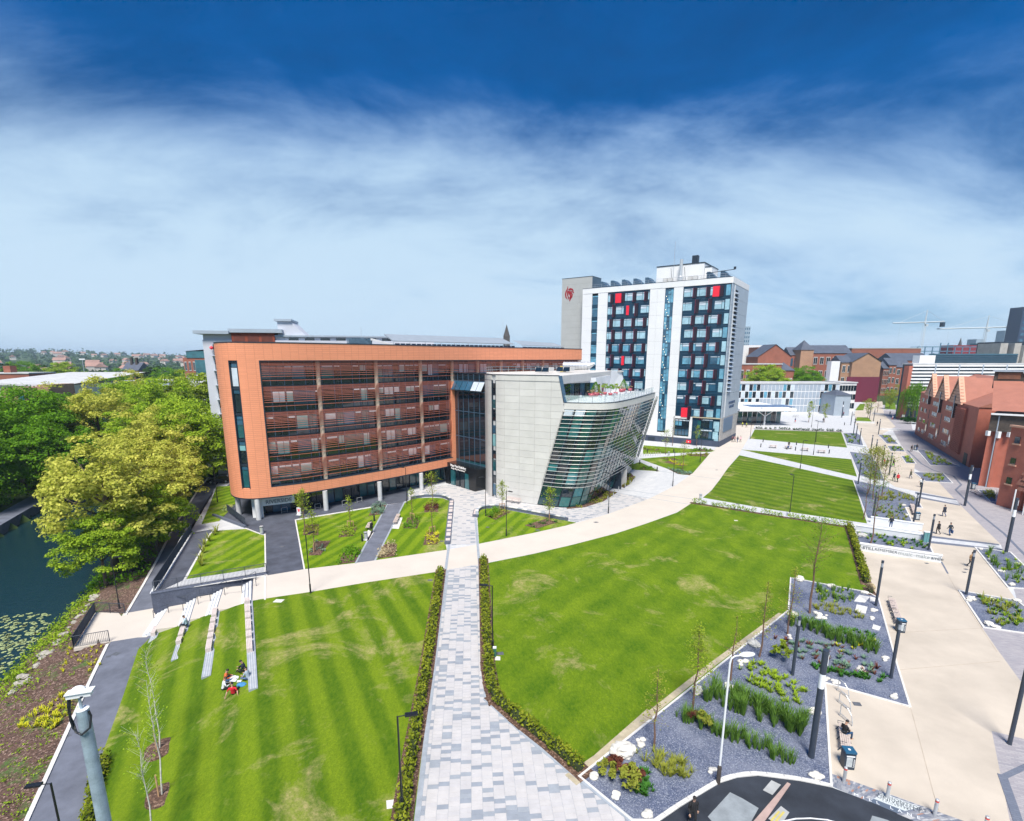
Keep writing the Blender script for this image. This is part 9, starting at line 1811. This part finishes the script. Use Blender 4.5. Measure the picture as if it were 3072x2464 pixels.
for k in range(9):
 z0 = 1.2 + 2.8 * k; b = obj('balcony', None, ab, (1.7, 0, z0)); MB().box(-.3, 2.6, -.9, .1, -.12, 0).build('floor', AG, b); MB().box(0, 2.2, -.03, .06, .05, 2.1).build('window', GL_DARK, b); MB().box(1.5, 2.2, -.05, .06, .05, 2.1).build('door', BLIND, b); mb = MB()
 for j in range(5): mb.tube([(-.3, -.9, .2 + .2 * j), (2.6, -.9, .2 + .2 * j)], .025, 4)
 mb.build('rails', RAIL, b)
for i in range(9): MB().box(15.5 + 3 * i, 17.3 + 3 * i, .42, .52, 26.5, 27.0).build('window', GL_DARK, ab)
MB().lathe([(.02, -.35), (.3, -.15), (.34, .05), (.2, .3), (.02, .36)], 10).build('red_balloon', REDP, ab, loc=(1.6, -.6, 25.0))
sh = thing('curved_shed', 'cream and brick shed with a white curved roof beyond the trees', 'building', (bx_(-60, 168), 160, 0)); W = bx_(150, 168) - bx_(-60, 168); zr = bz(1150, 168); CREAMW = mat('cream_wall', (.62, .60, .50), .8, .06); BRN = mat('weathered_tan_brick', (.34, .20, .13), .9, .15)
MB().box(0, W * .45, 0, 10, 0, bz(1228, 160)).build('wall', CREAMW, sh); pts = [(W * .56 * k / 8 - 2, bz(1238, 160) + 4.6 * math.sin(math.pi * .5 * (1 - k / 8))) for k in range(9)]; mb = MB(); mb.add([(x, -.8, z) for x, z in pts] + [(x, 10, z + .2) for x, z in pts], [(k, k + 1, 10 + k, 9 + k) for k in range(8)]); mb.add([(x, -.8, z - .5) for x, z in pts] + [(x, -.8, z) for x, z in pts], [(k, k + 1, 10 + k, 9 + k) for k in range(8)]); mb.build('curved_roof', PALEB, sh)
for i in range(3): MB().box(W * (.18 + .1 * i), W * (.26 + .1 * i), -.1, .05, bz(1232, 160), bz(1214, 160)).build('window', GL_BLUE, sh)
MB().box(W * .5, W * .82, 2, 14, 0, bz(1165, 162)).build('brick_wall', BRN, sh); MB().box(W * .84, W * 1.0, 6, 16, 0, bz(1155, 166)).build('brick_wall', BRN, sh); MB().box(W * .72, W * .80, 1.8, 2.1, 4, bz(1170, 162)).build('window', GL_TEAL, sh); MB().box(-6, W * .9, 14, 50, 0, zr - 1).build('hall', CREAMW, sh); MB().add([(-8, 13, zr), (W * .95, 13, zr - 1), (W * 1.0, 52, zr + 2.4), (-8, 52, zr + 2.4), (-8, 13, zr - .6), (W * .95, 13, zr - 1.6)], [(0, 1, 2, 3), (0, 4, 5, 1)]).build('white_roof', ROOFGREY, sh)
block('brick_works', 'red brick works with a chimney at the left edge', -60, 82, 1122, 235, BR, 14, 1, 10, WHITE, 'flat', ww=.3, wh=.2); q = bx_(16, 238); o = thing('works_chimney', 'dark brown chimney on the left brick works', 'chimney', (q, 240, 0)); MB().box(-1.6, 1.6, -1.6, 1.6, 0, bz(1098, 240)).build('stack', BR, o)
r, W, z1 = block('far_flats', 'brick and glass flats with a curved pale roof, left of the apartments', 552, 640, 1074, 260, BR, 14, 3, 7, WF, ww=.5); MB().box(2, W, -.3, 14, z1, z1 + 3.2).build('penthouse', GL_TEAL, r); MB().add([(1, -.6, z1 + 3.2), (W, -.6, z1 + 4.2), (W, 14, z1 + 4.2), (1, 14, z1 + 3.2)], [(0, 1, 2, 3)]).build('roof', PALEB, r); MB().box(W * .45, W, -1.5, 0, 0, z1 - 1).build('glass_bay', GL_TEAL, r)
r, W, z1 = block('chimney_house', 'red brick house with tall chimneys in front of the hills', 364, 412, 1112, 330, BR, 12, 1, 4, GL_DARK, 'gable', 5)
for x in (3, 6.2): MB().box(x, x + 1.2, 4, 5.4, z1, z1 + 8).build('chimney', DSTONE, r)
block('white_shed', 'long low white-roofed shed in front of the brick house', 355, 500, 1146, 250, PALEB, 20, roof='flat'); block('white_shed', 'pale shed just left of the apartment block', 560, 640, 1130, 215, WHITEP, 14, roof='flat')
fl = thing('floodlight_mast', 'thin floodlight mast standing in the far trees', 'mast', (bx_(250, 400), 400, 0)); zt = bz(1080, 400); MB().tube([(0, 0, 0), (0, 0, zt)], .25, 6).build('pole', RAIL, fl); MB().box(-2.2, 2.2, -.3, .3, zt, zt + .9).build('lamps', WHITE, fl)
bs = thing('bus', 'white single-deck bus at the end of the promenade', 'bus', tuple(G(2717, 1167)), R(75)); MB().box(-5, 5, -1.25, 1.25, .35, 3.1).build('body', WHITE, bs)
for i in range(6): MB().box(-4.7 + 1.55 * i, -3.3 + 1.55 * i, -1.28, 1.28, 1.4, 2.5).build('window', GL_DARK, bs)
MB().box(-5.03, -4.95, -1.1, 1.1, 1.2, 2.6).build('windscreen', GL_DARK, bs)
for x in (-3, 3): MB().tube([(x, -1.3, .5), (x, 1.3, .5)], .5, 12).build('wheel', BLACK, bs)
for px, py, a, c_, lab in ((2600, 1158, 10, (.5, .03, .03), 'red car in the yard below the maroon hoarding'), (2618, 1162, 10, (.3, .36, .42), 'silver car in the yard, nearest the fence'), (2632, 1156, 10, (.45, .5, .55), 'pale car in the yard, farthest right'), (2690, 1150, 20, (.02, .02, .03), 'black car at the street crossing'), (2676, 1140, 5, (.6, .6, .6), 'white van-like car below the flats'), (2705, 1142, 5, (.05, .06, .08), 'dark car in front of the flats')): car(G(px, py), R(a), c_, lab)
for i, (px, Y, s_, kd, lab) in enumerate([(2300, 246, 1.25, 'mid', 'round bright green tree behind the canopy, left of two'), (2325, 240, 1.15, 'mid2', 'round bright green tree behind the canopy, right of two'), (2390, 268, 1.1, 'green', 'dark tree beside the small slate house'), (2425, 262, 1.2, 'green2', 'dark green tree before the school tower'), (2728, 345, .95, 'green', 'single dark tree on the hall roof line'), (75, 300, 1.3, 'green', 'dark tree behind the brick works'), (130, 330, 1.35, 'far', 'dark tree row behind the shed, left'), (185, 320, 1.3, 'mid', 'green tree row behind the shed, right'), (230, 290, 1.05, 'lime', 'pale tree before the floodlight mast'), (345, 280, 1.1, 'green2', 'pointed dark tree left of the chimney house'), (450, 310, 1.3, 'far', 'dark tree right of the chimney house'), (500, 290, 1.1, 'green', 'dark tree left of the far flats'), (300, 340, 1.1, 'far', 'dark tree behind the pale crowns'), (540, 300, .9, 'mid', 'green tree under the far flats'), (20, 360, 1.4, 'far', 'dark tree at the left edge horizon')]): tree(kd, (bx_(px, Y), Y, 0), s_, lab, rz=i, name='town_tree')
rs = np.random.RandomState(8); P = []; SZ = []; HR = mat('far_roof', (.34, .20, .16), .9, .2, .05); HW = mat('far_house_wall', (.56, .52, .47), .9, .15, .05)
for _ in range(5200):
 a = rs.uniform(-.86, .86); d = 380 * (9 ** (rs.rand() ** .8)); x, y = d * math.sin(a), d * math.cos(a)
 if a > -.45 and d < 700: continue
 g = gz(x, y); s_ = rs.uniform(3, 7) * (1 + d / 2500); n = 14; q = rs.normal(size=(n, 3)) * s_ * .5; q[:, 2] = np.abs(q[:, 2]) * .8
 P.append(q + np.array([x, y, g + s_ * .25])); SZ += [s_ * .62] * n
tag(obj('far_woodland', leaf_mesh('far_woodland', np.concatenate(P), np.array(SZ), LF_BLUE, 3, aspect=.9)), 'wooded slopes all along the horizon', 'woodland', kind='stuff')
rg = random.Random(6); hm = MB().use(HW).box(-4, 4, -4, 4, 0, 5.5); hm.use(HR).add([(-4.4, -4.4, 5.5), (4.4, -4.4, 5.5), (4.4, 4.4, 5.5), (-4.4, 4.4, 5.5), (-4.4, 0, 9), (4.4, 0, 9)], [(0, 1, 5, 4), (2, 3, 4, 5), (1, 2, 5), (3, 0, 4)]); hmesh = hm.mesh('far_house')
for i in range(150):
 left = i < 95; a = rg.uniform(-.84, -.48) if left else rg.uniform(-.1, .8); d = rg.uniform(700, 2400) if left else rg.uniform(480, 1200); x, y = d * math.sin(a), d * math.cos(a); o = obj('far_house', hmesh, None, (x, y, gz(x, y) + 2 + d * .0012), rg.uniform(0, 3)); s_ = rg.uniform(1, 1.6) * (1 if left else 1.5); o.scale = (s_ * 1.5, s_, s_); tag(o, 'tiny pale house with reddish roof on the far left slope' if left else 'distant town roof behind the campus buildings', 'house', 'houses on the left slope' if left else 'distant town roofs')
hzb = MB().box(-6000, 6000, -300, 5200, -12, 110).build('haze'); tag(hzb, 'thin pale blue haze over the distance', 'haze', kind='stuff'); m = bpy.data.materials.new('haze'); m.use_nodes = True; nt = m.node_tree; nt.nodes.clear(); o = nt.nodes.new('ShaderNodeOutputMaterial'); v = nt.nodes.new('ShaderNodeVolumePrincipled'); v.inputs['Color'].default_value = (.62, .80, 1, 1); v.inputs['Density'].default_value = .00015; nt.links.new(v.outputs[0], o.inputs['Volume']); hzb.data.materials.append(m)
